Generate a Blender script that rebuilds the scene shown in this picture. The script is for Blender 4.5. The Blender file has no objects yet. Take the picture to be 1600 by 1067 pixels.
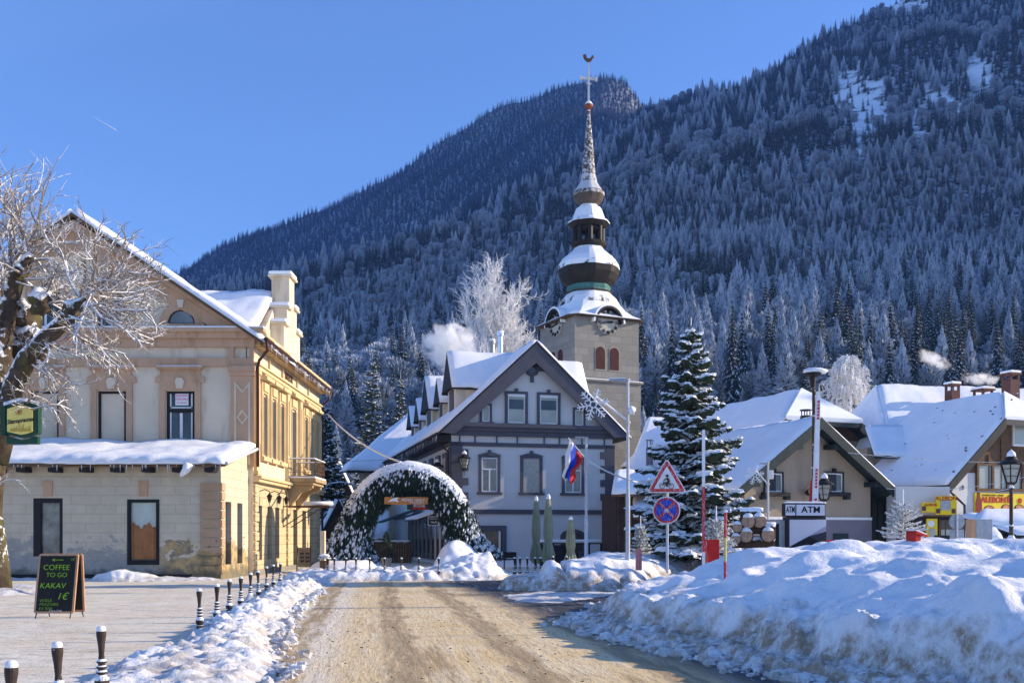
import bpy, bmesh, math, random
import numpy as np
from mathutils import Vector, Matrix, noise as mn
from math import sin, cos, pi, radians as R, sqrt, hypot, atan2, exp
S = bpy.context.scene
COL = S.collection
# ------------------------------------------------------------------ camera, sky, sun, exposure
FP, HX, HY, EYE = 1600.0, 800.0, 836.0, 1.7      # focal length in photo pixels, horizon, eye height
cam = bpy.data.objects.new('camera', bpy.data.cameras.new('camera'))
COL.objects.link(cam)
cam.location = (0, 0, EYE); cam.rotation_euler = (R(90), 0, 0)
cam.data.lens = 36; cam.data.sensor_width = 36
cam.data.shift_y = (HY - 533.5) / 1600
cam.data.clip_start = .1; cam.data.clip_end = 20000
S.camera = cam
SUN_EL, SUN_AZ = R(20), R(9)                     # azimuth: from +X turned towards +Y
sd = Vector((cos(SUN_EL)*cos(SUN_AZ), cos(SUN_EL)*sin(SUN_AZ), sin(SUN_EL)))
W = bpy.data.worlds.new('World'); S.world = W; W.use_nodes = True
wn = W.node_tree; bg = wn.nodes['Background']
sky = wn.nodes.new('ShaderNodeTexSky'); sky.sky_type = 'NISHITA'; sky.sun_disc = False
sky.sun_elevation = SUN_EL; sky.sun_rotation = R(90) - SUN_AZ
sky.altitude = 800; sky.air_density = 1.0; sky.dust_density = .15; sky.ozone_density = 5.0
tint = wn.nodes.new('ShaderNodeMix'); tint.data_type = 'RGBA'; tint.blend_type = 'MULTIPLY'; tint.inputs[0].default_value = 1
tint.inputs[7].default_value = (.93, .955, 1.12, 1)
wn.links.new(sky.outputs[0], tint.inputs[6]); wn.links.new(tint.outputs[2], bg.inputs[0]); bg.inputs[1].default_value = .114
sl = bpy.data.lights.new('sun', 'SUN'); sl.energy = 5.0; sl.angle = R(.5); sl.color = (1, .84, .62)
so = bpy.data.objects.new('sun', sl); COL.objects.link(so)
so.rotation_euler = sd.to_track_quat('Z', 'Y').to_euler(); so.location = sd*100
S.view_settings.view_transform = 'Standard'; S.view_settings.look = 'None'
S.view_settings.gamma = 1; S.view_settings.use_curve_mapping = False
S.view_settings.exposure = 1.1
S.cycles.max_bounces = 10; S.cycles.diffuse_bounces = 3; S.cycles.volume_bounces = 8
S.cycles.transparent_max_bounces = 8

# ------------------------------------------------------------------ helpers
def at(px, py, Y): return Vector(((px-HX)/FP*Y, Y, EYE + (HY-py)/FP*Y))
def gx(px, Y): return (px-HX)/FP*Y
def zz(py, Y): return EYE + (HY-py)/FP*Y
ORG = {}
def tag(o, label=None, cat=None, group=None, kind=None):
    if label: o['label'] = label
    if cat: o['category'] = cat
    if group: o['group'] = group
    if kind: o['kind'] = kind
    return o
def thing(name, loc, label, cat, group=None):
    o = bpy.data.objects.new(name, None); o.empty_display_size = .3
    COL.objects.link(o); o.location = loc
    ORG[o.name] = Vector(loc)
    return tag(o, label, cat, group)
def copy_tree(o, parent=None):
    c = o.copy(); COL.objects.link(c)
    if parent: c.parent = parent
    for ch in o.children: copy_tree(ch, c)
    return c
class Fr:                                    # local frame on the ground: s right, t back, z up
    def __init__(s, x, y, deg=0, z=0):
        a = R(deg); s.o = (x, y, z); s.u = (cos(a), sin(a)); s.v = (-sin(a), cos(a)); s.a = a
    def p(s, a, b, z): return Vector((s.o[0]+s.u[0]*a+s.v[0]*b, s.o[1]+s.u[1]*a+s.v[1]*b, s.o[2]+z))
    def s_at(s, px, t=0):                    # where a sight line crosses the wall plane t
        k = (px-HX)/FP; x, y = s.o[0]+s.v[0]*t, s.o[1]+s.v[1]*t
        return (k*y - x)/(s.u[0]-k*s.u[1])
    def z_at(s, py, sv, t=0): return EYE + (HY-py)/FP*s.p(sv, t, 0).y
I0 = Fr(0, 0)
class MB:
    def __init__(s): s.v = []; s.f = []; s.m = []; s.mi = 0
    def add(s, vs, fs):
        n = len(s.v); s.v += [tuple(v) for v in vs]; s.f += [tuple(i+n for i in f) for f in fs]; s.m += [s.mi]*len(fs)
    def box(s, s0, s1, t0, t1, z0, z1, fr=I0):
        if s0 > s1: s0, s1 = s1, s0
        if t0 > t1: t0, t1 = t1, t0
        c = [fr.p(a, b, z) for z in (z0, z1) for (a, b) in ((s0, t0), (s1, t0), (s1, t1), (s0, t1))]
        s.add(c, [(0, 3, 2, 1), (4, 5, 6, 7), (0, 1, 5, 4), (1, 2, 6, 5), (2, 3, 7, 6), (3, 0, 4, 7)]); return s
    def prism(s, poly, t0, t1, fr=I0):       # poly in (s,z), counter-clockwise seen from the front (t0 side)
        n = len(poly)
        s.add([fr.p(a, t0, z) for a, z in poly]+[fr.p(a, t1, z) for a, z in poly],
              [tuple(range(n)), tuple(range(2*n-1, n-1, -1))]+[(i, i+n, (i+1) % n+n, (i+1) % n) for i in range(n)]); return s
    def hull(s, pts, off):                   # flat polygon (3d points) thickened by an offset vector
        n = len(pts); off = Vector(off)
        s.add([Vector(p) for p in pts]+[Vector(p)+off for p in pts],
              [tuple(range(n-1, -1, -1)), tuple(range(n, 2*n))]+[(i, (i+1) % n, (i+1) % n+n, i+n) for i in range(n)]); return s
    def tube(s, pts, rad, n=8, cap=True):
        pts = [Vector(p) for p in pts]
        if not hasattr(rad, '__len__'): rad = [rad]*len(pts)
        vs = []; up = None
        for i, p in enumerate(pts):
            d = (pts[min(i+1, len(pts)-1)]-pts[max(i-1, 0)])
            if d.length < 1e-9: d = Vector((0, 0, 1))
            d.normalize()
            if up is None: up = d.orthogonal().normalized()
            else:
                up = up - d*up.dot(d)
                up = up.normalized() if up.length > 1e-5 else d.orthogonal().normalized()
            w = d.cross(up)
            for k in range(n):
                a = 2*pi*k/n; vs.append(p + (up*cos(a)+w*sin(a))*rad[i])
        fs = [(i*n+k, i*n+(k+1) % n, (i+1)*n+(k+1) % n, (i+1)*n+k) for i in range(len(pts)-1) for k in range(n)]
        if cap: fs += [tuple(range(n-1, -1, -1)), tuple((len(pts)-1)*n+k for k in range(n))]
        s.add(vs, fs); return s
    def lathe(s, prof, c, n=16, rot=0, cap=True):   # prof [(r,z)]
        vs = [(c[0]+r*cos(rot+2*pi*k/n), c[1]+r*sin(rot+2*pi*k/n), c[2]+z) for r, z in prof for k in range(n)]
        m = len(prof)
        fs = [(i*n+k, i*n+(k+1) % n, (i+1)*n+(k+1) % n, (i+1)*n+k) for i in range(m-1) for k in range(n)]
        if cap: fs += [tuple(range(n-1, -1, -1)), tuple((m-1)*n+k for k in range(n))]
        s.add(vs, fs); return s
    def disc(s, c, r, ax_u, ax_v, th, n=24):   # flat disc facing ax_u x ax_v
        c = Vector(c); u = Vector(ax_u); v = Vector(ax_v); w = u.cross(v).normalized()
        s.hull([c+u*(r*cos(2*pi*k/n))+v*(r*sin(2*pi*k/n)) for k in range(n)], w*th); return s
    def blob(s, c, rx, ry, rz, n=10, m=6, amp=.15, seed=0):
        vs = []; sdv = Vector((seed*7.3, seed*3.1, seed))
        for i in range(m+1):
            th = pi*i/m
            for k in range(n):
                a = 2*pi*k/n; d = Vector((sin(th)*cos(a), sin(th)*sin(a), cos(th)))
                f = 1+amp*mn.noise(d*1.7+sdv)*2
                vs.append((c[0]+d.x*rx*f, c[1]+d.y*ry*f, c[2]+d.z*rz*f))
        s.add(vs, [(i*n+k, (i+1)*n+k, (i+1)*n+(k+1) % n, i*n+(k+1) % n) for i in range(m) for k in range(n)]); return s
    def build(s, name, mat, parent=None, loc=None, smooth=False, bevel=0, kind=None):
        me = bpy.data.meshes.new(name)
        if parent is not None: o0 = ORG[parent.name]
        elif loc is not None: o0 = Vector(loc)
        else: o0 = Vector((0, 0, 0))
        me.from_pydata([(v[0]-o0.x, v[1]-o0.y, v[2]-o0.z) for v in s.v], [], s.f)
        for m in (mat if isinstance(mat, (list, tuple)) else [mat]): me.materials.append(m)
        if len(me.materials) > 1: me.polygons.foreach_set('material_index', s.m)
        if smooth: me.polygons.foreach_set('use_smooth', [True]*len(me.polygons))
        me.update()
        o = bpy.data.objects.new(name, me); COL.objects.link(o)
        ORG[o.name] = o0
        if parent is not None: o.parent = parent
        else: o.location = o0
        if bevel:
            b = o.modifiers.new('bevel', 'BEVEL'); b.width = bevel; b.segments = 2; b.limit_method = 'ANGLE'
        if kind: o['kind'] = kind
        return o
def text_part(txt, size, org, u, up, mat, parent, name='lettering', th=.01, align='CENTER', shear=0, sx=1, bold=0):
    cu = bpy.data.curves.new('t', 'FONT'); cu.body = txt; cu.size = size; cu.align_x = align; cu.align_y = 'CENTER'
    cu.extrude = th/2; cu.shear = shear; cu.offset = bold
    o = bpy.data.objects.new('t', cu); COL.objects.link(o)
    dg = bpy.context.evaluated_depsgraph_get(); dg.update()
    me = bpy.data.meshes.new_from_object(o.evaluated_get(dg)); bpy.data.objects.remove(o); bpy.data.curves.remove(cu)
    u = Vector(u).normalized(); up = Vector(up).normalized(); w = u.cross(up)
    org = Vector(org); m = MB()
    m.add([org+u*v.co.x*sx+up*v.co.y+w*v.co.z for v in me.vertices], [tuple(p.vertices) for p in me.polygons])
    bpy.data.meshes.remove(me)
    return m.build(name, mat, parent)
def fbm(p, o=3, h=.5):
    a = 1; s = 0; p = Vector(p)
    for i in range(o): s += a*mn.noise(p); a *= h; p = p*2.03
    return s
def smooth(a, b, x):
    t = max(0, min(1, (x-a)/(b-a))); return t*t*(3-2*t)
# ------------------------------------------------------------------ materials
def newmat(name):
    m = bpy.data.materials.new(name); m.use_nodes = True
    nt = m.node_tree; return m, nt, nt.nodes['Principled BSDF']
def nd(nt, t, **k):
    n = nt.nodes.new(t)
    for a, b in k.items(): setattr(n, a, b)
    return n
def noise_n(nt, scale, detail=4, rough=.55, vec=None, dist=0):
    n = nd(nt, 'ShaderNodeTexNoise'); n.inputs['Scale'].default_value = scale; n.inputs['Detail'].default_value = detail
    n.inputs['Roughness'].default_value = rough; n.inputs['Distortion'].default_value = dist
    if vec: nt.links.new(vec, n.inputs['Vector'])
    return n.outputs['Fac']
def ramp(nt, fac, stops):
    r = nd(nt, 'ShaderNodeValToRGB'); e = r.color_ramp.elements
    while len(e) < len(stops): e.new(.5)
    for el, (p, c) in zip(e, stops):
        el.position = p; el.color = (c, c, c, 1) if not hasattr(c, '__len__') else (*c, 1)
    nt.links.new(fac, r.inputs[0]); return r.outputs[0]
def mix(nt, fac, a, b, mode='MIX'):
    m = nd(nt, 'ShaderNodeMix', data_type='RGBA', blend_type=mode)
    for sock, v in ((m.inputs[0], fac), (m.inputs[6], a), (m.inputs[7], b)):
        if hasattr(v, 'is_output') or isinstance(v, bpy.types.NodeSocket): nt.links.new(v, sock)
        elif hasattr(v, '__len__'): sock.default_value = (*v, 1) if len(v) == 3 else v
        else: sock.default_value = v
    return m.outputs[2]
def mathn(nt, op, a, b=None, clamp=False):
    m = nd(nt, 'ShaderNodeMath', operation=op, use_clamp=clamp)
    for i, v in ((0, a), (1, b)):
        if v is None: continue
        if isinstance(v, bpy.types.NodeSocket): nt.links.new(v, m.inputs[i])
        else: m.inputs[i].default_value = v
    return m.outputs[0]
def wpos(nt): return nd(nt, 'ShaderNodeNewGeometry').outputs['Position']
def nrmz(nt):
    s = nd(nt, 'ShaderNodeSeparateXYZ'); nt.links.new(nd(nt, 'ShaderNodeNewGeometry').outputs['Normal'], s.inputs[0]); return s.outputs[2]
def mapping(nt, vec, sc):
    m = nd(nt, 'ShaderNodeMapping'); m.inputs['Scale'].default_value = sc; nt.links.new(vec, m.inputs[0]); return m.outputs[0]
def bump(nt, bs, h, st, dist=.02):
    b = nd(nt, 'ShaderNodeBump'); b.inputs['Strength'].default_value = min(1, st); b.inputs['Distance'].default_value = dist
    nt.links.new(h, b.inputs['Height']); nt.links.new(b.outputs[0], bs.inputs['Normal'])
SNOWC = (.84, .845, .86)
def pm(name, col, rough=.75, var=.18, scale=2.5, bst=.3, bsc=25, metal=0, snow=0, snoise=6, sth=.35, spec=.2, stains=None):
    m, nt, bs = newmat(name); P = wpos(nt)
    a = noise_n(nt, scale, 5, .6, P)
    d = tuple(c*(1-var) for c in col); l = tuple(min(1, c*(1+var)) for c in col)
    c = ramp(nt, a, [(.3, d), (.7, l)])
    if stains:
        sm = mapping(nt, P, (1, 1, .25)); f = ramp(nt, noise_n(nt, stains[1], 6, .65, sm), [(.52, 0), (.66, 1)])
        c = mix(nt, f, c, stains[0])
    rg = rough
    if snow:                                   # snow lying on the faces that look up
        z = nrmz(nt); n2 = noise_n(nt, snoise, 4, .6, P)
        f = mathn(nt, 'ADD', z, mathn(nt, 'MULTIPLY', mathn(nt, 'SUBTRACT', n2, .5), 1.2))
        f = ramp(nt, f, [(max(0, sth-.06), 0), (min(1, sth+.06), 1)])
        f = mathn(nt, 'MULTIPLY', f, snow)
        c = mix(nt, f, c, SNOWC)
    nt.links.new(c, bs.inputs['Base Color'])
    bs.inputs['Roughness'].default_value = rg; bs.inputs['Metallic'].default_value = metal
    bs.inputs['Specular IOR Level'].default_value = spec
    if bst: bump(nt, bs, noise_n(nt, bsc, 4, .6, P), bst)
    return m
def snow_mat(name, dirt=0, dz0=.05, dz1=.8, bst=.5, bsc=9):
    m, nt, bs = newmat(name); P = wpos(nt)
    c = ramp(nt, noise_n(nt, 1.3, 4, .6, P), [(.3, (.80, .81, .83)), (.7, (.88, .88, .89))])
    if dirt:                                   # road grit thrown up on the lower part of the ploughed bank
        sp = nd(nt, 'ShaderNodeSeparateXYZ'); nt.links.new(P, sp.inputs[0])
        z = sp.outputs[2]
        n = noise_n(nt, 1.6, 6, .68, P)
        h = mathn(nt, 'MULTIPLY', mathn(nt, 'ADD', z, mathn(nt, 'MULTIPLY', mathn(nt, 'SUBTRACT', n, .5), 2.6)), .5)
        f = ramp(nt, h, [(dz0, 1), (min(1, dz1), 0)])
        n2 = ramp(nt, noise_n(nt, 4, 6, .75, P), [(.36, .1), (.56, 1)])
        f = mathn(nt, 'MULTIPLY', mathn(nt, 'MULTIPLY', f, n2), dirt)
        c = mix(nt, f, c, (.29, .20, .11))
    nt.links.new(c, bs.inputs['Base Color']); bs.inputs['Roughness'].default_value = .7
    bs.inputs['Specular IOR Level'].default_value = .3
    n1 = mathn(nt, 'ADD', noise_n(nt, bsc, 6, .62, P), mathn(nt, 'MULTIPLY', noise_n(nt, bsc*3.7, 4, .7, P), .45))
    bump(nt, bs, n1, bst, .06)
    return m
M = {}
M['snow'] = snow_mat('snow', bst=.35)
M['frost'] = pm('hoar_frost', (.76, .76, .77), .8, .08, 5, .2, 40)
M['bank'] = snow_mat('ploughed_snow', .9, .14, .40, .7, 9)
M['berm'] = snow_mat('kerb_snow', .6, .0, .22, .7, 14)
M['needles'] = pm('spruce_needles', (.036, .055, .034), .8, .4, 3, 0)
M['needles_far'] = pm('forest_needles', (.020, .032, .032), .9, .5, .02, 0)
M['frost_far'] = pm('frosted_twigs', (.40, .45, .54), .9, .25, .03, 0)  # white frost, tinted blue to carry the sky-lit shade in its colour
M['frost_light'] = pm('frosted_crowns', (.46, .51, .60), .9, .2, .03, 0)  # blue of the shaded slope mixed into this frost colour too
M['bark'] = pm('bark_with_snow', (.07, .052, .036), .9, .5, 4, .9, 18, snow=1, snoise=5, sth=.20, stains=((.10, .10, .03), 2))
M['twig'] = pm('frosted_bark', (.24, .20, .17), .9, .4, 6, .3, 30, snow=1, snoise=14, sth=.12)
M['cream'] = pm('cream_render', (.68, .57, .42), .85, .08, .9, .2, 30, stains=((.50, .41, .27), 1.4))
M['terra'] = pm('terracotta_trim', (.54, .34, .21), .85, .1, 1.1, .2, 30, stains=((.40, .26, .14), 2))
M['white'] = pm('white_paint', (.72, .72, .70), .5, .05, 4, .05, 60)
M['rwall'] = pm('pale_render', (.60, .59, .57), .85, .05, .8, .12, 35)
M['grey'] = pm('dark_grey_trim', (.092, .088, .105), .7, .12, 2, .1, 30)
M['dark'] = pm('dark_wood', (.022, .018, .018), .6, .2, 4, .1, 20)
M['soffit'] = pm('charcoal_timber', (.03, .027, .03), .7, .2, 3, .2, 20)
M['stone'] = None
M['iron'] = pm('painted_iron', (.03, .024, .02), .5, .3, 8, .2, 30, metal=.3)
M['ironsnow'] = pm('iron_with_snow', (.045, .033, .026), .6, .3, 8, .3, 30, snow=1, snoise=22, sth=.28)
M['steel'] = pm('galvanised_steel', (.36, .37, .38), .5, .15, 6, .15, 60, metal=.5)
M['frsteel'] = pm('frosted_steel', (.50, .51, .54), .7, .25, 18, .5, 60)
M['inox'] = pm('stainless_flue', (.62, .62, .62), .25, .08, 3, .05, 20, metal=1)
M['timber'] = pm('brown_timber', (.13, .075, .04), .8, .3, 3, .4, 14)
M['beige'] = pm('beige_render', (.36, .285, .20), .85, .08, .8, .15, 30, stains=((.30, .235, .165), 1.2))
M['plinth'] = pm('grey_violet_plinth', (.19, .17, .19), .85, .1, 1, .15, 30)
M['green'] = pm('dark_green_boards', (.022, .034, .036), .6, .2, 3, .1, 15)
M['red'] = pm('red_paint', (.48, .02, .015), .45, .12, 6, .05, 40)
M['yellow'] = pm('yellow_panel', (.78, .56, .02), .5, .05, 3, .03, 40)
M['blue'] = pm('blue_paint', (.03, .06, .42), .45, .1, 6, .05, 40)
M['signred'] = pm('frosted_red_paint', (.50, .03, .03), .5, .12, 12, .1, 40, stains=((.62, .52, .55), 45))
M['signwhite'] = pm('sign_white', (.74, .72, .70), .5, .06, 12, .05, 40)
M['signblue'] = pm('frosted_blue_paint', (.02, .05, .42), .5, .12, 12, .1, 40, stains=((.30, .36, .62), 50))
M['black'] = pm('black_paint', (.012, .012, .012), .5, .1, 5, .03, 40)
M['panel'] = pm('charcoal_panel', (.035, .035, .045), .5, .1, 5, .03, 40)
M['curtain'] = pm('net_curtain', (.42, .40, .34), .9, .15, 6, .1, 30)
M['parasol'] = pm('olive_canvas', (.27, .29, .20), .9, .15, 3, .3, 14)
M['copper'] = pm('verdigris_copper', (.06, .16, .14), .6, .25, 2, .1, 12)
M['chalkboard'] = pm('chalkboard', (.018, .016, .014), .6, .2, 6, .03, 30)
M['chalk'] = pm('green_chalk', (.34, .62, .03), .9, .25, 30, 0)
M['wood'] = pm('varnished_frame', (.48, .27, .15), .5, .12, 6, .1, 30)
M['orange'] = pm('carved_plank', (.46, .19, .05), .6, .2, 4, .2, 20)
M['logend'] = pm('sawn_log_end', (.40, .25, .16), .8, .35, 12, .3, 40)
M['logbark'] = pm('log_bark', (.07, .042, .028), .9, .4, 6, .6, 20, snow=1, snoise=8, sth=.45)
M['purple'] = pm('violet_banner', (.12, .05, .28), .7, .1, 3, 0)
M['sgreen'] = pm('bottle_green', (.015, .06, .035), .45, .2, 5, .05, 30, snow=1, snoise=20, sth=.8)
M['beer'] = pm('yellow_sign_face', (.80, .66, .18), .5, .1, 8, 0)
M['brickred'] = pm('red_brick', (.115, .055, .045), .85, .3, 8, .3, 20, snow=1, snoise=6, sth=.6)
M['brass'] = pm('brown_drainpipe', (.075, .032, .022), .45, .2, 5, .05, 30, metal=.3)
def glass_mat(name, col=(.03, .035, .045), rough=.06, var=.6):
    m, nt, bs = newmat(name); P = wpos(nt)
    c = ramp(nt, noise_n(nt, 1.2, 4, .6, P), [(.35, tuple(v*(1-var) for v in col)), (.7, tuple(v*(1+var) for v in col))])
    nt.links.new(c, bs.inputs['Base Color']); bs.inputs['Roughness'].default_value = rough
    bs.inputs['Specular IOR Level'].default_value = .6
    return m
M['glass'] = glass_mat('window_glass')
M['glassl'] = glass_mat('pale_blind_glass', (.34, .35, .30), .15, .12)
def block_mat(name, c1, c2, mortar, bw, bh, spec=0, peel=None, rot=False, msize=.012, snow=0):
    m, nt, bs = newmat(name); P = wpos(nt)
    sp = nd(nt, 'ShaderNodeSeparateXYZ'); nt.links.new(P, sp.inputs[0])
    cb = nd(nt, 'ShaderNodeCombineXYZ')
    nt.links.new(mathn(nt, 'ADD', sp.outputs[0], sp.outputs[1]), cb.inputs[0]); nt.links.new(sp.outputs[2], cb.inputs[1])
    b = nd(nt, 'ShaderNodeTexBrick'); nt.links.new(cb.outputs[0], b.inputs[0])
    b.inputs['Color1'].default_value = (*c1, 1); b.inputs['Color2'].default_value = (*c2, 1); b.inputs['Mortar'].default_value = (*mortar, 1)
    b.inputs['Scale'].default_value = 1; b.inputs['Brick Width'].default_value = bw; b.inputs['Row Height'].default_value = bh
    b.inputs['Mortar Size'].default_value = msize; b.inputs['Mortar Smooth'].default_value = .3
    n = noise_n(nt, 2, 6, .65, P)
    c = mix(nt, ramp(nt, n, [(.3, .0), (.75, .55)]), b.outputs[0], tuple(x*.6 for x in c1))
    if peel:                                     # plaster lost above the ground
        h = mathn(nt, 'ADD', sp.outputs[2], mathn(nt, 'MULTIPLY', mathn(nt, 'SUBTRACT', noise_n(nt, .9, 6, .75, mapping(nt, P, (1, 1, 1.6)), .4), .5), 4.2))
        f = ramp(nt, mathn(nt, 'MULTIPLY', h, .3), [(.36, 1), (.375, 0)])
        g = ramp(nt, noise_n(nt, 4, 5, .6, P), [(.35, peel[0]), (.65, peel[1])])
        hx = ramp(nt, mathn(nt, 'ADD', mathn(nt, 'MULTIPLY', sp.outputs[0], .2), 3.2), [(.42, 0), (.55, 1)])
        g = mix(nt, hx, g, mix(nt, ramp(nt, noise_n(nt, 3, 5, .6, P), [(.4, 0), (.6, 1)]), (.46, .30, .11), (.13, .11, .07)))
        c = mix(nt, mathn(nt, 'MULTIPLY', f, .85), c, g)
        lo = ramp(nt, mathn(nt, 'ADD', sp.outputs[2], mathn(nt, 'MULTIPLY', noise_n(nt, 2, 5, .7, P), .8)), [(.62, 1), (.85, 0)])
        c = mix(nt, mathn(nt, 'MULTIPLY', lo, .75), c, (.10, .095, .06))
    nt.links.new(c, bs.inputs['Base Color']); bs.inputs['Roughness'].default_value = .88
    bump(nt, bs, mathn(nt, 'ADD', mathn(nt, 'MULTIPLY', b.outputs[1], -1.2), n), .35, .03)
    return m
M['wing'] = block_mat('block_render', (.63, .54, .40), (.60, .51, .375), (.50, .43, .31), 1.15, .36, peel=((.27, .25, .24), (.36, .33, .29)), msize=.02)
M['ashlar'] = block_mat('ashlar_render', (.62, .50, .30), (.57, .45, .26), (.33, .25, .14), 1.1, .42, msize=.02)
M['stone'] = block_mat('tower_stone', (.27, .255, .225), (.20, .19, .17), (.15, .14, .125), 1.3, .55, msize=.02)
def roof_snow_copper(name, base, th, ns, amp):
    return pm(name, base, .6, .35, 1.2, .3, 8, metal=.1, snow=1, snoise=ns, sth=th)
M['towerroof'] = roof_snow_copper('shingles_with_snow', (.022, .018, .014), .12, 1.1, 1)
# ------------------------------------------------------------------ ground, road, hills
def ground_mat(name, base, light, streaks=False):
    m, nt, bs = newmat(name); P = wpos(nt)
    sp = nd(nt, 'ShaderNodeSeparateXYZ'); nt.links.new(P, sp.inputs[0])
    n1 = noise_n(nt, .6, 6, .65, P); n2 = noise_n(nt, 9, 6, .75, P); n3 = noise_n(nt, 38, 4, .8, P)
    c = mix(nt, ramp(nt, n1, [(.32, 0), (.62, 1)]), base, light)
    c = mix(nt, ramp(nt, n2, [(.36, .6), (.48, 0)]), c, tuple(x*.70 for x in base))
    if streaks:
        # tyre tracks follow the lane, which leans left as it goes away
        cb = nd(nt, 'ShaderNodeCombineXYZ')
        y = sp.outputs[1]
        lane = mathn(nt, 'ADD', sp.outputs[0], mathn(nt, 'MULTIPLY', y, .135))
        nt.links.new(lane, cb.inputs[0]); nt.links.new(mathn(nt, 'MULTIPLY', y, .09), cb.inputs[1])
        t1 = noise_n(nt, 1.3, 7, .72, cb.outputs[0], .15)
        c = mix(nt, ramp(nt, t1, [(.36, .85), (.46, 0)]), c, (.36, .235, .095))
        t2 = noise_n(nt, 5, 6, .7, cb.outputs[0])
        c = mix(nt, ramp(nt, t2, [(.52, 0), (.66, .6)]), c, (.84, .74, .56))
        lw_ = mathn(nt, 'ADD', mathn(nt, 'MULTIPLY', mathn(nt, 'ADD', lane, mathn(nt, 'MULTIPLY', mathn(nt, 'SUBTRACT', n1, .5), 1.2)), .2), .5)
        c = mix(nt, ramp(nt, lw_, [(.34, .75), (.43, 0)]), c, (.86, .79, .66))
        t3 = noise_n(nt, 22, 5, .75, cb.outputs[0])
        c = mix(nt, ramp(nt, t3, [(.38, .75), (.47, 0)]), c, (.40, .26, .11))
        wv = mathn(nt, 'ADD', mathn(nt, 'MULTIPLY', lane, 1.0), mathn(nt, 'MULTIPLY', mathn(nt, 'SUBTRACT', n1, .5), .7))
        rut = mathn(nt, 'SINE', mathn(nt, 'MULTIPLY', wv, 3.9))
        c = mix(nt, mathn(nt, 'MULTIPLY', ramp(nt, rut, [(.35, 0), (.75, .95)]), ramp(nt, t2, [(.36, .2), (.56, 1)])), c, (.36, .25, .12))
        c = mix(nt, ramp(nt, n3, [(.34, .75), (.43, 0)]), c, (.30, .22, .12))
        c = mix(nt, ramp(nt, n3, [(.56, 0), (.66, .8)]), c, (.86, .80, .68))
        wet = noise_n(nt, .42, 5, .6, mapping(nt, P, (1, .55, 1)))
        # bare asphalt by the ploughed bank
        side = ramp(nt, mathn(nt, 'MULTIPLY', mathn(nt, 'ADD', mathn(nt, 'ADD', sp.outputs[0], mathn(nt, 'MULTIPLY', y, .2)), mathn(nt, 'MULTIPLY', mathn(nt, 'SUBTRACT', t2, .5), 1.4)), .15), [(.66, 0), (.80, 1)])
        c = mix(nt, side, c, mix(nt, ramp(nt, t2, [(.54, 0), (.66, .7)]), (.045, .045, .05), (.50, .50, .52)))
        c = mix(nt, ramp(nt, wet, [(.60, 0), (.68, .8)]), c, (.10, .085, .065))
        rg = ramp(nt, mathn(nt, 'MULTIPLY', n2, 1), [(.35, .45), (.6, .8)])
        nt.links.new(rg, bs.inputs['Roughness'])
        hh = mathn(nt, 'ADD', mathn(nt, 'MULTIPLY', t2, 1.5), mathn(nt, 'ADD', n2, mathn(nt, 'MULTIPLY', n3, .5)))
        bump(nt, bs, hh, .9, .035)
    else:
        # scraped ice: fine ridges across the square and thin cracks
        rd = noise_n(nt, 1, 7, .7, mapping(nt, P, (1.2, 5, 1)), .3)
        c = mix(nt, ramp(nt, rd, [(.36, .7), (.46, 0)]), c, (.40, .34, .26))
        c = mix(nt, ramp(nt, n3, [(.34, .7), (.45, 0)]), c, (.42, .36, .28))
        crk = noise_n(nt, 1, 4, .6, mapping(nt, P, (.35, 3.2, 1)), .2)
        c = mix(nt, ramp(nt, crk, [(.488, 0), (.496, .75), (.504, .75), (.512, 0)]), c, (.22, .19, .16))
        bs.inputs['Roughness'].default_value = .6
        bump(nt, bs, mathn(nt, 'ADD', mathn(nt, 'MULTIPLY', rd, 1.5), mathn(nt, 'ADD', n2, mathn(nt, 'MULTIPLY', n3, .4))), .8, .04)
    nt.links.new(c, bs.inputs['Base Color']); bs.inputs['Specular IOR Level'].default_value = .35
    return m
M['plaza'] = ground_mat('trodden_ice', (.82, .70, .51), (.90, .83, .69))
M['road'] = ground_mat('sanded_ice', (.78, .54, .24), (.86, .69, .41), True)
def sheet(name, poly, z, mat):
    m = MB(); m.add([(x, y, z) for x, y in poly], [tuple(range(len(poly)))])
    o = m.build(name, mat); o['kind'] = 'structure'; return o
sheet('ground', [(-2500, -300), (3000, -300), (3000, 112), (-2500, 112)], 0, M['plaza'])
sheet('road', [(-2.0, -8), (-2.2, 6), (-2.8, 11.8), (-3.9, 16.6), (-5.1, 23.9), (-6.1, 33), (-6.9, 39.3), (3, 40), (60, 44), (60, -8)], .005, M['road'])

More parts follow.
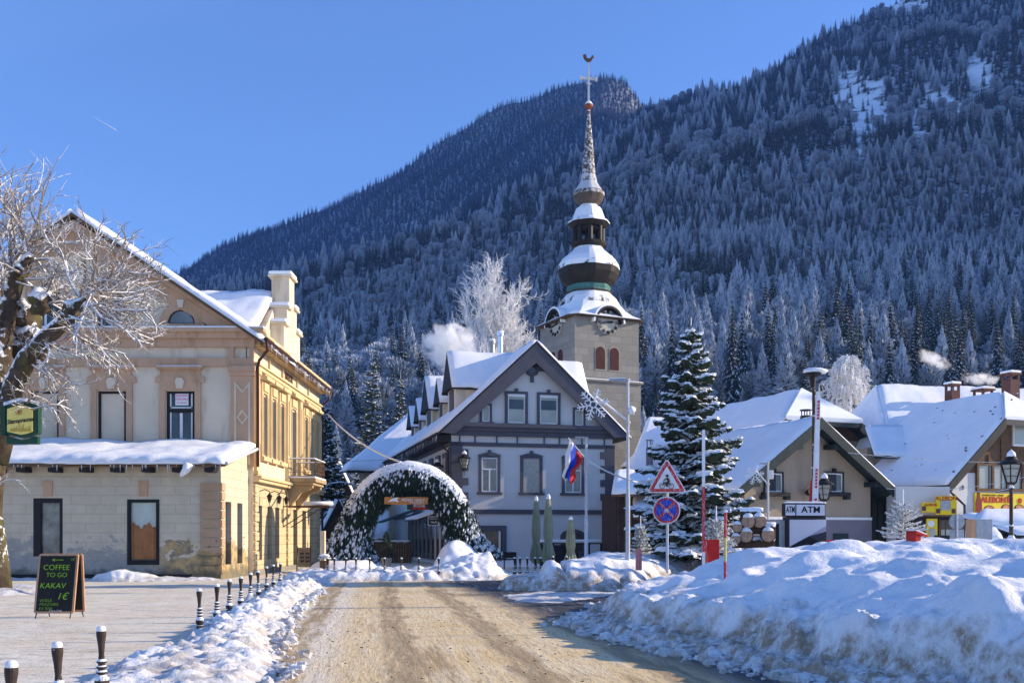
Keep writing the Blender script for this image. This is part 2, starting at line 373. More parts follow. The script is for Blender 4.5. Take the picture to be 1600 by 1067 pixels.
PXT = np.array([-1500, -400, 0, 150, 290, 400, 560, 600, 700, 800, 850, 900, 940, 975, 1005, 1060, 1100, 1150, 1200, 1300, 1400, 1600, 1800, 2400, 3200])
YC = np.array([640, 560, 520, 490, 470, 450, 412, 405, 375, 345, 335, 318, 308, 300, 292, 285, 280, 278, 276, 280, 284, 280, 200, -200, -700])  # past the right frame edge, unseen slope made steep to shade the hill forest
YB = np.array([760, 640, 580, 520, 462, 440, 395, 385, 345, 300, 275, 245, 215, 190, 166, 152, 142, 124, 96, 50, 6, -70, -150, -450, -900])
YS = np.array([760, 650, 590, 500, 422, 355, 300, 272, 203, 160, 143, 125, 117, 134, 172, 215, 240, 250, 250, 250, 200, 100, 0, -300, -800])
def terr(x, y):
    x = np.asarray(x, float); y = np.asarray(y, float)
    px = np.clip(800+1600*x/np.maximum(y, 50), -1500, 3200)
    yc = np.interp(px, PXT, YC)+44; yb = np.interp(px, PXT, YB)+14; ys = np.interp(px, PXT, YS)+6
    h1 = 1.7+560*(836-yc)/1600; h2 = 1.7+1300*(836-yb)/1600; h3 = 1.7+2100*(836-ys)/1600
    z = np.where(y < 112, -.6, 0*y)
    t = np.clip((y-112)/(560-112), 0, 1); a = h1*(.35*t*t+.65*t)-.6*(1-t)
    b = h1+(y-560)/(740)*(h2-h1)
    c = h2+(y-1300)/800*(h3-h2)-60*np.sin(np.clip((y-1300)/800, 0, 1)*pi)
    d = h3-(y-2100)*.9
    z = np.where(y < 560, a, np.where(y < 1300, b, np.where(y < 2100, c, d)))
    w = np.clip((y-112)/250, 0, 1)
    rough = 6*np.sin(x*.021+y*.013)+4*np.sin(x*.047-y*.038+1.3)+7*np.sin(y*.017+x*.006+2)
    return z+w*rough*np.clip(y/900, .15, 1)
ys_ = np.concatenate([np.arange(112, 640, 12), np.arange(640, 2100, 20), np.arange(2100, 2800, 50)])
xs_ = np.concatenate([np.arange(-1500, -400, 60), np.arange(-400, 1200, 16), np.arange(1200, 3300, 60)])
XX, YY = np.meshgrid(xs_, ys_); ZZ = terr(XX, YY)
mb = MB(); nx, ny = len(xs_), len(ys_)
mb.add(list(zip(XX.ravel().tolist(), YY.ravel().tolist(), ZZ.ravel().tolist())),
       [(j*nx+i, j*nx+i+1, (j+1)*nx+i+1, (j+1)*nx+i) for j in range(ny-1) for i in range(nx-1)])
m, nt, bs = newmat('mountain_snow_and_scrub'); P = wpos(nt)
opn = nd(nt, 'ShaderNodeAttribute', attribute_name='open').outputs['Fac']
n1 = noise_n(nt, .035, 8, .72, P); n2 = noise_n(nt, .25, 5, .7, mapping(nt, P, (1, 1, .5)))
spz = nd(nt, 'ShaderNodeSeparateXYZ'); nt.links.new(P, spz.inputs[0])
c = mix(nt, ramp(nt, n2, [(.42, 0), (.54, 1)]), (.40, .42, .46), (.05, .055, .06))
rk = mix(nt, ramp(nt, noise_n(nt, .045, 8, .75, P), [(.40, 0), (.47, 1)]), (.10, .10, .10), (.80, .81, .83))
c = mix(nt, opn, c, rk)
nt.links.new(c, bs.inputs['Base Color']); bs.inputs['Roughness'].default_value = .9
mo = mb.build('mountain', m, smooth=True, kind='structure')
GAPS = ((1345, 150, 46, 50, .35), (1475, 150, 30, 26, .6), (1530, 110, 20, 32, .3), (1345, 245, 13, 34, 0), (1438, 185, 15, 30, .3), (1415, 5, 40, 12, 0))
ov_ = np.zeros(XX.size)
for i_, (x_, y_, z_) in enumerate(zip(XX.ravel(), YY.ravel(), ZZ.ravel())):
    if 640 < y_ < 1400 and x_ > 0:
        qx, qy = 800+1600*x_/y_, 836-1600*(z_-1.7)/y_
        for cx, cy, rx, ry, tl in GAPS:
            q = ((qx-cx)/(rx*1.15))**2+((qy-cy+(qx-cx)*-tl)/(ry*1.15))**2
            if q < 1: ov_[i_] = 1
mo.data.attributes.new('open', 'FLOAT', 'POINT').data.foreach_set('value', ov_.tolist())

# ---- heaps of ploughed snow
def inside_dist(poly, X, Y):
    P_ = np.array(poly, float); n = len(P_); d = np.full(X.shape, 1e9); ins = np.zeros(X.shape, bool)
    for i in range(n):
        a, b = P_[i], P_[(i+1) % n]; ab = b-a
        t = np.clip(((X-a[0])*ab[0]+(Y-a[1])*ab[1])/(ab@ab), 0, 1)
        d = np.minimum(d, np.hypot(X-a[0]-t*ab[0], Y-a[1]-t*ab[1]))
        if a[1] != b[1]:
            c = ((a[1] > Y) != (b[1] > Y)) & (X < (b[0]-a[0])*(Y-a[1])/(b[1]-a[1])+a[0]); ins ^= c
    return np.where(ins, d, -d)
def chunk(p, sc, sd_=0):
    d = mn.voronoi(Vector((p[0]*sc, p[1]*sc, sd_)))[0]
    return max(0, 1-d[0]*1.25)*(.5+.5*mn.cell(Vector((p[0]*sc*.7, p[1]*sc*.7, sd_+3))))
def heap(name, poly, hf, mat, step, z0=-.06, ystep=None, keepf=None):
    P_ = np.array(poly); x0, y0 = P_.min(0)-.3; x1, y1 = P_.max(0)+.3
    sx = step; sy = ystep or step
    xs = np.arange(x0, x1, sx); ys = np.arange(y0, y1, sy)
    X, Y = np.meshgrid(xs, ys)
    D = inside_dist(poly, X, Y)
    Z = np.full(X.shape, z0)
    idx = np.argwhere((D > -.25) & (keepf(X, Y) if keepf else True))
    for j, i in idx:
        d = D[j, i]+.22*mn.noise(Vector((X[j, i]*1.1, Y[j, i]*1.1, 5)))+.1*mn.noise(Vector((X[j, i]*4, Y[j, i]*4, 8)))
        Z[j, i] = hf(X[j, i], Y[j, i], d) if d > 0 else z0
    nx, ny = len(xs), len(ys); mb = MB(); keep = Z > z0+1e-6
    fs = []
    for j in range(ny-1):
        for i in range(nx-1):
            if keep[j, i] or keep[j, i+1] or keep[j+1, i+1] or keep[j+1, i]: fs.append((j*nx+i, j*nx+i+1, (j+1)*nx+i+1, (j+1)*nx+i))
    used = sorted({v for f in fs for v in f}); mp = {v: k for k, v in enumerate(used)}
    Xf, Yf, Zf = X.ravel(), Y.ravel(), Z.ravel()
    mb.add([(Xf[v], Yf[v], Zf[v]) for v in used], [tuple(mp[v] for v in f) for f in fs])
    return mb.build(name, mat, smooth=True, kind='structure')
BIG = [(9, 2), (6.6, 5), (5.0, 8), (3.9, 11), (3.05, 13), (2.45, 14.8), (1.75, 16.6), (1.2, 19.3), (1.6, 21.5), (2.6, 25), (4.6, 29.5), (6.2, 33), (9, 37), (14, 40), (34, 43), (34, 2)]
def h_big(x, y, d):
    H = .26+.34*max(0, x-1.2)
    H = min(H, 1.45)
    d += (.22*mn.noise(Vector((x*1.3, y*1.3, 31)))+.09*mn.noise(Vector((x*4, y*4, 33))))*smooth(0, .3, d)
    H *= 1-.40*smooth(19, 26, y)*(1-smooth(5, 8, x))
    H *= 1-.12*smooth(26, 34, y)
    q_ = min(H, .62); prof = (.14*smooth(0, .16, d)+(q_-.14)*smooth(.42, .80, d)+max(0, H-q_)*(1-exp(-max(0, d-.6)/1.5)))/H
    n1 = mn.noise(Vector((x*.55, y*.55, 1.7))); n2 = mn.noise(Vector((x*1.6, y*1.6, 4.4))); n3 = mn.noise(Vector((x*4.5, y*4.5, 9)))
    top = smooth(.6, 2.2, d)
    z = H*prof + top*(.20*n1+.10*n2) + .05*n2*prof
    foot = smooth(0, .15, d)*(1-smooth(.6, 1.6, d))
    n4 = mn.noise(Vector((x*2.6, y*2.6, 14))); z += smooth(.4, .8, d)*(1-smooth(1.2, 2.6, d))*(.10*n4+.10*chunk((x, y), 2.2, 4)-.04)
    z += foot*(.13*chunk((x, y), 3.4)+.09*chunk((x, y), 8, 2)+.03*n3+.05*mn.noise(Vector((x*11, y*11, 2))))
    z += top*(.13*chunk((x, y), .8, 7)*smooth(-.1, .4, n2)+.014*n3)+.012*mn.noise(Vector((x*13, y*13, 2)))
    # bulges where the blade turned the snow over
    for bx, by, br, bh in ((5.3, 11.3, 1.0, .28), (4.1, 14.6, .8, .2), (7.6, 12.6, 1.6, .22), (3.0, 18.6, .7, .15), (6.4, 9.0, .8, .35)):
        q = hypot(x-bx, y-by)/br
        if q < 1: z += bh*(1-q*q)**2*smooth(0, .5, d)
    return z
heap('snow_bank', BIG, h_big, M['bank'], .045, keepf=lambda X, Y: (X < .56*Y+.6) & (Y > 8) & (Y < 22.03))
heap('snow_bank', BIG, h_big, M['bank'], .11, keepf=lambda X, Y: (X < .56*Y+.6) & (Y > 21.92))
heap('snow_bank', BIG, h_big, M['bank'], .22, keepf=lambda X, Y: (X > .56*Y+.1) | (Y < 8.3))
MID = [(-.45, 32.6), (0.1, 31.4), (1.5, 31.0), (3.1, 30.9), (4.3, 31.6), (5.3, 34.0), (8, 37), (12, 39.2), (11, 40.5), (4, 39.6), (1.2, 36.6), (.2, 34)]
def h_mid(x, y, d):
    H = .46+.40*smooth(1.2, 1.9, x)+.22*smooth(1.9, 3.2, x)*(1-.5*smooth(4.0, 5.5, x))
    if .9 < x < 1.65: H = .50+.35*max(0, 1-((x-1.3)/.36)**2)
    prof = 1-exp(-d/(.10+.1*H+.25*smooth(1.6, 2.2, x)))
    n = mn.noise(Vector((x*1.3, y*1.3, 3)))
    return H*prof+.09*n*prof+.05*chunk((x, y), 3, 1)+.03*mn.noise(Vector((x*5, y*5, 1)))
heap('ploughed_snow_heap', MID, h_mid, M['bank'], .085)
KERB = [(-2.1, 5), (-2.45, 9), (-2.65, 11.8), (-3.9, 16.6), (-5.05, 23.9), (-5.9, 31), (-6.2, 35.5), (-6.9, 36.0), (-7.6, 32), (-6.9, 27.5), (-6.3, 23.5), (-5.6, 18.3), (-5.35, 16.5), (-4.95, 15.0), (-5.1, 12), (-4.6, 9), (-3.2, 5)]
def h_kerb(x, y, d):
    near = .22+.78*smooth(9, 15.5, y)
    H = .03+.20*near
    z = H*smooth(0, .55, d)
    z += smooth(0, .12, d)*(.16*near*chunk((x, y), 3.6, 2)+(.05+.06*near)*chunk((x, y), 8, 5)+.02*mn.noise(Vector((x*14, y*14, 2))))
    return z+.05*mn.noise(Vector((x*2, y*2, 0)))*near-.03*(1-near)*(.6+1.6*mn.noise(Vector((x*1.5, y*1.5, 6))))
heap('kerbside_snow', KERB, h_kerb, M['berm'], .045)
FARK = [(-8.6, 38.2), (-6.6, 37.6), (-3.5, 37.9), (-.4, 38.6), (-.1, 41), (-1, 43.5), (-3.3, 43.0), (-5, 41.5), (-8.8, 41.2)]
def h_fark(x, y, d):
    H = .30+.55*smooth(-3.4, -1.6, x)*smooth(38.8, 41.0, y)
    return H*smooth(0, .7, d)+smooth(0, .15, d)*(.26*chunk((x, y), 2.0, 3)+.1*chunk((x, y), 5, 1))+.04*mn.noise(Vector((x*3, y*3, 0)))
heap('snow_ridge_beyond_road', FARK, h_fark, M['berm'], .07)
heap('snow_beside_building', [(-15.9, 37.6), (-14.0, 37.3), (-11.4, 38.2), (-10.9, 39.2), (-15.9, 39.3)], lambda x, y, d: (.10+.28*exp(-((x+14.6)/.9)**2)+.1*mn.noise(Vector((x*2, 1, 0))))*smooth(0, .5, d)+.09*chunk((x, y), 3, 3)*smooth(0, .2, d), M['berm'], .07)
heap('snow_at_tree_foot', [(-16.8, 28.6), (-14.6, 28.5), (-13.4, 30.4), (-13.9, 32.5), (-18, 32.8), (-18, 29)], lambda x, y, d: .14*smooth(0, .8, d)+.09*chunk((x, y), 3, 3)*smooth(0, .2, d), M['berm'], .08)
heap('snow_strip_by_wall', [(-27, 38.3), (-16, 38.2), (-15.7, 39.3), (-27, 39.35)], lambda x, y, d: .10*smooth(0, .5, d)+.05*chunk((x, y), 3, 3)*smooth(0, .2, d), M['berm'], .09)
# smooth snow field in front of the houses
FIELD = [(7, 38.5), (18, 41), (34, 43), (60, 44), (60, 62), (-2.3, 62), (-2.3, 54.8), (3, 54), (4.5, 47), (4.6, 42)]
heap('snow_field', FIELD, lambda x, y, d: .30*smooth(0, 1.5, d)+.10*mn.noise(Vector((x*.5, y*.5, 3))), M['snow'], .4)
# rubble on the sanded lane beside the bank
heap('slush_on_road', [(0.0, 26.2), (-.4, 29.2), (.9, 30.6), (3.6, 30.5), (2.6, 28.2), (1.2, 25.6)], lambda x, y, d: .03*smooth(0, .6, d)+.08*chunk((x, y), 2.2, 3)*smooth(0, .5, d), M['berm'], .08)

def clods(name, pts_, mat, s0, s1, n, seed, kind_label):
    rd = random.Random(seed); m = MB()
    for i in range(n):
        x, y, z, k = pts_(rd); r_ = (s0+(s1-s0)*rd.random()**2.2)*k
        m.blob((x, y, z+r_*.3), r_*rd.uniform(.8, 1.5), r_*rd.uniform(.8, 1.3), r_*rd.uniform(.5, .9), 7, 4, .42, rd.random()*50)
    o = m.build(name, mat); o['kind'] = 'stuff'; o['label'] = kind_label; o['category'] = 'snow clods'
foot_ = [(4.9, 8.2), (3.9, 11), (3.05, 13), (2.45, 14.8), (1.75, 16.6), (1.2, 19.3), (1.6, 21.5), (2.6, 25)]
def along(line, spread, off):
    def f(rd):
        k = rd.random()**.8*(len(line)-1.001); i = int(k); a, b = line[i], line[i+1]; t = k-i
        x, y = a[0]+(b[0]-a[0])*t, a[1]+(b[1]-a[1])*t; d = rd.gauss(off, spread); return x+d, y+rd.gauss(0, .1), max(0, min(.12, d*.3)), 1
    return f
clods('snow_clods', along(foot_, .22, .02), M['berm'], .02, .12, 950, 1, 'broken clods of dirty snow along the foot of the ploughed bank')
clods('snow_crumbs', along([(-2.3, 8), (-2.75, 11.8), (-3.9, 16.6), (-5.05, 23.9), (-5.9, 31)], .16, .06), M['berm'], .015, .09, 600, 2, 'small snow crumbs scattered along the left kerb of the road')
M['grit'] = pm('dark_grit', (.10, .075, .05), .9, .4, 9, 0)
clods('road_grit', lambda rd: (rd.uniform(-2.9, 2.2)-1.2, 8+16*rd.random()**1.5, 0, .8), M['grit'], .006, .022, 900, 3, 'dark grit sprinkled over the sanded road')
# ------------------------------------------------------------------ forest
def conifer_mesh(seed, h, r, tiers, nb, psnow, mats, fine=4, droop=.42, zlow=.08):
    rnd = random.Random(seed); mb = MB()
    mb.mi = 0; mb.tube([(0, 0, -h*.05), (0, 0, h*.5), (0, 0, h*.98)], [r*.07, r*.045, .02], 5)
    for i in range(tiers):
        f = i/tiers; z = h*(zlow+(1-zlow)*f**.92); Rr = r*(1-f)**.82*rnd.uniform(.8, 1.12)+.03*r
        n = max(4, int(nb*(1-.45*f))); a0 = rnd.random()*7
        for b in range(n):
            a = a0+2*pi*b/n+rnd.uniform(-.25, .25); L = Rr*rnd.uniform(.72, 1.15); dr = droop*rnd.uniform(.8, 1.25)
            ca, sa = cos(a), sin(a)
            def pt(q, side, dz=0):
                x = L*q; zz_ = z-dr*L*q*q*1.1+(.12*L*max(0, q-.75)*3)+dz
                return (x*ca-side*sa, x*sa+side*ca, zz_)
            for k in range(fine):
                q0 = .12+.88*k/fine; q1 = min(1.08, q0+1.35/fine); wd = L*.40*(1-q0*.62)
                for sdn in (-1, 1):
                    mb.mi = 1 if rnd.random() < psnow else 0
                    mb.add([pt(q0, 0), pt(q1, sdn*wd*.95, -.10*L*rnd.uniform(.3, 1.4)), pt(min(q0+.55/fine, 1), 0)], [(0, 1, 2)])
                mb.mi = 0
                mb.add([pt(q0, -wd*.4, -.02*L), pt(q0, wd*.4, -.02*L), pt(min(1, q1), 0, -.22*L-.02*h)], [(0, 1, 2)])
            mb.mi = 1 if rnd.random() < psnow else 0
            mb.add([pt(.75, -L*.08), pt(.75, L*.08), pt(1.12, 0, -.02)], [(0, 1, 2)])
    return mb
def frost_mesh(seed, h, r, n, conic, size):
    rnd = random.Random(seed); mb = MB(); mb.mi = 0
    mb.tube([(0, 0, -h*.05), (0, 0, h*.55), (0, 0, h*.9)], [r*.07, r*.05, .03], 5)
    lobes = [(rnd.uniform(.25, .95), rnd.random()*2*pi, rnd.uniform(.2, .75)) for _ in range(16)]
    for i in range(n):
        if conic:
            f = rnd.random()**1.5; z = h*(.10+.9*f); rad = r*(1-f)**.8*sqrt(rnd.random())*(.75+.4*sin(z*9/h*3)**2)
            a = rnd.random()*2*pi; c = Vector((rad*cos(a), rad*sin(a), z-rad*.35))
        else:
            lf, la, lr = rnd.choice(lobes); d = Vector((rnd.gauss(0, 1), rnd.gauss(0, 1), rnd.gauss(0, 1))).normalized()*rnd.random()**.4
            c = Vector((cos(la)*lr*r*(1.1-lf*.6), sin(la)*lr*r*(1.1-lf*.6), h*(.18+.66*lf)))+Vector((d.x*r*.42, d.y*r*.42, d.z*h*.15))
        o = Vector((c.x, c.y, max(.1, (c.z-h*.35))*.55)).normalized(); t = o.cross(Vector((rnd.uniform(-1, 1), rnd.uniform(-1, 1), rnd.uniform(-1, 1)))).normalized()
        L = size*rnd.uniform(.6, 1.5); mb.mi = 1 if rnd.random() < .86 else 0
        mb.add([c-t*L*.18, c+t*L*.18, c+o*L+Vector((0, 0, -.12*L))], [(0, 1, 2)])
    return mb
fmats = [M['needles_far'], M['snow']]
protos = []
def proto(mb, mats, name, label, cat, kindno):
    o = mb.build(name, mats, loc=(0, 0, 0)); tag(o, label, cat); protos.append(o); return o
KN = [('snowy_spruce', 'dark spruce dusted with snow on the shaded hillside forest'),
      ('snowy_spruce', 'dark spruce dusted with snow on the shaded hillside forest'),
      ('frosted_larch', 'pale narrow larch white with frost on the shaded hillside forest'),
      ('frosted_broadleaf_tree', 'rounded bare tree white with frost on the shaded hillside forest'),
      ('dark_mountain_spruce', 'small dark spruce high on the mountain slope')]
GR = ['dusted spruces on the hillside', 'dusted spruces on the hillside', 'frosted larches on the hillside', 'frosted broadleaf trees on the hillside', 'small spruces on the mountain slope']
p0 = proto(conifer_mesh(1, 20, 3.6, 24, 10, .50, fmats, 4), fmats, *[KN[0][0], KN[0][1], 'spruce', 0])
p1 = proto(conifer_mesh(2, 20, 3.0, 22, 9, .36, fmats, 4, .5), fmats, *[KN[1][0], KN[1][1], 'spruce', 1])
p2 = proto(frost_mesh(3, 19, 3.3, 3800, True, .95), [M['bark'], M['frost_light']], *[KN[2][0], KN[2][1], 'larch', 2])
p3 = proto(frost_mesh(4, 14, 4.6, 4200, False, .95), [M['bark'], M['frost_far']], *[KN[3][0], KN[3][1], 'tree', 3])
p4 = proto(conifer_mesh(5, 13, 2.7, 12, 7, .15, fmats, 2), fmats, *[KN[4][0], KN[4][1], 'spruce', 4])
for p, g in zip(protos, GR): p['group'] = g
rnd = random.Random(11); pts = []
def gap(px, py):      # open rock and snow gullies
    for cx, cy, rx, ry, tl in GAPS:
        if ((px-cx)/rx)**2+((py-cy+(px-cx)*-tl)/ry)**2 < 1: return rnd.random() < .84
    return False
def scatter(y0, y1, sp, kindf, sc):
    y = y0
    while y < y1:
        x0 = -.60*y-10; x1 = .60*y+12
        if y > 1300: x1 = .18*y
        x = x0+rnd.random()*sp
        while x < x1:
            X = x+rnd.uniform(-.42, .42)*sp; Y = y+rnd.uniform(-.42, .42)*sp
            pts.append((X, Y, kindf(X, Y), sc(X, Y))); x += sp
        y += sp*.9
def kA(X, Y):
    n = mn.noise(Vector((X*.012, Y*.012, 3))); t = rnd.random()
    if t < .36+n*.6: return rnd.choice((0, 1))
    q = .22 if X < .06*Y else .55
    return 2 if rnd.random() < q else 3
def kB(X, Y):
    n = mn.noise(Vector((X*.006, Y*.006, 9))); t = rnd.random()
    if Y < 640: return kA(X, Y)
    return 3 if t < .04+n*.3 else (2 if t < .10 else 4)
scatter(128, 205, 6.0, kA, lambda X, Y: rnd.uniform(.22, .42))
scatter(200, 600, 5.2, kA, lambda X, Y: rnd.uniform(.55, 1.1)*(.95-.38*smooth(240, 520, Y)))
scatter(600, 1340, 6.8, kB, lambda X, Y: rnd.uniform(.6, 1.2)*(1 if Y > 660 else .75))
scatter(1400, 2130, 8.5, lambda X, Y: 4, lambda X, Y: rnd.uniform(.9, 1.5))
A = np.array(pts); Z = terr(A[:, 0], A[:, 1])-.4
PX = 800+1600*A[:, 0]/A[:, 1]; Hn = np.array([20, 20, 19, 14, 13])[A[:, 2].astype(int)]
PY = 836-1600*(Z+Hn*A[:, 3]-1.7)/A[:, 1]
ok = np.array([not (A[i, 1] > 640 and gap(PX[i], PY[i]+8)) for i in range(len(A))]) & (PX > -140) & (PX < 1740)
A, Z, PX, PY, Hn = A[ok], Z[ok], PX[ok], PY[ok], Hn[ok]
# roofline of the village: what rises above it is in view
RX = [0, 120, 420, 470, 500, 640, 700, 835, 850, 1000, 1005, 1110, 1270, 1400, 1600]
RY = [300, 340, 500, 540, 640, 640, 575, 535, 480, 480, 590, 630, 612, 600, 590]
vis = (PY < np.interp(PX, RX, RY)-12) & (PX > 0) & (PX < 1600)
size = Hn*A[:, 3]/A[:, 1]*vis
order = np.argsort(-size)
ind = set(order[:300].tolist())
for q in (4,):      # one of the high slope's trees is placed as its own object too
    cand = [i for i in range(len(A)) if int(A[i, 2]) == q and vis[i]][:1]; ind |= set(cand)
used = set()
for i in sorted(ind):
    k = int(A[i, 2]); o = protos[k] if k not in used else protos[k].copy()
    if k in used: COL.objects.link(o)
    used.add(k)
    o.location = (A[i, 0], A[i, 1], Z[i]); s = A[i, 3]; o.scale = (s*rnd.uniform(.85, 1.1), s*rnd.uniform(.85, 1.1), s); o.rotation_euler = (0, 0, rnd.random()*6.28)
rest = [i for i in range(len(A)) if i not in ind]
me = bpy.data.meshes.new('forest'); me.from_pydata([(A[i, 0], A[i, 1], Z[i]) for i in rest], [], [])
for nm, ty, vals in (('sort', 'INT', [int(A[i, 2]) for i in rest]), ('turn', 'FLOAT', [rnd.random()*6.28 for i in rest]), ('size', 'FLOAT', [float(A[i, 3]) for i in rest])):
    at_ = me.attributes.new(nm, ty, 'POINT'); at_.data.foreach_set('value', vals)
forest = bpy.data.objects.new('forest', me); COL.objects.link(forest)
tag(forest, 'dense forest of frosted and snow dusted trees covering the mountainside', 'forest', kind='stuff')
ng = bpy.data.node_groups.new('forest', 'GeometryNodeTree')
ng.interface.new_socket('Geometry', in_out='INPUT', socket_type='NodeSocketGeometry')
ng.interface.new_socket('Geometry', in_out='OUTPUT', socket_type='NodeSocketGeometry')
gi = ng.nodes.new('NodeGroupInput'); go = ng.nodes.new('NodeGroupOutput'); jn = ng.nodes.new('GeometryNodeJoinGeometry')
def attr(nm, ty):
    n = ng.nodes.new('GeometryNodeInputNamedAttribute'); n.data_type = ty; n.inputs['Name'].default_value = nm; return n.outputs['Attribute']
ks, ts, ss = attr('sort', 'INT'), attr('turn', 'FLOAT'), attr('size', 'FLOAT')
rot = ng.nodes.new('ShaderNodeCombineXYZ'); ng.links.new(ts, rot.inputs[2])
e2r = ng.nodes.new('FunctionNodeEulerToRotation'); ng.links.new(rot.outputs[0], e2r.inputs[0])
for k, p in enumerate(protos):
    oi = ng.nodes.new('GeometryNodeObjectInfo'); oi.inputs['Object'].default_value = p; oi.transform_space = 'ORIGINAL'
    cmp = ng.nodes.new('FunctionNodeCompare'); cmp.data_type = 'INT'; cmp.operation = 'EQUAL'
    ng.links.new(ks, [s_ for s_ in cmp.inputs if s_.name == 'A' and s_.type == 'INT'][0]); [s_ for s_ in cmp.inputs if s_.name == 'B' and s_.type == 'INT'][0].default_value = k
    ip = ng.nodes.new('GeometryNodeInstanceOnPoints')
    ng.links.new(gi.outputs[0], ip.inputs['Points']); ng.links.new(oi.outputs['Geometry'], ip.inputs['Instance'])
    ng.links.new(cmp.outputs[0], ip.inputs['Selection']); ng.links.new(e2r.outputs[0], ip.inputs['Rotation']); ng.links.new(ss, ip.inputs['Scale'])
    ng.links.new(ip.outputs[0], jn.inputs[0])
ng.links.new(jn.outputs[0], go.inputs[0])
gm = forest.modifiers.new('forest', 'NODES'); gm.node_group = ng
print('forest', len(rest), 'individual', len(ind))
# ------------------------------------------------------------------ builders shared by the houses
def roof_snow(a, b, c, d, th=.25, nu=24, nv=12, seed=0, edge=.3, rag=.12):
    """snow blanket on a roof plane; a,b lower edge, d,c upper edge (corners in order)"""
    a, b, c, d = map(Vector, (a, b, c, d)); mb = MB(); nrm = (b-a).cross(d-a).normalized()
    if nrm.z < 0: nrm = -nrm
    LU = (b-a).length; LV = (d-a).length; top = []; bot = []
    for j in range(nv+1):
        for i in range(nu+1):
            u, v = i/nu, j/nv
            p = (a*(1-u)+b*u)*(1-v)+(d*(1-u)+c*u)*v
            du = min(u, 1-u)*LU; dv = v*LV
            n = mn.noise(p*.6+Vector((seed, 0, 0))); n2 = mn.noise(p*2.3+Vector((seed, 5, 0)))
            e = min(1, (du/edge+.12))*min(1, (dv/edge+.18)); e = max(0, 1-(1-min(1, e))**2)**.5
            if j == 0: p = p-(d-a).normalized()*(rag*(.4+n2+n)); 
            t = th*(.8+.45*n+.16*n2+.10*mn.noise(p*6))*e
            top.append(p+nrm*t); bot.append(p-nrm*.01)
    n = (nu+1)*(nv+1); w = nu+1
    fs = [(j*w+i, j*w+i+1, (j+1)*w+i+1, (j+1)*w+i) for j in range(nv) for i in range(nu)]
    for i in range(nu): fs += [(i+n, i+1+n, i+1, i), (nv*w+i, nv*w+i+1, nv*w+i+1+n, nv*w+i+n)]
    for j in range(nv): fs += [(j*w, (j+1)*w, (j+1)*w+n, j*w+n), (j*w+nu+n, (j+1)*w+nu+n, (j+1)*w+nu, j*w+nu)]
    if (b-a).cross(d-a).z < 0: fs = [tuple(reversed(f)) for f in fs]
    mb.add(top+bot, fs); return mb
def slab(a, b, c, d, th):                      # roof board under the snow (hangs below the plane)
    return MB().hull([a, b, c, d], Vector((0, 0, -th)))
def wall_holes(mb, fr, s0, s1, z0, z1, holes, depth=.25, t=0):
    S_ = sorted({s0, s1, *[h[0] for h in holes], *[h[1] for h in holes]}); Z_ = sorted({z0, z1, *[h[2] for h in holes], *[h[3] for h in holes]})
    for a, b in zip(S_, S_[1:]):
        for c, d in zip(Z_, Z_[1:]):
            m_ = ((a+b)/2, (c+d)/2)
            if any(h[0] < m_[0] < h[1] and h[2] < m_[1] < h[3] for h in holes): continue
            mb.add([fr.p(a, t, c), fr.p(b, t, c), fr.p(b, t, d), fr.p(a, t, d)], [(0, 1, 2, 3)])
    for a, b, c, d in holes:
        q = [fr.p(x, y, z) for x, y, z in ((a, t, c), (b, t, c), (b, t, d), (a, t, d), (a, t+depth, c), (b, t+depth, c), (b, t+depth, d), (a, t+depth, d))]
        mb.add(q, [(0, 4, 5, 1), (1, 5, 6, 2), (2, 6, 7, 3), (3, 7, 4, 0)])
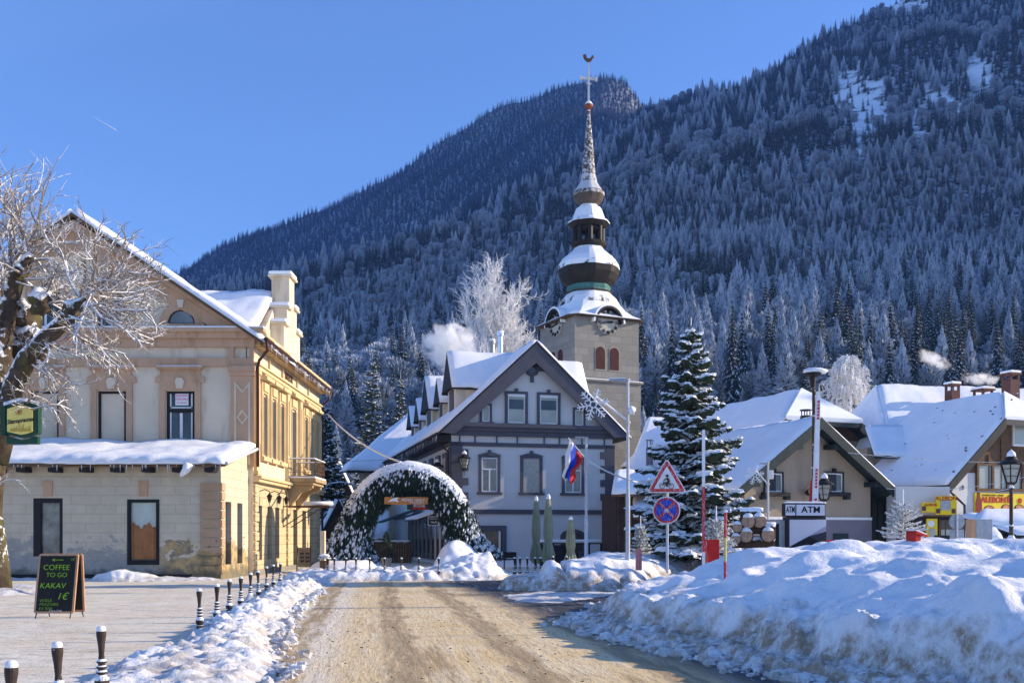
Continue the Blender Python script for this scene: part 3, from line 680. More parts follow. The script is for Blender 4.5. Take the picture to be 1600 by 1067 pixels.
def pane_window(fr, a, b, c, d, t, parent, framem='white', glassm='glass', style='cross', sur=None, surm='grey', sill=True, fw=.07, arched=False, surw=.16, curtain=False):
    """window at wall plane t (outside is towards -t); parts frame and pane hang on the window"""
    sm = MB(); sw = surw
    if sur is not None:
        sm.box(a-sw, a, t-.09, t+.02, c-.02, d+sw, fr); sm.box(b, b+sw, t-.09, t+.02, c-.02, d+sw, fr)
        sm.box(a, b, t-.088, t+.02, d, d+sw, fr)
        if arched:
            n = 8; arc = [(a-sw+(b-a+2*sw)*i/n, d+sw-.002+.13*sin(pi*i/n)) for i in range(n+1)]
            sm.prism([(a-sw, d+sw-.003)]+list(reversed(arc[1:-1]))[::-1]+[(b+sw, d+sw-.003)] if False else [(a-sw-.04, d+sw-.05), (b+sw+.04, d+sw-.05)]+[(x, z) for x, z in reversed(arc)], t-.12, t, fr)
        m_ = (a+b)/2; sm.box(m_-.09, m_+.09, t-.14, t, d+sw*.7, d+sw+.16+(.1 if arched else 0), fr)
        if sill: sm.box(a-sw-.1, b+sw+.1, t-.17, t, c-.15, c-.02, fr)
        w = sm.build('window', M[surm], parent)
    else:
        if sill: sm.box(a-.08, b+.08, t-.12, t+.05, c-.07, c, fr)
        else: sm.box(a-.03, b+.03, t-.015, t+.02, c-.03, c, fr)
        w = sm.build('window', M[surm], parent)
    g = MB().box(a, b, t-.018, t+.01, c, d, fr).build('pane', M[glassm], w)
    f = MB(); y0, y1 = t-.05, t-.015
    if style != 'none':
        f.box(a, a+fw, y0, y1, c, d, fr).box(b-fw, b, y0, y1, c, d, fr).box(a+fw, b-fw, y0, y1, c, c+fw, fr).box(a+fw, b-fw, y0, y1, d-fw, d, fr)
        if style == 'cross':
            h = c+(d-c)*.66; m_ = (a+b)/2
            f.box(a+fw, b-fw, y0-.01, y1, h-.04, h+.04, fr).box(m_-.04, m_+.04, y0-.008, y1, c+fw, h-.04, fr)
        if style == 'trans':
            h = c+(d-c)*.66; f.box(a+fw, b-fw, y0-.01, y1, h-.04, h+.04, fr)
        f.build('frame', M[framem], w)
    if curtain:
        k = MB(); n = 14
        for i in range(n):
            x0 = a+fw+(b-a-2*fw)*i/n; x1 = a+fw+(b-a-2*fw)*(i+.62)/n
            k.box(x0, x1, t-.026, t-.0185, c+fw, d-fw, fr)
        k.build('curtain', M['curtain'], w)
    return w
def lantern(name, c, h, parent=None, label=None, group=None, post=None, bracket=None, snowy=True):
    """hexagonal street lantern, c = bottom centre of the lamp head, h = head height"""
    c = Vector(c)
    if parent is None: root = thing(name, (c.x, c.y, c.z-(post or 0)), label, 'street lamp', group)
    else: root = parent
    r = h*.30
    m = MB(); m.lathe([(r*.35, 0), (r*.5, h*.04), (r*.45, h*.07)], c, 6)
    for k in range(6):
        a = 2*pi*k/6; m.tube([c+Vector((cos(a)*r*.48, sin(a)*r*.48, h*.05)), c+Vector((cos(a)*r, sin(a)*r, h*.58))], h*.018, 4)
        b = a+2*pi/6
        for q in (.35, .75): 
            rr = r*(.48+.52*q); z = h*(.05+.53*q)
            m.tube([c+Vector((cos(a)*rr, sin(a)*rr, z)), c+Vector((cos(b)*rr, sin(b)*rr, z))], h*.010, 4)
    m.lathe([(r*1.25, h*.58), (r*1.05, h*.64), (r*.6, h*.72), (r*.42, h*.80), (r*.30, h*.86), (r*.34, h*.88), (r*.1, h*.95), (.005, h*1.0)], c, 12)
    head = m.build('lamp_head', M['iron'], root)
    MB().lathe([(r*.40, h*.08), (r*.86, h*.57)], c, 6).build('lantern_glass', M['glassl'], head if parent is None else root)
    if snowy: MB().lathe([(r*.36, h*.80), (r*.44, h*.83), (r*.36, h*.92), (r*.12, h*.99), (.01, h*1.02)], c, 10).build('snow_cap', M['snow'], head if parent is None else root, smooth=True)
    if post:
        p = MB(); b = c-Vector((0, 0, post))
        p.lathe([(.09, 0), (.09, .9), (.11, .95), (.11, 1.0), (.055, 1.1), (.045, post*.55), (.06, post*.55+.04), (.045, post*.55+.09), (.04, post-.12), (.07, post-.08), (.03, post)], b, 10)
        p.tube([c+Vector((-h*.45, 0, -h*.22)), c+Vector((0, 0, -h*.12))], .018, 6)
        p.build('post', M['ironsnow'], root)
    if bracket:
        q = MB(); e = c+Vector(bracket)
        q.tube([e, c+Vector(bracket)*.5+Vector((0, 0, .12)), c+Vector((0, 0, 0))], .018, 6); q.tube([e-Vector((0, 0, .3)), c], .013, 6)
        q.build('bracket', M['iron'], root)
    return root
# ------------------------------------------------------------------ the long building on the left
L = thing('corner_building', (-18.5, 43.5, 0), 'large cream and terracotta building with a low snowy wing and sunlit street side', 'building')
F0 = Fr(-26, 43.5)                     # gable front: s to the right, t away
G = 15.0; EAVE = 10.25
f0 = lambda px: gx(px, 43.5)+26
z0 = lambda py: zz(py, 43.5)
SF = Fr(-11, 43.5, 90)                 # street side: s away from the camera, outside is towards +X (t negative)
sy = lambda px: 11*1600/(800-px)-43.5
# main walls
holes = []
for px in (70, 175, 282, -35): holes.append((f0(px)-.60, f0(px)+.60, 5.0, z0(611)))
mb = MB(); wall_holes(mb, F0, 0, G, 0, EAVE-.2, holes, .22)
gz = lambda s: 15.0-abs(s-7.5)*.66
att = [(f0(72)-.6, f0(72)+.6, z0(514), z0(453)), (f0(176)-.6, f0(176)+.6, z0(514), z0(453))]
mb.prism([(0, EAVE-.2), (G, EAVE-.2), (G, EAVE+.05), (7.5, 15.0), (0, EAVE+.05)], .05, .3, F0)
mb.box(0, .3, .01, 15, 0, EAVE, F0)
# side wall with its tall slots
sh = []
for px in (408.7, 422.8, 436): sh.append((sy(px)+.0, sy(px)+.72, 5.25, 7.85))
sh.append((sy(453.7), sy(453.7)+.95, 4.5, 7.9))
for px in (474, 482.8, 492): sh.append((sy(px)+.0, sy(px)+.72, 5.25, 7.85))
mb.box(0, 15, .25, .3, 0, EAVE, SF)
side = MB(); wall_holes(side, SF, 0, 15, 3.95, EAVE, [(a, b, c, d) for a, b, c, d in sh], .24)
wall = mb.build('wall', M['cream'], L)
side.build('street_wall', M['cream'], L)
lo = MB(); gh = []
for px in (402, 418, 430): gh.append((sy(px), sy(px)+.85, .62, 3.0))
gh.append((8.0, 9.0, .15, 3.0)); gh.append((10.2, 11.2, .15, 3.0)); gh.append((12.3, 13.1, .62, 3.0))
wall_holes(lo, SF, 0, 15, 0, 3.95, gh, .24)
lo.build('ground_floor_wall', M['ashlar'], L)
# end wall away from the camera, inner dark boxes behind the openings
MB().box(.02, 14.7, 14.75, 15, 0, EAVE, F0).build('end_wall', M['cream'], L)
tr = MB()
for a, b, c, d in sh:                  # surrounds, caps, sills of the upper floor
    tr.box(a-.24, a, -.10, 0, c-.1, d+.1, SF); tr.box(b, b+.24, -.10, 0, c-.1, d+.1, SF)
    tr.box(a-.24, b+.24, -.099, 0, d+.1, d+.62, SF); tr.box(a-.08, b+.08, -.16, -.1, d+.18, d+.55, SF)
    tr.box(a-.34, b+.34, -.34, 0, d+.64, d+.80, SF); tr.box(a-.28, b+.28, -.24, 0, d+.80, d+.88, SF)
    if c > 5: tr.box(a-.34, b+.34, -.20, 0, c-.28, c-.1, SF)
    tr.box(a-.16, a-.1, -.13, -.1, c, d, SF); tr.box(b+.1, b+.16, -.13, -.1, c, d, SF)
for s in (0.12, 6.15, 9.15, 14.3):     # pilasters
    tr.box(s, s+.55, -.14, 0, 4.45, 8.6, SF); tr.box(s-.06, s+.61, -.20, 0, 8.6, 8.8, SF); tr.box(s-.06, s+.61, -.2, 0, 4.3, 4.45, SF)
    tr.box(s+.16, s+.39, -.19, -.14, 5.6, 8.2, SF)
tr.box(0, 15, -.16, 0, 8.82, 8.98, SF); tr.box(0, 15, -.24, 0, 8.98, 9.06, SF)       # string courses
tr.box(0, 15, -.26, 0, 3.98, 4.12, SF); tr.box(0, 15, -.36, 0, 4.12, 4.24, SF)
tr.box(0, 15, -.30, 0, 9.78, 9.95, SF); tr.box(0, 15, -.48, 0, 9.95, 10.12, SF); tr.box(-.2, 15.2, -.62, 0, 10.12, 10.22, SF)
for s in np.arange(.3, 14.9, .42): tr.box(s, s+.16, -.42, -.05, 9.72, 9.94, SF)       # modillions
for s in (2.65, 5.3, 8.6, 11.5): tr.box(s, s+.08, -.10, 0, 9.06, 9.78, SF)
tr.build('street_trim', pm('ochre_trim', (.62, .47, .26), .85, .1, 1.5, .25, 25), L)  # street trim paint, yellower than the terracotta front
text_part('RAZOR', .5, SF.p(6.9, -.02, 9.42), SF.u+(0,), (0, 0, 1), M['timber'], L, th=.04)
sw = MB()
for i, (a, b, c, d) in enumerate(sh+gh):
    w = MB().box(a, b, .20, .24, c, d, SF).build('window', M['dark'], L)
    MB().box(a+.08, b-.08, .185, .20, c+.08, d-.08, SF).build('pane', M['glass'], w)
# quoins of the ground floor
q = MB()
for s in (.05, 6.4, 14.2):
    for k in range(9): q.box(s, s+.55+(.12 if k % 2 else 0), -.09, 0, .25+k*.41, .60+k*.41, SF)
q.build('quoins', M['ashlar'], L)
MB().box(0, 15, -.08, 0, 0, .22, SF).build('plinth', M['stone'], L)
# gable front trim
tf = MB()
tf.box(-.1, G+.12, -.22, 0, z0(558), z0(525)-.02, F0) if False else None
tf.box(0, G+.05, -.12, 0, z0(573), z0(560), F0)
tf.box(0, G+.10, -.14, 0, z0(543), z0(530), F0); tf.box(0, G+.25, -.30, 0, z0(530), z0(521), F0)
tf.box(f0(225)-12, G+.55, -.46, 0, z0(521), z0(515), F0)
for a, b in ((f0(358), f0(366)), (f0(391), G+.06)): tf.box(a, b, -.11, 0, z0(560), z0(543), F0)
a, b = f0(362), f0(397)                # corner pilaster
tf.box(a, b, -.16, 0, 4.6, z0(588), F0); tf.box(a-.06, b+.06, -.22, 0, z0(588), z0(581), F0); tf.box(a-.1, b+.1, -.28, 0, z0(581), z0(573), F0)
for px in (70, 175, 282, -35):
    c_ = f0(px); a, b = c_-.6, c_+.6; d = z0(611)
    tf.box(a-.28, a-.03, -.10, 0, 5.0, d+.35, F0); tf.box(b+.03, b+.28, -.10, 0, 5.0, d+.35, F0); tf.box(a-.03, b+.03, -.098, 0, d+.03, d+.86, F0)
    for sg in (-1, 1):
        e = a-.03 if sg < 0 else b+.03
        tf.prism([(e, d+.35), (e+sg*.42, d+.35), (e+sg*.40, d+.6), (e+sg*.22, d+.66), (e+sg*.2, d+.86), (e, d+.86)][::sg], -.085, 0, F0)
    tf.box(a-.30, b+.30, -.17, 0, d+.86, d+.93, F0); tf.box(a-.38, b+.38, -.26, 0, d+.93, d+1.02, F0)
# attic
for a, b, c, d in att:
    tf.box(a-.25, a, -.06, .04, c-.1, d+.1, F0); tf.box(b, b+.25, -.06, .04, c-.1, d+.1, F0); tf.box(a-.25, b+.25, -.055, .04, d+.1, d+.38, F0); tf.box(a-.3, b+.3, -.1, .04, c-.22, c-.1, F0)
hc, hz = f0(284), z0(506)
n = 14; ring = [(hc+cos(pi*i/n)*.92, hz+sin(pi*i/n)*.92) for i in range(n+1)]+[(hc+cos(pi-pi*i/n)*.58, hz+sin(pi-pi*i/n)*.58) for i in range(n+1)]
for i in range(n):
    p = [ring[i], ring[i+1], ring[2*n+1-i-1], ring[2*n+1-i]]; tf.prism(p[::-1] if False else p, -.1, .05, F0)
tf.box(hc-1.0, hc+1.0, -.14, .04, hz-.22, hz-.02, F0); tf.box(hc-.12, hc+.12, -.18, .04, hz+.62, hz+1.0, F0)
# raking bands below the roof
for sg in (1, -1):
    e = 7.5+sg*7.5; e2 = 7.5+sg*7.5
    pl = [(7.5, 14.96), (7.5, 13.86), (e-sg*1.25, EAVE-.02), (e+sg*.05, EAVE-.02)]
    tf.prism(pl if sg < 0 else pl[::-1], -.12, .05, F0)
    pl = [(7.5, 14.99), (7.5, 14.65), (e+sg*.1, 9.98), (e+sg*.45, 10.02)]
    tf.prism(pl if sg < 0 else pl[::-1], -.35, -.12, F0)
tf.build('front_trim', M['terra'], L)
for px in (70, 175, 282, -35):
    c_ = f0(px); d = z0(611)
    MB().prism([(c_-.13, d+.10), (c_+.13, d+.10), (c_+.2, d+.42), (c_+.1, d+.55), (c_-.1, d+.55), (c_-.2, d+.42)], -.17, -.1, F0).build('keystone', M['cream'], L)
fan = MB()
MB().prism([(hc-.1, hz+.66), (hc+.1, hz+.66), (hc+.14, hz+.98), (hc-.14, hz+.98)], -.21, -.1, F0).build('keystone', M['cream'], L)
a, b = f0(362)+.16, f0(397)-.2; zt = z0(598)
for x in (a, b): fan.box(x, x+.07, -.18, -.16, 4.7, zt, F0)
m_ = (a+b)/2+.035
for sg in (1, -1): fan.prism([(m_+sg*.31, zt), (m_+sg*.31, zt-.1), (m_, zt-.45), (m_, zt-.35)][::-sg], -.182, -.16, F0)
for sg in (1, -1):
    for up in (1, -1):
        p = [(m_, 6.7+up*.32), (m_+sg*.24, 6.7), (m_+sg*.16, 6.7), (m_, 6.7+up*.22)]
        fan.prism(p if sg*up < 0 else p[::-1], -.183, -.16, F0)
for x in (a-.0, b-.1): fan.box(f0(313)*0+x, x+.14, -.018, 0, z0(558), z0(545), F0)
fan.build('cream_ornament', M['cream'], L)
snl = MB(); snl.box(f0(225)-12, G+.55, -.46, -.02, z0(515), z0(515)+.07, F0)
for px in (70, 175, 282, -35): snl.box(f0(px)-.96, f0(px)+.96, -.25, 0, z0(611)+1.02, z0(611)+1.06, F0)
snl.build('ledge_snow', M['snow'], L, bevel=.02)
for px in (70, 175, -35):              # blind windows with a narrow brown frame
    a, b = f0(px)-.6, f0(px)+.6; d = z0(611)
    w = MB().box(a, b, .12, .2, 5.0, d, F0).build('blind_window', M['cream'], L)
    MB().box(a, a+.1, .05, .12, 5.0, d, F0).box(b-.1, b, .05, .12, 5.0, d, F0).box(a+.1, b-.1, .05, .12, d-.1, d, F0).build('frame', M['dark'], w)
a, b = f0(282)-.6, f0(282)+.6; d = z0(611)
w = MB().box(a, b, .17, .2, 5.0, d, F0).build('window', M['dark'], L)
MB().box(a, a+.1, .05, .17, 5, d, F0).box(b-.1, b, .05, .17, 5, d, F0).box(a+.1, b-.1, .05, .17, d-.1, d, F0).box(a+.1, b-.1, .05, .17, 7.0-.07, 7.07, F0).build('outer_frame', M['dark'], w)
MB().box(a+.1, b-.1, .15, .17, 5, d-.1, F0).build('pane', M['glass'], w)
MB().box(a+.12, a+.18, .10, .15, 5, d-.1, F0).box(b-.18, b-.12, .10, .15, 5, d-.1, F0).box((a+b)/2-.06, (a+b)/2+.06, .10, .15, 5, 6.9, F0).box(a+.12, b-.12, .10, .15, 7.1, 7.16, F0).build('frame', M['white'], w)
MB().box(a+.36, b-.28, .06, .08, 7.22, 7.74, F0).build('notice', M['signwhite'], w)
pink = pm('pink_ink', (.75, .05, .25), .6, .05, 5, 0)
for i, (tx, sz) in enumerate((('PRODAMO', .125), ('FOR SALE', .125), ('051 228 644', .085))):
    text_part(tx, sz, F0.p((a+b)/2+.04, .055, 7.63-i*.15), F0.u+(0,), (0, 0, 1), pink, w, th=.006)
for a, b, c, d in att:
    w = MB().box(a, b, .0, .05, c, d, F0).build('window', M['dark'], L)
    MB().box(a+.12, b-.12, -.02, 0, c+.1, d-.1, F0).build('pane', M['glass'], w)
    MB().box((a+b)/2-.05, (a+b)/2+.05, -.05, -.02, c+.1, d-.1, F0).box(a+.12, a+.18, -.05, -.02, c+.1, d-.1, F0).build('frame', M['white'], w)
w = MB(); w.prism([(hc+cos(pi*i/n)*.58, hz+sin(pi*i/n)*.58) for i in range(n+1)], -.01, .05, F0)
w = w.build('lunette', M['dark'], L)
MB().prism([(hc+cos(pi*i/n)*.5, hz+.03+sin(pi*i/n)*.5) for i in range(n+1)], -.03, -.01, F0).build('pane', glass_mat('lunette_glass', (.16, .17, .17), .2, .3), w)
# roof
for sg, nm in ((1, 'roof'), (-1, 'roof')):
    xe = -18.5+sg*8.05; ze = 15.05-8.05*.66+.1
    P_ = [Vector((xe, 43.0, ze)), Vector((xe, 58.9, ze)), Vector((-18.5, 58.9, 15.25)), Vector((-18.5, 43.0, 15.25))]
    if sg < 0: P_ = [P_[1], P_[0], P_[3], P_[2]]
    r_ = slab(*P_, .14).build(nm, M['timber'], L)
    roof_snow(*P_, .36, 60, 24, seed=3, edge=.35, rag=.10).build('snow', M['snow'], r_, smooth=True)
# gutter, downpipe
g = MB(); g.tube([(-10.33, 42.95, 9.93), (-10.33, 58.9, 9.93)], .09, 8); g.build('gutter', M['brass'], L)
dp = MB(); dp.tube([(-10.33, 43.1, 9.9), (-10.33, 43.25, 9.5), (-10.72, 43.42, 9.1), (-10.78, 43.42, 8.8), (-10.78, 43.42, 4.6)], .065, 8)
dp.tube([(-10.33, 58.6, 9.9), (-10.5, 58.5, 9.4), (-10.82, 58.4, 9.1), (-10.82, 58.4, .3)], .065, 8); dp.build('downpipe', M['brass'], L, smooth=True)
# cross gable and its stepped parapet
cr = MB()
MB().hull([(-12.2, 48.2, 10.8), (-12.2, 56.4, 10.8), (-12.2, 52.3, 13.9)], (.3, 0, 0)).build('cross_gable', M['cream'], L)
for sg in (-1, 1):
    P_ = [Vector((-18.5, 52.3+sg*4.4, 11.0)), Vector((-12.1, 52.3+sg*4.4, 11.0)), Vector((-12.1, 52.3, 13.95)), Vector((-18.5, 52.3, 13.95))]
    if sg > 0: P_ = [P_[1], P_[0], P_[3], P_[2]]
    r_ = slab(*P_, .12).build('cross_roof', M['timber'], L); roof_snow(*P_, .3, 30, 14, seed=9).build('snow', M['snow'], r_, smooth=True)
st = MB(); cs = MB()
PF = Fr(0, 0)
steps = [(50.5, 51.2, 12.1), (51.2, 51.75, 13.05), (51.75, 52.9, 14.75), (52.9, 53.5, 13.3), (53.5, 54.3, 12.2)]
for y0_, y1_, zt in steps:
    st.box(-12.15, -11.25, y0_, y1_, 9.9, zt, I0)
    st.box(-12.32, -11.1, y0_-.12, y1_+.12, zt, zt+.10, I0); MB().box(-12.3, -11.12, y0_-.1, y1_+.1, zt+.10, zt+.30, I0).build('parapet_snow', M['snow'], L, bevel=.07)
st.build('stepped_parapet', M['cream'], L)
# balcony
bl = MB(); b0, b1 = 6.3, 9.2
bl.box(b0, b1, -1.45, -.02, 4.30, 4.48, SF); bl.box(b0+.08, b1-.08, -1.32, -.02, 4.16, 4.30, SF)
for s in (b0+.25, b1-.55):
    prof = [(0, 4.16), (-1.25, 4.16), (-1.25, 4.02), (-1.05, 3.9), (-.8, 3.86), (-.62, 3.7), (-.5, 3.5), (-.3, 3.3), (-.2, 3.1), (0, 2.95)]
    bl.hull([SF.p(s, x, z) for x, z in prof], SF.p(s+.3, 0, 0)-SF.p(s, 0, 0))
bal = bl.build('balcony', pm('balcony_stone', (.40, .29, .16), .85, .2, 2, .3, 18), L)
rl = MB(); rs = MB()
def railing(p, q):
    p, q = Vector(p), Vector(q); n = max(2, int((q-p).length/.16)); up = Vector((0, 0, 1))
    for z in (.10, .28, .93): rl.tube([p+up*z, q+up*z], .018, 4)
    for i in range(n+1):
        b_ = p+(q-p)*i/n; rl.tube([b_, b_+up*.93], .008, 4)
        if i < n:
            c_ = p+(q-p)*(i+.5)/n
            rl.tube([c_+up*(.45+.13*sin(k)) + (q-p).normalized()*.055*cos(k) for k in np.linspace(0, 6.28, 9)], .006, 3)
            rl.tube([c_+up*(.72+.1*sin(k)) + (q-p).normalized()*.045*cos(k) for k in np.linspace(0, 6.28, 8)], .006, 3)
    rs.tube([p+up*.96, q+up*.96], .034, 6)
e = .08
railing(SF.p(b0+e, -.05, 4.48), SF.p(b0+e, -1.38, 4.48)); railing(SF.p(b0+e, -1.38, 4.48), SF.p(b1-e, -1.38, 4.48)); railing(SF.p(b1-e, -1.38, 4.48), SF.p(b1-e, -.05, 4.48))
rl.build('railing', M['timber'], bal); rs.build('rail_snow', M['snow'], bal)
sn = MB(); sn.box(b0+.0, b1, -1.43, -.05, 4.48, 4.57, SF); sn.build('snow', M['snow'], bal, bevel=.03)
# three wall lamps above the ground floor openings
for px in (402, 418, 430):
    s = sy(px)+.45; c = SF.p(s, -.42, 3.12)
    lm = MB(); lm.tube([SF.p(s, 0, 3.62), SF.p(s, -.2, 3.70), SF.p(s, -.42, 3.62), c+Vector((0, 0, .4))], .022, 6)
    lm.lathe([(.05, 0), (.11, .26), (.15, .27), (.05, .38), (.01, .44)], c, 6)
    lo_ = lm.build('wall_lamp', M['iron'], L)
    MB().lathe([(.055, .02), (.105, .25)], c+Vector((0, 0, .0)), 6).build('lamp_glass', M['glassl'], lo_)
# steel awning arm on the street side with a snowed-up roll
aw = thing('awning_arm', SF.p(5.6, 0, 2.9), 'rusty steel bracket holding a snow covered roll out from the street wall', 'bracket')
a_ = MB(); s = 5.7
a_.tube([SF.p(s, 0, 3.08), SF.p(s, -2.2, 3.12)], .045, 4); a_.tube([SF.p(s, 0, 2.1), SF.p(s, -1.5, 3.06)], .035, 4); a_.tube([SF.p(s, 0, 2.1), SF.p(s, 0, 3.5)], .035, 4)
a_.tube([SF.p(s+1.8, 0, 2.1), SF.p(s+1.8, -1.5, 3.06)], .035, 4); a_.tube([SF.p(s+1.8, 0, 3.1), SF.p(s+1.8, -2.2, 3.1)], .04, 4)
a_.build('bracket', M['timber'], aw)
MB().tube([SF.p(s-.1, -1.0, 3.22), SF.p(s+.2, -2.35, 3.24)], .10, 10).tube([SF.p(s+1.8, -1.1, 3.2), SF.p(s+.3, -2.3, 3.22)], .08, 8).build('snowy_roll', M['frost'], aw, smooth=True)
# wing
WF = Fr(-30, 39.4); WS = Fr(-11.2, 39.4, 90)
w_ = MB(); f1 = lambda px: gx(px, 39.4)+30; z1 = lambda py: zz(py, 39.4)
wh = [(f1(52), f1(98), z1(869), z1(778)), (f1(199), f1(249), z1(882), z1(780))]
wall_holes(w_, WF, 0, f1(345), 0, 4.42, wh, .24)
wsh = [(.62, 1.45, .55, 3.02), (2.35, 3.15, .55, 3.02)]
wall_holes(w_, WS, 0, 4.1, 0, 4.40, wsh, .24)
w_.add([WS.p(0, 0, 4.4), WS.p(4.1, 0, 4.4), WS.p(4.1, 0, 5.25)], [(0, 1, 2)])
w_.build('wing_wall', M['wing'], L)
k = MB()
for px, pz in ((75, 751), (224, 751)):
    c = f1(px); MB().prism([(c-.16, z1(775)), (c+.16, z1(775)), (c+.19, z1(pz)), (c-.19, z1(pz))], -.05, 0, WF).build('keystone', M['terra'], L)
for i in range(10):
    k.box(f1(313), f1(345)+.05, -.06, 0, .22+i*.355, .52+i*.355, WF); k.box(-.05, .42, -.06, 0, .22+i*.355, .52+i*.355, WS)
k.build('quoins', block_mat('stained_quoins', (.50, .33, .20), (.46, .30, .18), (.4, .28, .17), 3, 3, peel=((.24, .20, .15), (.36, .28, .2))), L)
MB().box(0, f1(300), -.04, 0, 0, .2, WF).build('wing_plinth', M['dark'], L)
for i, (a, b, c, d) in enumerate(wh):
    w = MB().box(a, b, .2, .24, c, d, WF).build('window', M['dark'], L)
    if i == 0:
        MB().box(a, a+.28, .0, .2, c, d, WF).box(b-.12, b, .0, .2, c, d, WF).box(a+.28, b-.12, 0, .2, d-.18, d, WF).build('frame', M['dark'], w)
        MB().box(a+.28, b-.12, .12, .2, c, d-.18, WF).build('pane', glass_mat('reflecting_glass', (.16, .16, .15), .12, .7), w)
    else:
        MB().box(a, a+.12, -.03, .2, c, d, WF).box(b-.12, b, -.03, .2, c, d, WF).box(a+.12, b-.12, -.03, .2, d-.12, d, WF).box(a+.12, b-.12, -.03, .2, c, c+.18, WF).build('frame', M['black'], w)
        MB().box(a+.12, b-.12, .10, .2, c+.18, d-.12, WF).build('pane', glass_mat('greenish_pane', (.44, .50, .46), .15, .12), w)
        cu = MB(); zt = c+.18+(d-c-.3)*.60; n = 26; vs = []
        for i_ in range(n+1):
            s_ = a+.14+(b-a-.28)*i_/n; yy = .07+.018*sin(i_*1.3)
            zt_ = zt+.09*sin(i_*.42+.6)+.05*sin(i_*1.1)
            vs += [WF.p(s_, yy, c+.19), WF.p(s_, yy, zt_), WF.p(s_, yy+.012, c+.19), WF.p(s_, yy+.012, zt_)]
        cu.add(vs, [(4*i_, 4*i_+4, 4*i_+5, 4*i_+1) for i_ in range(n)]+[(4*i_+3, 4*i_+7, 4*i_+6, 4*i_+2) for i_ in range(n)]+[(4*i_+1, 4*i_+5, 4*i_+7, 4*i_+3) for i_ in range(n)])
        cu.build('brown_curtain', pm('brown_cloth', (.34, .15, .06), .9, .2, 3, .2, 20), w)
for a, b, c, d in wsh:
    w = MB().box(a, b, .20, .24, c, d, WS).build('window', M['dark'], L); MB().box(a+.08, b-.08, .185, .2, c+.08, d-.08, WS).build('pane', M['glass'], w)
P_ = [Vector((-30, 38.75, 4.42)), Vector((-10.85, 38.75, 4.42)), Vector((-10.85, 43.45, 5.45)), Vector((-30, 43.45, 5.45))]
r_ = slab(*P_, .12).build('wing_roof', M['timber'], L)
roof_snow(*P_, .36, 90, 20, seed=14, edge=.5, rag=.16).build('snow', M['snow'], r_, smooth=True)
for px in (4, 43, 92, 140, 188, 236, 283, 333): c = f1(px); MB().box(c-.17, c+.17, -.58, 0, 4.10, 4.28, WF).build('rafter_end', M['dark'], L)
MB().tube([(-10.80, 38.7, 4.42), (-10.80, 43.4, 5.35)], .07, 8).build('wing_gutter', M['frsteel'], L)
ic = MB()                               # overhanging snow curl
ic.tube([at(295, 724, 38.7), at(290, 735, 38.65), at(284, 741, 38.65), at(282, 745, 38.7)], [.22, .15, .09, .02], 8); ic.build('hanging_snow', M['snow'], L, smooth=True)
# menu board and bin beside the street wall
mbd = thing('menu_board', (-9.75, 51, 0), 'yellowed menu board on thin legs leaning by the sunlit street wall', 'sign board')
q0 = at(463, 892, 47.5); 
mbd.location = q0; ORG[mbd.name] = q0
MB().hull([at(465, 884, 47.5), at(484, 884, 47.7), at(484.5, 855, 48.0), at(466, 855, 47.8)], (0, .05, 0)).build('board', pm('menu_paper', (.50, .36, .17), .7, .1, 4, 0), mbd)
mt_ = MB()
for a, b in ((463, 894), (486, 896)): mt_.tube([at(a, b, 47.3), at(a+2 if a < 470 else a-1, 853, 48.0)], .025, 4)
for a, b in ((465, 892), (484, 893)): mt_.tube([at(a, b, 48.5), at(a+1, 856, 48.1)], .02, 4)
mt_.tube([at(464.5, 884.6, 47.45), at(485, 884.6, 47.65)], .02, 4); mt_.build('frame', M['timber'], mbd)
mi = MB()
for r_i in range(3):
    for c_i in range(2): p = at(469+c_i*8.5, 866+r_i*6, 47.5); mi.hull([p, p+Vector((.17, 0, 0)), p+Vector((.17, 0, .1)), p+Vector((0, 0, .1))], (0, .02, 0))
mi.build('pictures', M['brickred'], mbd)
text_part('PIZZA', .16, at(475, 859.5, 47.55), (1, 0, 0), (0, 0, 1), M['red'], mbd)

def icicles(a, b, n, parent, seed, lmax=.35):
    rd = random.Random(seed); m = MB(); a, b = Vector(a), Vector(b)
    for i in range(n):
        p = a.lerp(b, rd.random()); l = lmax*rd.random()**2+.05; m.tube([p, p-Vector((0, 0, l*.5)), p-Vector((0, 0, l))], [.018, .011, .002], 4)
    o = m.build('icicles', M['frost'], parent); o['kind'] = 'stuff'
icicles((-29, 38.72, 4.36), (-10.9, 38.72, 4.36), 60, L, 1)
icicles((-10.3, 43.5, 9.85), (-10.3, 58.5, 9.85), 60, L, 2, .5)
# ------------------------------------------------------------------ pale restaurant house with dark grey trim
RF = Fr(-3.38, 57, 14.4)
sR = lambda px, t=0: RF.s_at(px, t)
def zR(py, px=835): return RF.z_at(py, sR(px))
RW = 9.5; RL = 24
H = thing('restaurant_house', RF.p(0, 0, 0), 'pale house with dark grey trim and steep snowy gable behind the parasols', 'building')
ze, zr = 7.55, 12.55
w_ = MB()
w_.box(0, RW, 0, RL, 0, ze, RF)
w_.prism([(0, ze), (RW, ze), (RW/2, zr-.25)], 0, RL, RF)
w_.build('wall', M['rwall'], H)
t = MB()                               # front trim
def hb(y0, y1, d, a=-.12, b=RW+.12): t.box(a, b, -d, 0, zR(y0), zR(y1), RF)
hb(683, 676, .22); hb(676, 670, .34); hb(670, 664, .5, -.35, RW+.35)
hb(699, 693, .10); hb(803, 796, .12)
for px in (718, 742, 776, 808, 850, 874, 909, 944): t.box(sR(px)-.03, sR(px)+.03, -.08, 0, zR(692.8), zR(683.2), RF)
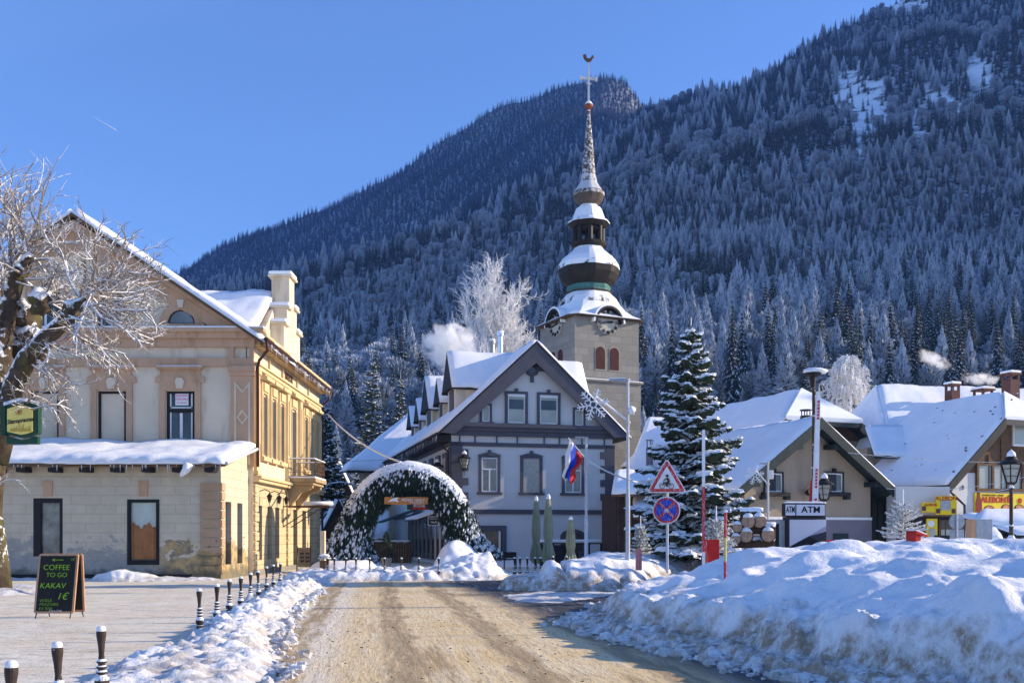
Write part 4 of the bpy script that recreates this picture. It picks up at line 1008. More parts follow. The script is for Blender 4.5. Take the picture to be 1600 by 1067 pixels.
for k in range(9):                     # quoins
    z_ = 3.3+k*.40
    if z_ > 6.8: break
    t.box(-.1, .95 if k % 2 else .62, -.1, 0, z_, z_+.40, RF); t.box(RW-(.75 if k % 2 else .45), RW+.1, -.1, 0, z_, z_+.40, RF)
t.box(RW-.55, RW+.08, -.09, 0, 0, zR(803), RF); t.box(-.08, .35, -.09, 0, 0, zR(803), RF)
oc = sR(831); oz = zR(577)
t.disc(RF.p(oc, -.09, oz), .42, RF.u+(0,), (0, 0, 1), -.09)
for a, b, c, d in ((-.75, .75, -.10, .10), (-.10, .10, -.75, .75)): t.box(oc+a, oc+b, -.085, 0, oz+c, oz+d, RF)
# side trim
SR = Fr(RF.o[0], RF.o[1], 14.4+90)     # left side: s away, outside towards t positive
t.box(0, RL, 0, .10, zR(699), zR(693), SR); t.box(0, RL, 0, .45, zR(676), zR(664), SR); t.box(0, RL, 0, .12, 2.9, 3.15, SR)
t.box(-.1, .6, 0, .09, 3.15, 6.6, SR)
t.build('trim', M['grey'], H)
MB().disc(RF.p(oc, -.10, oz), .22, RF.u+(0,), (0, 0, 1), -.012).build('oculus', M['glass'], H)
for sg in (-1, 1):                     # barge boards and roof
    e = RW/2+sg*(RW/2+.85); zz_ = ze-.20
    pl = [(RW/2, zr+.02), (RW/2, zr-1.15), (e-sg*.95, zz_-.05), (e, zz_)]
    MB().prism(pl if sg < 0 else pl[::-1], -.62, -.5, RF).build('barge_board', M['grey'], H)
    MB().prism([(RW/2, zr-.02), (RW/2, zr-.20), (e-sg*.2, zz_-.05), (e, zz_+.05)][::-sg], -.5, 0, RF).build('eave_underside', M['soffit'], H)
    P_ = [RF.p(e, -.65, zz_+.02), RF.p(e, RL+.5, zz_+.02), RF.p(RW/2, RL+.5, zr+.08), RF.p(RW/2, -.65, zr+.08)]
    if sg < 0: P_ = [P_[1], P_[0], P_[3], P_[2]]
    r_ = slab(*P_, .16).build('roof', M['soffit'], H)
    roof_snow(*P_, .22, 60, 20, seed=21+sg, edge=.35, rag=.12).build('snow', M['snow'], r_, smooth=True)
MB().box(0, RL, 0, .85, ze-.65, ze-.25, SR).build('eave_box', M['soffit'], H)
MB().tube([RF.p(-.9, -.6, ze-.28), RF.p(-.9, RL, ze-.28)], .09, 8).tube([RF.p(-.9, 1.2, ze-.3), RF.p(-.5, .4, ze-.8), RF.p(-.12, .25, ze-1.2), RF.p(-.12, .2, 3.2)], .06, 8).build('gutter', M['soffit'], H)
icicles(RF.p(-.9, -.6, ze-.3), RF.p(-.9, 15, ze-.3), 60, H, 3, .5)
# windows
def rwin(p0, p1, y0, y1, **k): return pane_window(RF, sR(p0), sR(p1), zR(y1), zR(y0), 0, H, **k)
rwin(752, 777, 716, 769, style='cross', sur=1, arched=True, curtain=True)
rwin(882, 908, 716, 769, style='cross', sur=1, arched=True, curtain=True)
rwin(817, 843, 716, 769, style='none', sur=1, arched=True, glassm='curtain')
for p0, p1 in ((793, 820), (843, 871)):
    w = rwin(p0, p1, 617, 662, style='trans' if 0 else 'plain', sur=1, curtain=False, glassm='glassl')
    MB().box(sR(p0)+.07, sR(p1)-.07, -.03, -.018, zR(640), zR(625), RF).build('blind', M['glass'], w)
    MB().box(sR(p0)+.0, sR(p1), -.10, -.05, zR(621.5), zR(617), RF).build('roller_box', M['white'], w)
rwin(753, 765, 636, 661, style='plain', sur=1, surw=.12, glassm='glassl'); rwin(898, 911, 638, 663, style='plain', sur=1, surw=.12, glassm='glassl')
# ground floor: shop window and arched window
a, b = sR(741), sR(783)
w = MB(); w.box(a, a+.12, -.14, 0, .2, zR(821), RF).box(b-.0, b+.28, -.14, 0, .2, zR(821), RF).box(a+.12, b, -.138, 0, zR(829), zR(821), RF).box(a, b, -.13, 0, .2, .5, RF)
w = w.build('shop_window', M['grey'], H); MB().box(a+.12, b, -.04, 0, .5, zR(829), RF).build('pane', glass_mat('shop_glass', (.10, .05, .035), .15, .8), w)
MB().box(b-.16, b-.06, -.1, -.04, .5, zR(829), RF).build('frame', M['white'], w)
a, b = sR(881), sR(909); c_ = (a+b)/2; zt = zR(838)
pl = [(a-.22, .4), (b+.22, .4), (b+.22, zt)]+[(c_+(b-a+.44)/2*cos(k), zt+.42*sin(k)) for k in np.linspace(.2, 2.94, 9)]+[(a-.22, zt)]
w = MB().prism(pl, -.12, 0, RF).build('arched_window', M['grey'], H)
pl = [(a, .8), (b, .8), (b, zt-.05)]+[(c_+(b-a)/2*cos(k), zt-.05+.3*sin(k)) for k in np.linspace(.2, 2.94, 9)]+[(a, zt-.05)]
MB().prism(pl, -.135, -.12, RF).build('pane', M['glass'], w)
MB().box(c_-.04, c_+.04, -.16, -.135, .8, zt, RF).box(a, b, -.16, -.136, zt-.35, zt-.28, RF).build('frame', M['grey'], w)
# lamps on the corner
lantern('wall_lantern', RF.p(sR(723), -.45, zR(736)), 1.05, H, bracket=(-.05, .5, -.1))
lantern('wall_lantern', SR.p(1.6, .5, zR(745)), 1.05, H, bracket=(.5, 0, -.1))
# side windows (upper) as dark carved surrounds
for s in (1.2, 3.4, 5.8, 8.4, 11.2):
    w = MB().box(s-.2, s+1.0, 0, .12, 3.9, 6.4, SR).build('side_window', M['grey'], H)
    MB().box(s, s+.8, .12, .14, 4.1, 6.1, SR).build('pane', M['curtain'], w)
# dark timber shop front along the lane with its canopy
sf = MB(); sf.box(.3, 15, .02, .16, .25, 2.85, SR); sfo = sf.build('shop_front', pm('dark_brown_boards', (.055, .032, .028), .7, .35, 3, .3, 12), H)
for k in range(9):
    s = .8+k*1.55
    w = MB().box(s, s+1.05, .16, .22, .45, 2.6, SR).build('door_window', M['panel'], H)
    MB().box(s+.12, s+.93, .222, .235, .65, 2.45, SR).build('pane', glass_mat('dim_glass', (.05, .055, .07), .1, .7) if k == 0 else bpy.data.materials['dim_glass'], w)
    MB().box(s-.06, s, .16, .27, .3, 2.7, SR).build('frame', M['white' if k in (1, 2) else 'steel'], w)
cn = MB(); cn.hull([SR.p(2.5, .1, 3.0), SR.p(7.5, .1, 3.0), SR.p(7.5, 1.5, 2.55), SR.p(2.5, 1.5, 2.55)], (0, 0, .08)); cno = cn.build('canopy', M['panel'], H)
MB().hull([SR.p(2.5, .1, 3.10), SR.p(7.5, .1, 3.10), SR.p(7.5, 1.45, 2.65), SR.p(2.5, 1.45, 2.65)], (0, 0, .12)).build('snow', M['snow'], cno)
cn = MB(); cn.hull([SR.p(9.5, .1, 3.4), SR.p(14, .1, 3.4), SR.p(14, 2.6, 2.5), SR.p(9.5, 2.6, 2.5)], (0, 0, .06)); cn.build('awning', pm('dark_green_awning', (.02, .05, .05), .8, .1, 3, 0), H)
# dormers on the left slope and one on the right
slope = (zr-ze+.3)/(RW/2+.85)
def dormer(v, wd, h_, zb, right=False, depth=None):
    """gabled dormer facing sideways; v = distance back, zb = sill height, wd = width"""
    sg = -1 if not right else 1
    sx = RW/2+sg*(RW/2+.85-(zb-ze+.2)/slope)          # where the roof reaches the sill height
    zt = zb+h_; rz = zt+wd*.80
    se = RW/2+sg*max(0.1, (zr-rz)/slope)              # ridge dies into the main roof
    dm = MB(); dm.box(min(sx, se), max(sx, se), v, v+wd, zb-.5, zt, RF)
    fs = Fr(*RF.p(sx, v, 0)[:2], 14.4+90)
    dm.add([RF.p(sx, v, zt), RF.p(sx, v+wd, zt), RF.p(sx, v+wd/2, rz-.1), RF.p(se, v, zt), RF.p(se, v+wd, zt), RF.p(se, v+wd/2, rz-.1)], [(0, 1, 2), (0, 2, 5, 3), (1, 4, 5, 2)])
    d_ = dm.build('dormer', M['cream'], H)
    o_ = sx+sg*.32
    cx = MB()
    cx.hull([RF.p(o_-sg*.02, v-.18, zt-.08), RF.p(o_-sg*.02, v+wd+.18, zt-.08), RF.p(o_-sg*.02, v+wd/2, rz+.02)], RF.p(sx+sg*.05, 0, 0)-RF.p(o_, 0, 0))
    for q in (-.22, wd+.02): cx.box(min(sx+sg*.34, se), max(sx+sg*.34, se), v+q, v+q+.2, zt-.22, zt-.06, RF)
    cx.build('dormer_gable', M['soffit'] if wd < 3 else M['soffit'], d_)
    for k, q in ((0, -.28), (1, wd+.28)):
        P_ = [RF.p(o_, v+q, zt-.14), RF.p(se-sg*.6, v+q, zt-.14), RF.p(se-sg*.6, v+wd/2, rz+.03), RF.p(o_, v+wd/2, rz+.03)]
        if (k == 1) != right: P_ = [P_[1], P_[0], P_[3], P_[2]]
        r_ = slab(*P_, .07).build('dormer_roof', M['soffit'], d_)
        roof_snow(*P_, .20, 14, 8, seed=int(v*3), edge=.2, rag=.04).build('snow', M['snow'], r_, smooth=True)
    ww = MB().box(sx+sg*.0, sx+sg*.05, v+wd*.28, v+wd*.72, zb-.1, zt-.15, RF).build('dormer_window', M['grey'], d_)
dormer(1.7, 2.6, 1.55, 8.75)
dormer(5.6, 1.7, 1.2, 8.75); dormer(8.6, 2.6, 1.3, 8.6)
dormer(13.2, 1.7, 1.0, 8.7); dormer(16.6, 1.7, .9, 8.7)
dormer(3.0, 2.6, 1.3, 8.9, True)
# steel flues
for px, y0, y1, r_, m_ in ((783, 518, 575, .16, 'inox'), (775, 530, 575, .15, 'steel')):
    c = RF.p(sR(px, 4), 4.2+(.8 if px < 780 else 0), 0); zt = zz(y0, c.y)
    o_ = MB().lathe([(r_, 9.5), (r_, zt-.3), (r_*1.02, zt-.3), (r_*1.3, zt-.26), (r_*1.3, zt-.12), (.02, zt)], c, 14).build('flue', M[m_], H, smooth=False)
    MB().lathe([(r_*1.3, zt-.12), (r_*1.2, zt+.02), (.02, zt+.07)], c, 12).build('snow_cap', M['snow'], o_)
# ------------------------------------------------------------------ shop signs on the lane side
sg = thing('hanging_shop_sign', RF.p(-.2, -.25, 2.0), 'black framed shop sign with white lettering seen through the evergreen arch', 'sign')
a, b, c, d = at(669, 820, 54), at(685, 820, 54), at(685, 807, 54), at(669, 807, 54)
MB().hull([a, b, c, d], (0, .06, 0)).build('board', M['black'], sg)
fr_ = MB()
for p, q in ((a, b), (b, c), (c, d), (d, a)): fr_.tube([p, q], .02, 4)
fr_.tube([b+Vector((0, .03, .3)), b+Vector((.5, .03, .3))], .02, 4)
fr_.build('frame', M['white'], sg)
text_part('Vitalia', .15, at(677.5, 815.5, 53.97), (1, 0, 0), (0, 0, 1), M['white'], sg, shear=.3)
text_part('GOSTILNA', .085, at(677, 810.5, 53.97), (1, 0, 0), (0, 0, 1), M['white'], sg)
ban = thing('red_banner', at(652, 795, 56), 'red and grey advertising banner behind the plank sign of the arch', 'banner')
MB().hull([at(636, 796, 56), at(674, 796, 56), at(674, 786, 56), at(636, 786, 56)], (0, .04, 0)).build('panel', M['panel'], ban)
MB().hull([at(644, 795.5, 55.97), at(666, 795.5, 55.97), at(666, 792.5, 55.97), at(644, 793.5, 55.97)], (0, .02, 0)).build('red_stripe', M['red'], ban)
MB().hull([at(646, 792, 55.97), at(664, 792, 55.97), at(664, 787, 55.97), at(646, 787, 55.97)], (0, .02, 0)).build('pale_field', M['curtain'], ban)
text_part('SMUČI', .13, at(655, 789.5, 55.96), (1, 0, 0), (0, 0, 1), M['red'], ban)

# ------------------------------------------------------------------ houses behind
def simple_house(name, label, fr, w, l, ze, zr, wallm, ov=.6, seed=0, hip=0, th=.28, roofm='green', gable=None, barge='green', hiprear=0):
    """gable towards the camera (t=0), ridge along t"""
    h = thing(name, fr.p(0, 0, 0), label, 'building')
    m = MB(); m.box(0, w, 0, l, 0, ze, fr); m.build('wall', M[wallm], h)
    zg = zr if not hip else zr-hip
    sl = (zr-ze)/(w/2); xh = hip/sl
    gp = [(0, ze), (w, ze), (w/2+xh, zg-.1), (w/2-xh, zg-.1)] if hip else [(0, ze), (w, ze), (w/2, zr-.1)]
    MB().prism(gp, 0, l, fr).build('gable', M[gable or wallm], h)
    for sg in (-1, 1):
        e = w/2+sg*(w/2+ov); z_ = ze-ov*sl
        if hip: hp = [fr.p(w/2+sg*xh, -ov, zr-hip+.05), fr.p(w/2, -ov+hip*1.1, zr+.05)]
        P_ = [fr.p(e, -ov, z_), fr.p(e, l+ov, z_), fr.p(w/2, l+ov, zr+.05), fr.p(w/2, -ov+(hip*1.1 if hip else 0), zr+.05)]
        if sg < 0: P_ = [P_[1], P_[0], P_[3], P_[2]]
        pts_ = [fr.p(e, -ov, z_), fr.p(e, l+ov, z_), fr.p(w/2, l+ov, zr+.05)]+([fr.p(w/2, -ov+hip*1.1, zr+.05), fr.p(w/2+sg*xh, -ov, zr-hip+.05)] if hip else [fr.p(w/2, -ov, zr+.05)])
        r_ = MB().hull(pts_, (0, 0, -.22)).build('roof', M[roofm], h)
        if hip:
            roof_snow_poly(pts_, th, seed+sg).build('snow', M['snow'], r_, smooth=True)
        else: roof_snow(*P_, th, 44, 16, seed=seed+sg, edge=.35, rag=.1).build('snow', M['snow'], r_, smooth=True)
        pl = [(w/2+sg*xh, zg+.10), (w/2+sg*xh, zg-.42), (e-sg*.05, z_-.40), (e+sg*.03, z_)] if hip else [(w/2, zr+.10), (w/2, zr-.42), (e-sg*.05, z_-.40), (e+sg*.03, z_)]
        MB().prism(pl if sg < 0 else pl[::-1], -ov-.08, -ov+.06, fr).build('barge_board', M[barge], h)
    if hip:
        q = [fr.p(w/2-xh-.1, -ov-.05, zr-hip), fr.p(w/2+xh+.1, -ov-.05, zr-hip), fr.p(w/2, -ov+hip*1.1, zr+.06)]
        r_ = MB().hull(q, (0, 0, -.25)).build('hip_roof', M[roofm], h)
        MB().hull(q, Vector((0, -.03, th))).build('snow', M['snow'], r_, bevel=.05)
    return h
def roof_snow_poly(P, th, seed):
    """snow over a five sided roof plane: eave, eave far, ridge far, ridge near, hip corner"""
    a, b, c, d, e = map(Vector, P); mb = MB(); nrm = (b-a).cross(c-b).normalized()
    if nrm.z < 0: nrm = -nrm
    nu, nv = 40, 16; top = []; bot = []
    for j in range(nv+1):
        v = j/nv
        hv = (e-a).length/((d-a).length+1e-6)
        near = a+(e-a)*(v/.62) if v < .62 else e+(d-e)*((v-.62)/.38)
        kk = (near-a).dot((c-b).normalized())/((c-b).length)
        far = b+(c-b)*max(0, min(1, kk))
        for i in range(nu+1):
            u = i/nu; p = near*(1-u)+far*u
            ed = min(1, (u*(b-a).length)/.3+.15)*min(1, kk*(c-b).length/.3+.2, (1-u)*20+.2)
            t_ = th*(.85+.4*mn.noise(p*.6+Vector((seed, 0, 0)))+.1*mn.noise(p*2.3))*sqrt(max(0, 1-(1-min(1, ed))**2))
            top.append(p+nrm*t_); bot.append(p)
    n = (nu+1)*(nv+1); w = nu+1
    fs = [(j*w+i, j*w+i+1, (j+1)*w+i+1, (j+1)*w+i) for j in range(nv) for i in range(nu)]
    for i in range(nu): fs += [(i+n, i+1+n, i+1, i)]
    for j in range(nv): fs += [(j*w, (j+1)*w, (j+1)*w+n, j*w+n)]
    if (b-a).cross(c-b).z < 0: fs = [tuple(reversed(f)) for f in fs]
    mb.add(top+bot, fs); return mb
# beige house (23 degrees), its gable in front of the street
AF = Fr(*at(1163, 836, 47.5)[:2], 21)
sA = lambda px: AF.s_at(px); zA = lambda py, px: AF.z_at(py, sA(px))
wA = sA(1360); apex = zA(664, 1262)
HA = simple_house('beige_house', 'beige house with dark green barge boards behind the cash machine kiosk', AF, wA, 11, zA(748, 1360), apex+.15, 'beige', ov=.9, seed=31, th=.26)
MB().box(-.05, wA+.03, -.06, 0, 0, zA(812, 1330), AF).build('plinth', M['plinth'], HA)
MB().box(-.05, wA+.04, -.075, 0, zA(812, 1330), zA(808, 1330), AF).build('white_band', M['signwhite'], HA)
for p0, p1 in ((1195, 1221), (1289, 1315)):
    w = pane_window(AF, sA(p0), sA(p1), zA(768, p0), zA(739, p0), 0, HA, framem='white', style='plain', sill=False, surm='dark', sur=1, surw=.07)
    MB().box(sA(p0)+.05, sA(p1)-.35, -.055, -.02, zA(768, p0)+.05, zA(739, p0)-.05, AF).build('shutter', M['panel'], w)
    fb = MB().box(sA(p0)-.25, sA(p1)+.25, -.38, -.05, zA(775, p0), zA(769, p0), AF).build('flower_box', M['dark'], w)
    for q in (sA(p0)-.3, sA(p1)+.08): MB().box(q, q+.22, -.3, 0, zA(780, p0), zA(775, p0), AF).build('box_bracket', M['green'], w)
MB().box(sA(1300), sA(1324), -.09, 0, .3, zA(833, 1310), AF).build('cellar_window', M['green'], HA)
for px, py in ((1232, 700), (1293, 700), (1356, 758), (1165, 758)): MB().box(sA(px)-.25, sA(px)+.25, -.8, 0, zA(py+3, px), zA(py-4, px), AF).build('purlin_end', M['green'], HA)
sp = MB(); c = AF.p(sA(1256), -.3, zA(770, 1256)); sp.tube([c+Vector((0, .3, 0)), c, c+Vector((.1, -.25, .05))], [.05, .14, .2], 10); sp.build('wall_lamp', M['dark'], HA)
fl = thing('small_house_flag', AF.p(sA(1263), -.5, 3.5), 'small faded tricolour flag on the beige wall beside the boom', 'flag')
fq = Fr(*AF.p(sA(1262), -.3, 0)[:2], 21)
for i, mm in enumerate(('signwhite', 'purple', 'red')):
    k = 2-i
    MB().hull([at(1264+k*3.0, 788, 47.6), at(1267+k*3.0, 788, 47.6), at(1271.5-i*.4, 748, 47.6), at(1270.5-i*1.8, 750, 47.6)], (0, .04, 0)).build('stripe', M[mm], fl)
MB().tube([at(1256, 765, 48.6), at(1272, 746, 47.5)], .025, 5).build('flagstaff', M['wood'], fl)
# dark annex right of the beige house
AX = thing('dark_annex', AF.p(wA, 2, 0), 'dark green timber annex between the beige house and the takeaway', 'building')
MB().box(wA+.02, wA+2.6, 1.2, 9, 0, 4.2, AF).build('wall', M['green'], AX)
for k in range(6): MB().box(wA+.25+k*.4, wA+.30+k*.4, 1.16, 1.2, .1, 4.1, AF).build('batten', M['dark'], AX)
P_ = [AF.p(wA+3.4, .2, 3.0), AF.p(wA+3.4, 10, 3.0), AF.p(wA-.3, 10, zA(748, 1360)-.2), AF.p(wA-.3, .2, zA(748, 1360)-.2)]
r_ = slab(*P_, .2).build('roof', M['green'], AX)
roof_snow(*P_, .15, 30, 10, seed=41).build('snow', M['snow'], r_, smooth=True)
# house with half hipped timber gable behind it
BF = Fr(*at(1183, 836, 60)[:2], 21)
sB = lambda px: BF.s_at(px); zB = lambda py, px: BF.z_at(py, sB(px))
wB = sB(1352)
HB = simple_house('timber_gabled_house', 'house with half hipped roof and weathered timber gable rising behind the beige house', BF, wB, 14, zB(690, 1352), zB(618, 1268)+.3, 'beige', ov=1.1, seed=51, hip=2.0, gable='timber', th=.3)
HB.children[1].data.materials[0] = pm('weathered_boards', (.20, .15, .10), .85, .25, 2, .4, 10)
c = BF.p(sB(1258), 1.5, 0)
cp = AF.p(sA(1252)*0+wA*.42, 5, 0)
ch = MB().lathe([(.28, 8.0), (.28, zz(640, 54)-.5), (.30, zz(640, 54)-.5), (.30, zz(640, 54)-.4)], at(1259, 836, 54)-Vector((0, 0, EYE)), 12)
zt = zz(640, 54)-.4; cc = at(1259, 836, 54)
for a in range(4): ch.tube([(cc.x+.22*cos(a*1.57), cc.y+.22*sin(a*1.57), zt), (cc.x+.22*cos(a*1.57), cc.y+.22*sin(a*1.57), zt+.35)], .03, 4)
ch.lathe([(.32, zt+.35), (.32, zt+.4)], (cc.x, cc.y, 0), 12)
ch.build('chimney', M['green'], HA)
# takeaway house with big snowy roof (22 degrees)
CF = Fr(*at(1482, 836, 51)[:2], 22)
sC = lambda px, t=0: CF.s_at(px, t); zC = lambda py, px, t=0: CF.z_at(py, sC(px, t), t)
wC = 2*sC(1590)
HC = simple_house('takeaway_house', 'brown timber gabled house with a broad snowy roof and yellow boards', CF, wC, 6.3, zC(757, 1482)+.62, zC(618, 1590)+.1, 'rwall', ov=.75, seed=61, hip=1.5, gable='timber', th=.24, roofm='panel', barge='soffit')
HC.children[1].data.materials[0] = pm('dark_larch_boards', (.105, .068, .052), .8, .3, 2, .4, 12)
for k in range(10): MB().box(.9+k*.85, .96+k*.85, -.05, 0, 4.0, 4.2+max(0, min(k*.8, 3.6)), CF).build('batten', M['timber'], HC)
s0, s1 = sC(1524), sC(1524)+5.2; zb, ztp = zC(767, 1530), zC(724, 1530)
w = MB().box(s0, s1, -.12, 0, zb, zb+.14, CF).box(s0, s1, -.12, 0, ztp-.1, ztp, CF)
for x in np.linspace(s0, s1-.12, 6): w.box(x, x+.14, -.12, 0, zb+.14, ztp-.1, CF)
w = w.build('window', M['timber'], HC)
MB().box(s0+.1, s1-.1, -.03, 0, zb+.14, ztp-.1, CF).build('pane', M['glassl'], w)
w = MB().box(sC(1581), sC(1581)+2.2, -.10, 0, zC(697, 1585), zC(656, 1585), CF).build('window', M['signwhite'], HC)
MB().box(sC(1581)+.1, sC(1581)+2.1, -.12, -.1, zC(697, 1585)+.1, zC(656, 1585)-.1, CF).build('pane', M['glassl'], w)
MB().box(-.05, wC, -.2, 0, zC(809, 1530), zC(804.5, 1530), CF).build('ledge', M['timber'], HC)
MB().box(0, wC, -.05, 0, 0, zC(809, 1530), CF).build('ground_front', M['panel'], HC)
# main yellow board
def sign_board(name, label, fr, a, b, c, d, t, mat='yellow'):
    r = thing(name, fr.p((a+b)/2, t, c), label, 'sign'); MB().box(a, b, t-.08, t, c, d, fr).build('panel', M[mat], r); return r
yb = sign_board('takeaway_sign', 'long yellow board with red lettering and pictures of dishes under the upstairs windows', CF, sC(1521), sC(1521)+5.6, zC(803.5, 1530), zC(770, 1530), -.02)
uC = CF.u+(0,); up = (0, 0, 1)
text_part('ALEBON', .40, CF.p(sC(1550), -.115, zC(781, 1550)), uC, up, M['red'], yb, th=.02, sx=1.1, bold=.012)
text_part('KRANJSKA GORA - HRANA', .12, CF.p(sC(1549), -.115, zC(773.5, 1549)), uC, up, M['timber'], yb, th=.01)
food = pm('dish_picture', (.55, .22, .08), .6, .45, 6, 0); plate = M['signwhite']
for i, (px, py, rr) in enumerate(((1543, 796, .36), (1569, 793, .30), (1590, 794, .34))):
    c = CF.p(sC(px), -.112, zC(py, px)); 
    MB().disc(c, rr, Vector(uC), (0, 0, .62), -.012).build('plate', M['black'], yb); MB().disc(c+Vector((0, -.02, 0)), rr*.8, Vector(uC), (0, 0, .62), -.012).build('dish', food, yb)
for px, py in ((1575, 779), (1591, 782)):
    s = sC(px); z_ = zC(py, px); q = .20 if px < 1580 else .13
    MB().prism([(s-q*.7, z_-q), (s+q*.7, z_-q), (s+q, z_+q*.6), (s+q*.5, z_+q*.3), (s+q*.3, z_+q*1.0), (s, z_+q*.5), (s-q*.3, z_+q*1.0), (s-q*.5, z_+q*.3), (s-q, z_+q*.6)], -.13, -.10, CF).build('fries_mark', M['red'], yb)
s = sC(1526.5); MB().prism([(s-.2, zC(803, 1527)), (s+.2, zC(803, 1527)), (s+.2, zC(785, 1527)), (s+.09, zC(776, 1527)), (s+.07, zC(769, 1527)), (s-.07, zC(769, 1527)), (s-.09, zC(776, 1527)), (s-.2, zC(785, 1527))], -.13, -.10, CF).build('bottle_picture', pm('cola_red_brown', (.22, .02, .015), .4, .2, 3, 0), yb)
ti = MB(); rt = random.Random(5)
for k in range(46):
    u_, v_ = rt.random(), rt.random(); p = CF.p(-.75, -.7, 0).lerp(CF.p(-.75, 7, 0), u_).lerp(CF.p(wC/2, -.7+7.6*u_, 0), v_*.9+.04)
    s_ = (p-CF.p(0, 0, 0)).dot(Vector(CF.u+(0,))); z_ = (zC(757, 1482)+.62)+s_*((zC(618, 1590)+.1-(zC(757, 1482)+.62))/(wC/2))+.27
    ti.blob(p+Vector((0, 0, z_)), .07*rt.uniform(.5, 1.4), .09, .05, 6, 4, .3, k)
o_ = ti.build('exposed_tiles', M['brickred'], HC); o_['kind'] = 'stuff'
# entrance part on the side wall: set back dark wall with more yellow boards
CS = Fr(*CF.p(0, 0, 0)[:2], 22+90)
vs_ = Fr(*at(1400, 836, 49.2)[:2], 1)
EN = thing('takeaway_entrance', vs_.p(0, 0, 0), 'grey rendered entrance bay with a dark glazed door under small yellow boards', 'building')
sV = lambda px: vs_.s_at(px); zV = lambda py: vs_.z_at(py, 1)
MB().box(0, sV(1484), 0, 1.2, 0, zV(760), vs_).build('wall', M['rwall'], EN)
MB().box(0, sV(1484)+.1, -.25, 0, zV(807), zV(804.5), vs_).build('canopy', M['timber'], EN)
MB().box(0, sV(1484)+.05, -.04, 0, 0, zV(807), vs_).build('lower_wall', M['dark'], EN)
dr = MB().box(sV(1466), sV(1484), -.10, -.04, .2, zV(812), vs_).build('door', M['timber'], EN)
for a, b, c, d in ((1469, 1474.5, 850, 827), (1476.5, 1482, 850, 827), (1469, 1474.5, 825, 814), (1476.5, 1482, 825, 814)): MB().box(sV(a), sV(b), -.12, -.10, zV(c), zV(d), vs_).build('pane', M['glassl'] if c > 840 else M['glass'], dr)
for p0, p1, y0, y1, lb in ((1436, 1457, 800, 785, 'smallest yellow board left of the larger one above the takeaway door'), (1457.5, 1490, 804, 775, 'square yellow board with a grey picture above the takeaway door'), (1446, 1463, 845, 810, 'upright yellow menu board left of the takeaway door')):
    s_ = sign_board('yellow_board', lb, vs_, sV(p0), sV(p1), zV(y0), zV(y1), -.26 if y0 < 810 else -.05)
    s_['group'] = 'yellow boards around the takeaway door'
    tt = -.35 if y0 < 810 else -.14
    if y0 < 810:
        text_part('ALEBON', .16 if p1 < 1460 else .27, vs_.p((sV(p0)+sV(p1))/2+(.1 if p1 < 1460 else 0), tt, zV(y1+4)), vs_.u+(0,), up, M['red'], s_, bold=.004)
        if p1 > 1460: MB().box(sV(1465), sV(1480), tt-.02, tt+.01, zV(797), zV(782), vs_).build('picture', M['steel'], s_)
        for px in ((1439,) if p1 < 1460 else (1461, 1485)): MB().box(sV(px)-.09, sV(px)+.09, tt-.02, tt+.01, zV(y0-2), zV(y0-9), vs_).build('bottle_picture', M['brickred'], s_)
    else:
        MB().disc(vs_.p(sV(1453), tt, zV(818)), .16, vs_.u+(0,), up, -.012).build('plate', M['signwhite'], s_)
        MB().box(sV(1450), sV(1460), tt-.02, tt+.01, zV(840), zV(826), vs_).build('picture', M['curtain'], s_)
dn = MB(); dn.tube([CF.p(-.7, -.6, 4.0), CF.p(-.2, -.45, 3.75), at(1507, 789, 50.2), at(1508, 850, 50.2)], .06, 8); dn.build('drainpipe', M['panel'], HC)
# larger roof behind the takeaway
DF = Fr(*at(1392, 836, 60)[:2], 12)
HD = thing('large_house', DF.p(0, 0, 0), 'large snow covered roof with chimneys behind the takeaway house', 'building')
MB().box(0, 14, 0, 10, 0, 5, DF).build('wall', M['rwall'], HD)
zr_ = zz(606, 65)
P_ = [DF.p(-1.6, -3.2, 4.6), DF.p(15, -3.2, 4.6), DF.p(15, 4, zr_), DF.p(1.6, 4, zr_)]
r_ = slab(*P_, .2).build('roof', M['brickred'], HD); roof_snow(*P_, .22, 60, 24, seed=71).build('snow', M['snow'], r_, smooth=True)
P_ = [DF.p(-1.6, 11, 4.6), DF.p(-1.6, -3.2, 4.6), DF.p(1.6, 4, zr_), DF.p(1.7, 4.1, zr_)]
r_ = slab(*P_, .2).build('roof', M['brickred'], HD); roof_snow(*P_, .22, 30, 24, seed=72).build('snow', M['snow'], r_, smooth=True)
DD = thing('low_snowy_roof', at(1385, 836, 54), 'small low snow covered roof between the timber gable and the takeaway house', 'building')
q = Fr(*at(1362, 836, 56)[:2], 10); MB().box(0, 3, .5, 3, 0, zz(692, 56)-.2, q).build('wall', M['beige'], DD)
P_ = [q.p(-.4, -1, zz(712, 55)), q.p(3.2, -1, zz(712, 55)), q.p(3.2, 1.8, zz(668, 58)), q.p(.6, 1.8, zz(668, 58))]
r_ = slab(*P_, .15).build('roof', M['green'], DD); roof_snow(*P_, .2, 14, 10, seed=77).build('snow', M['snow'], r_, smooth=True)
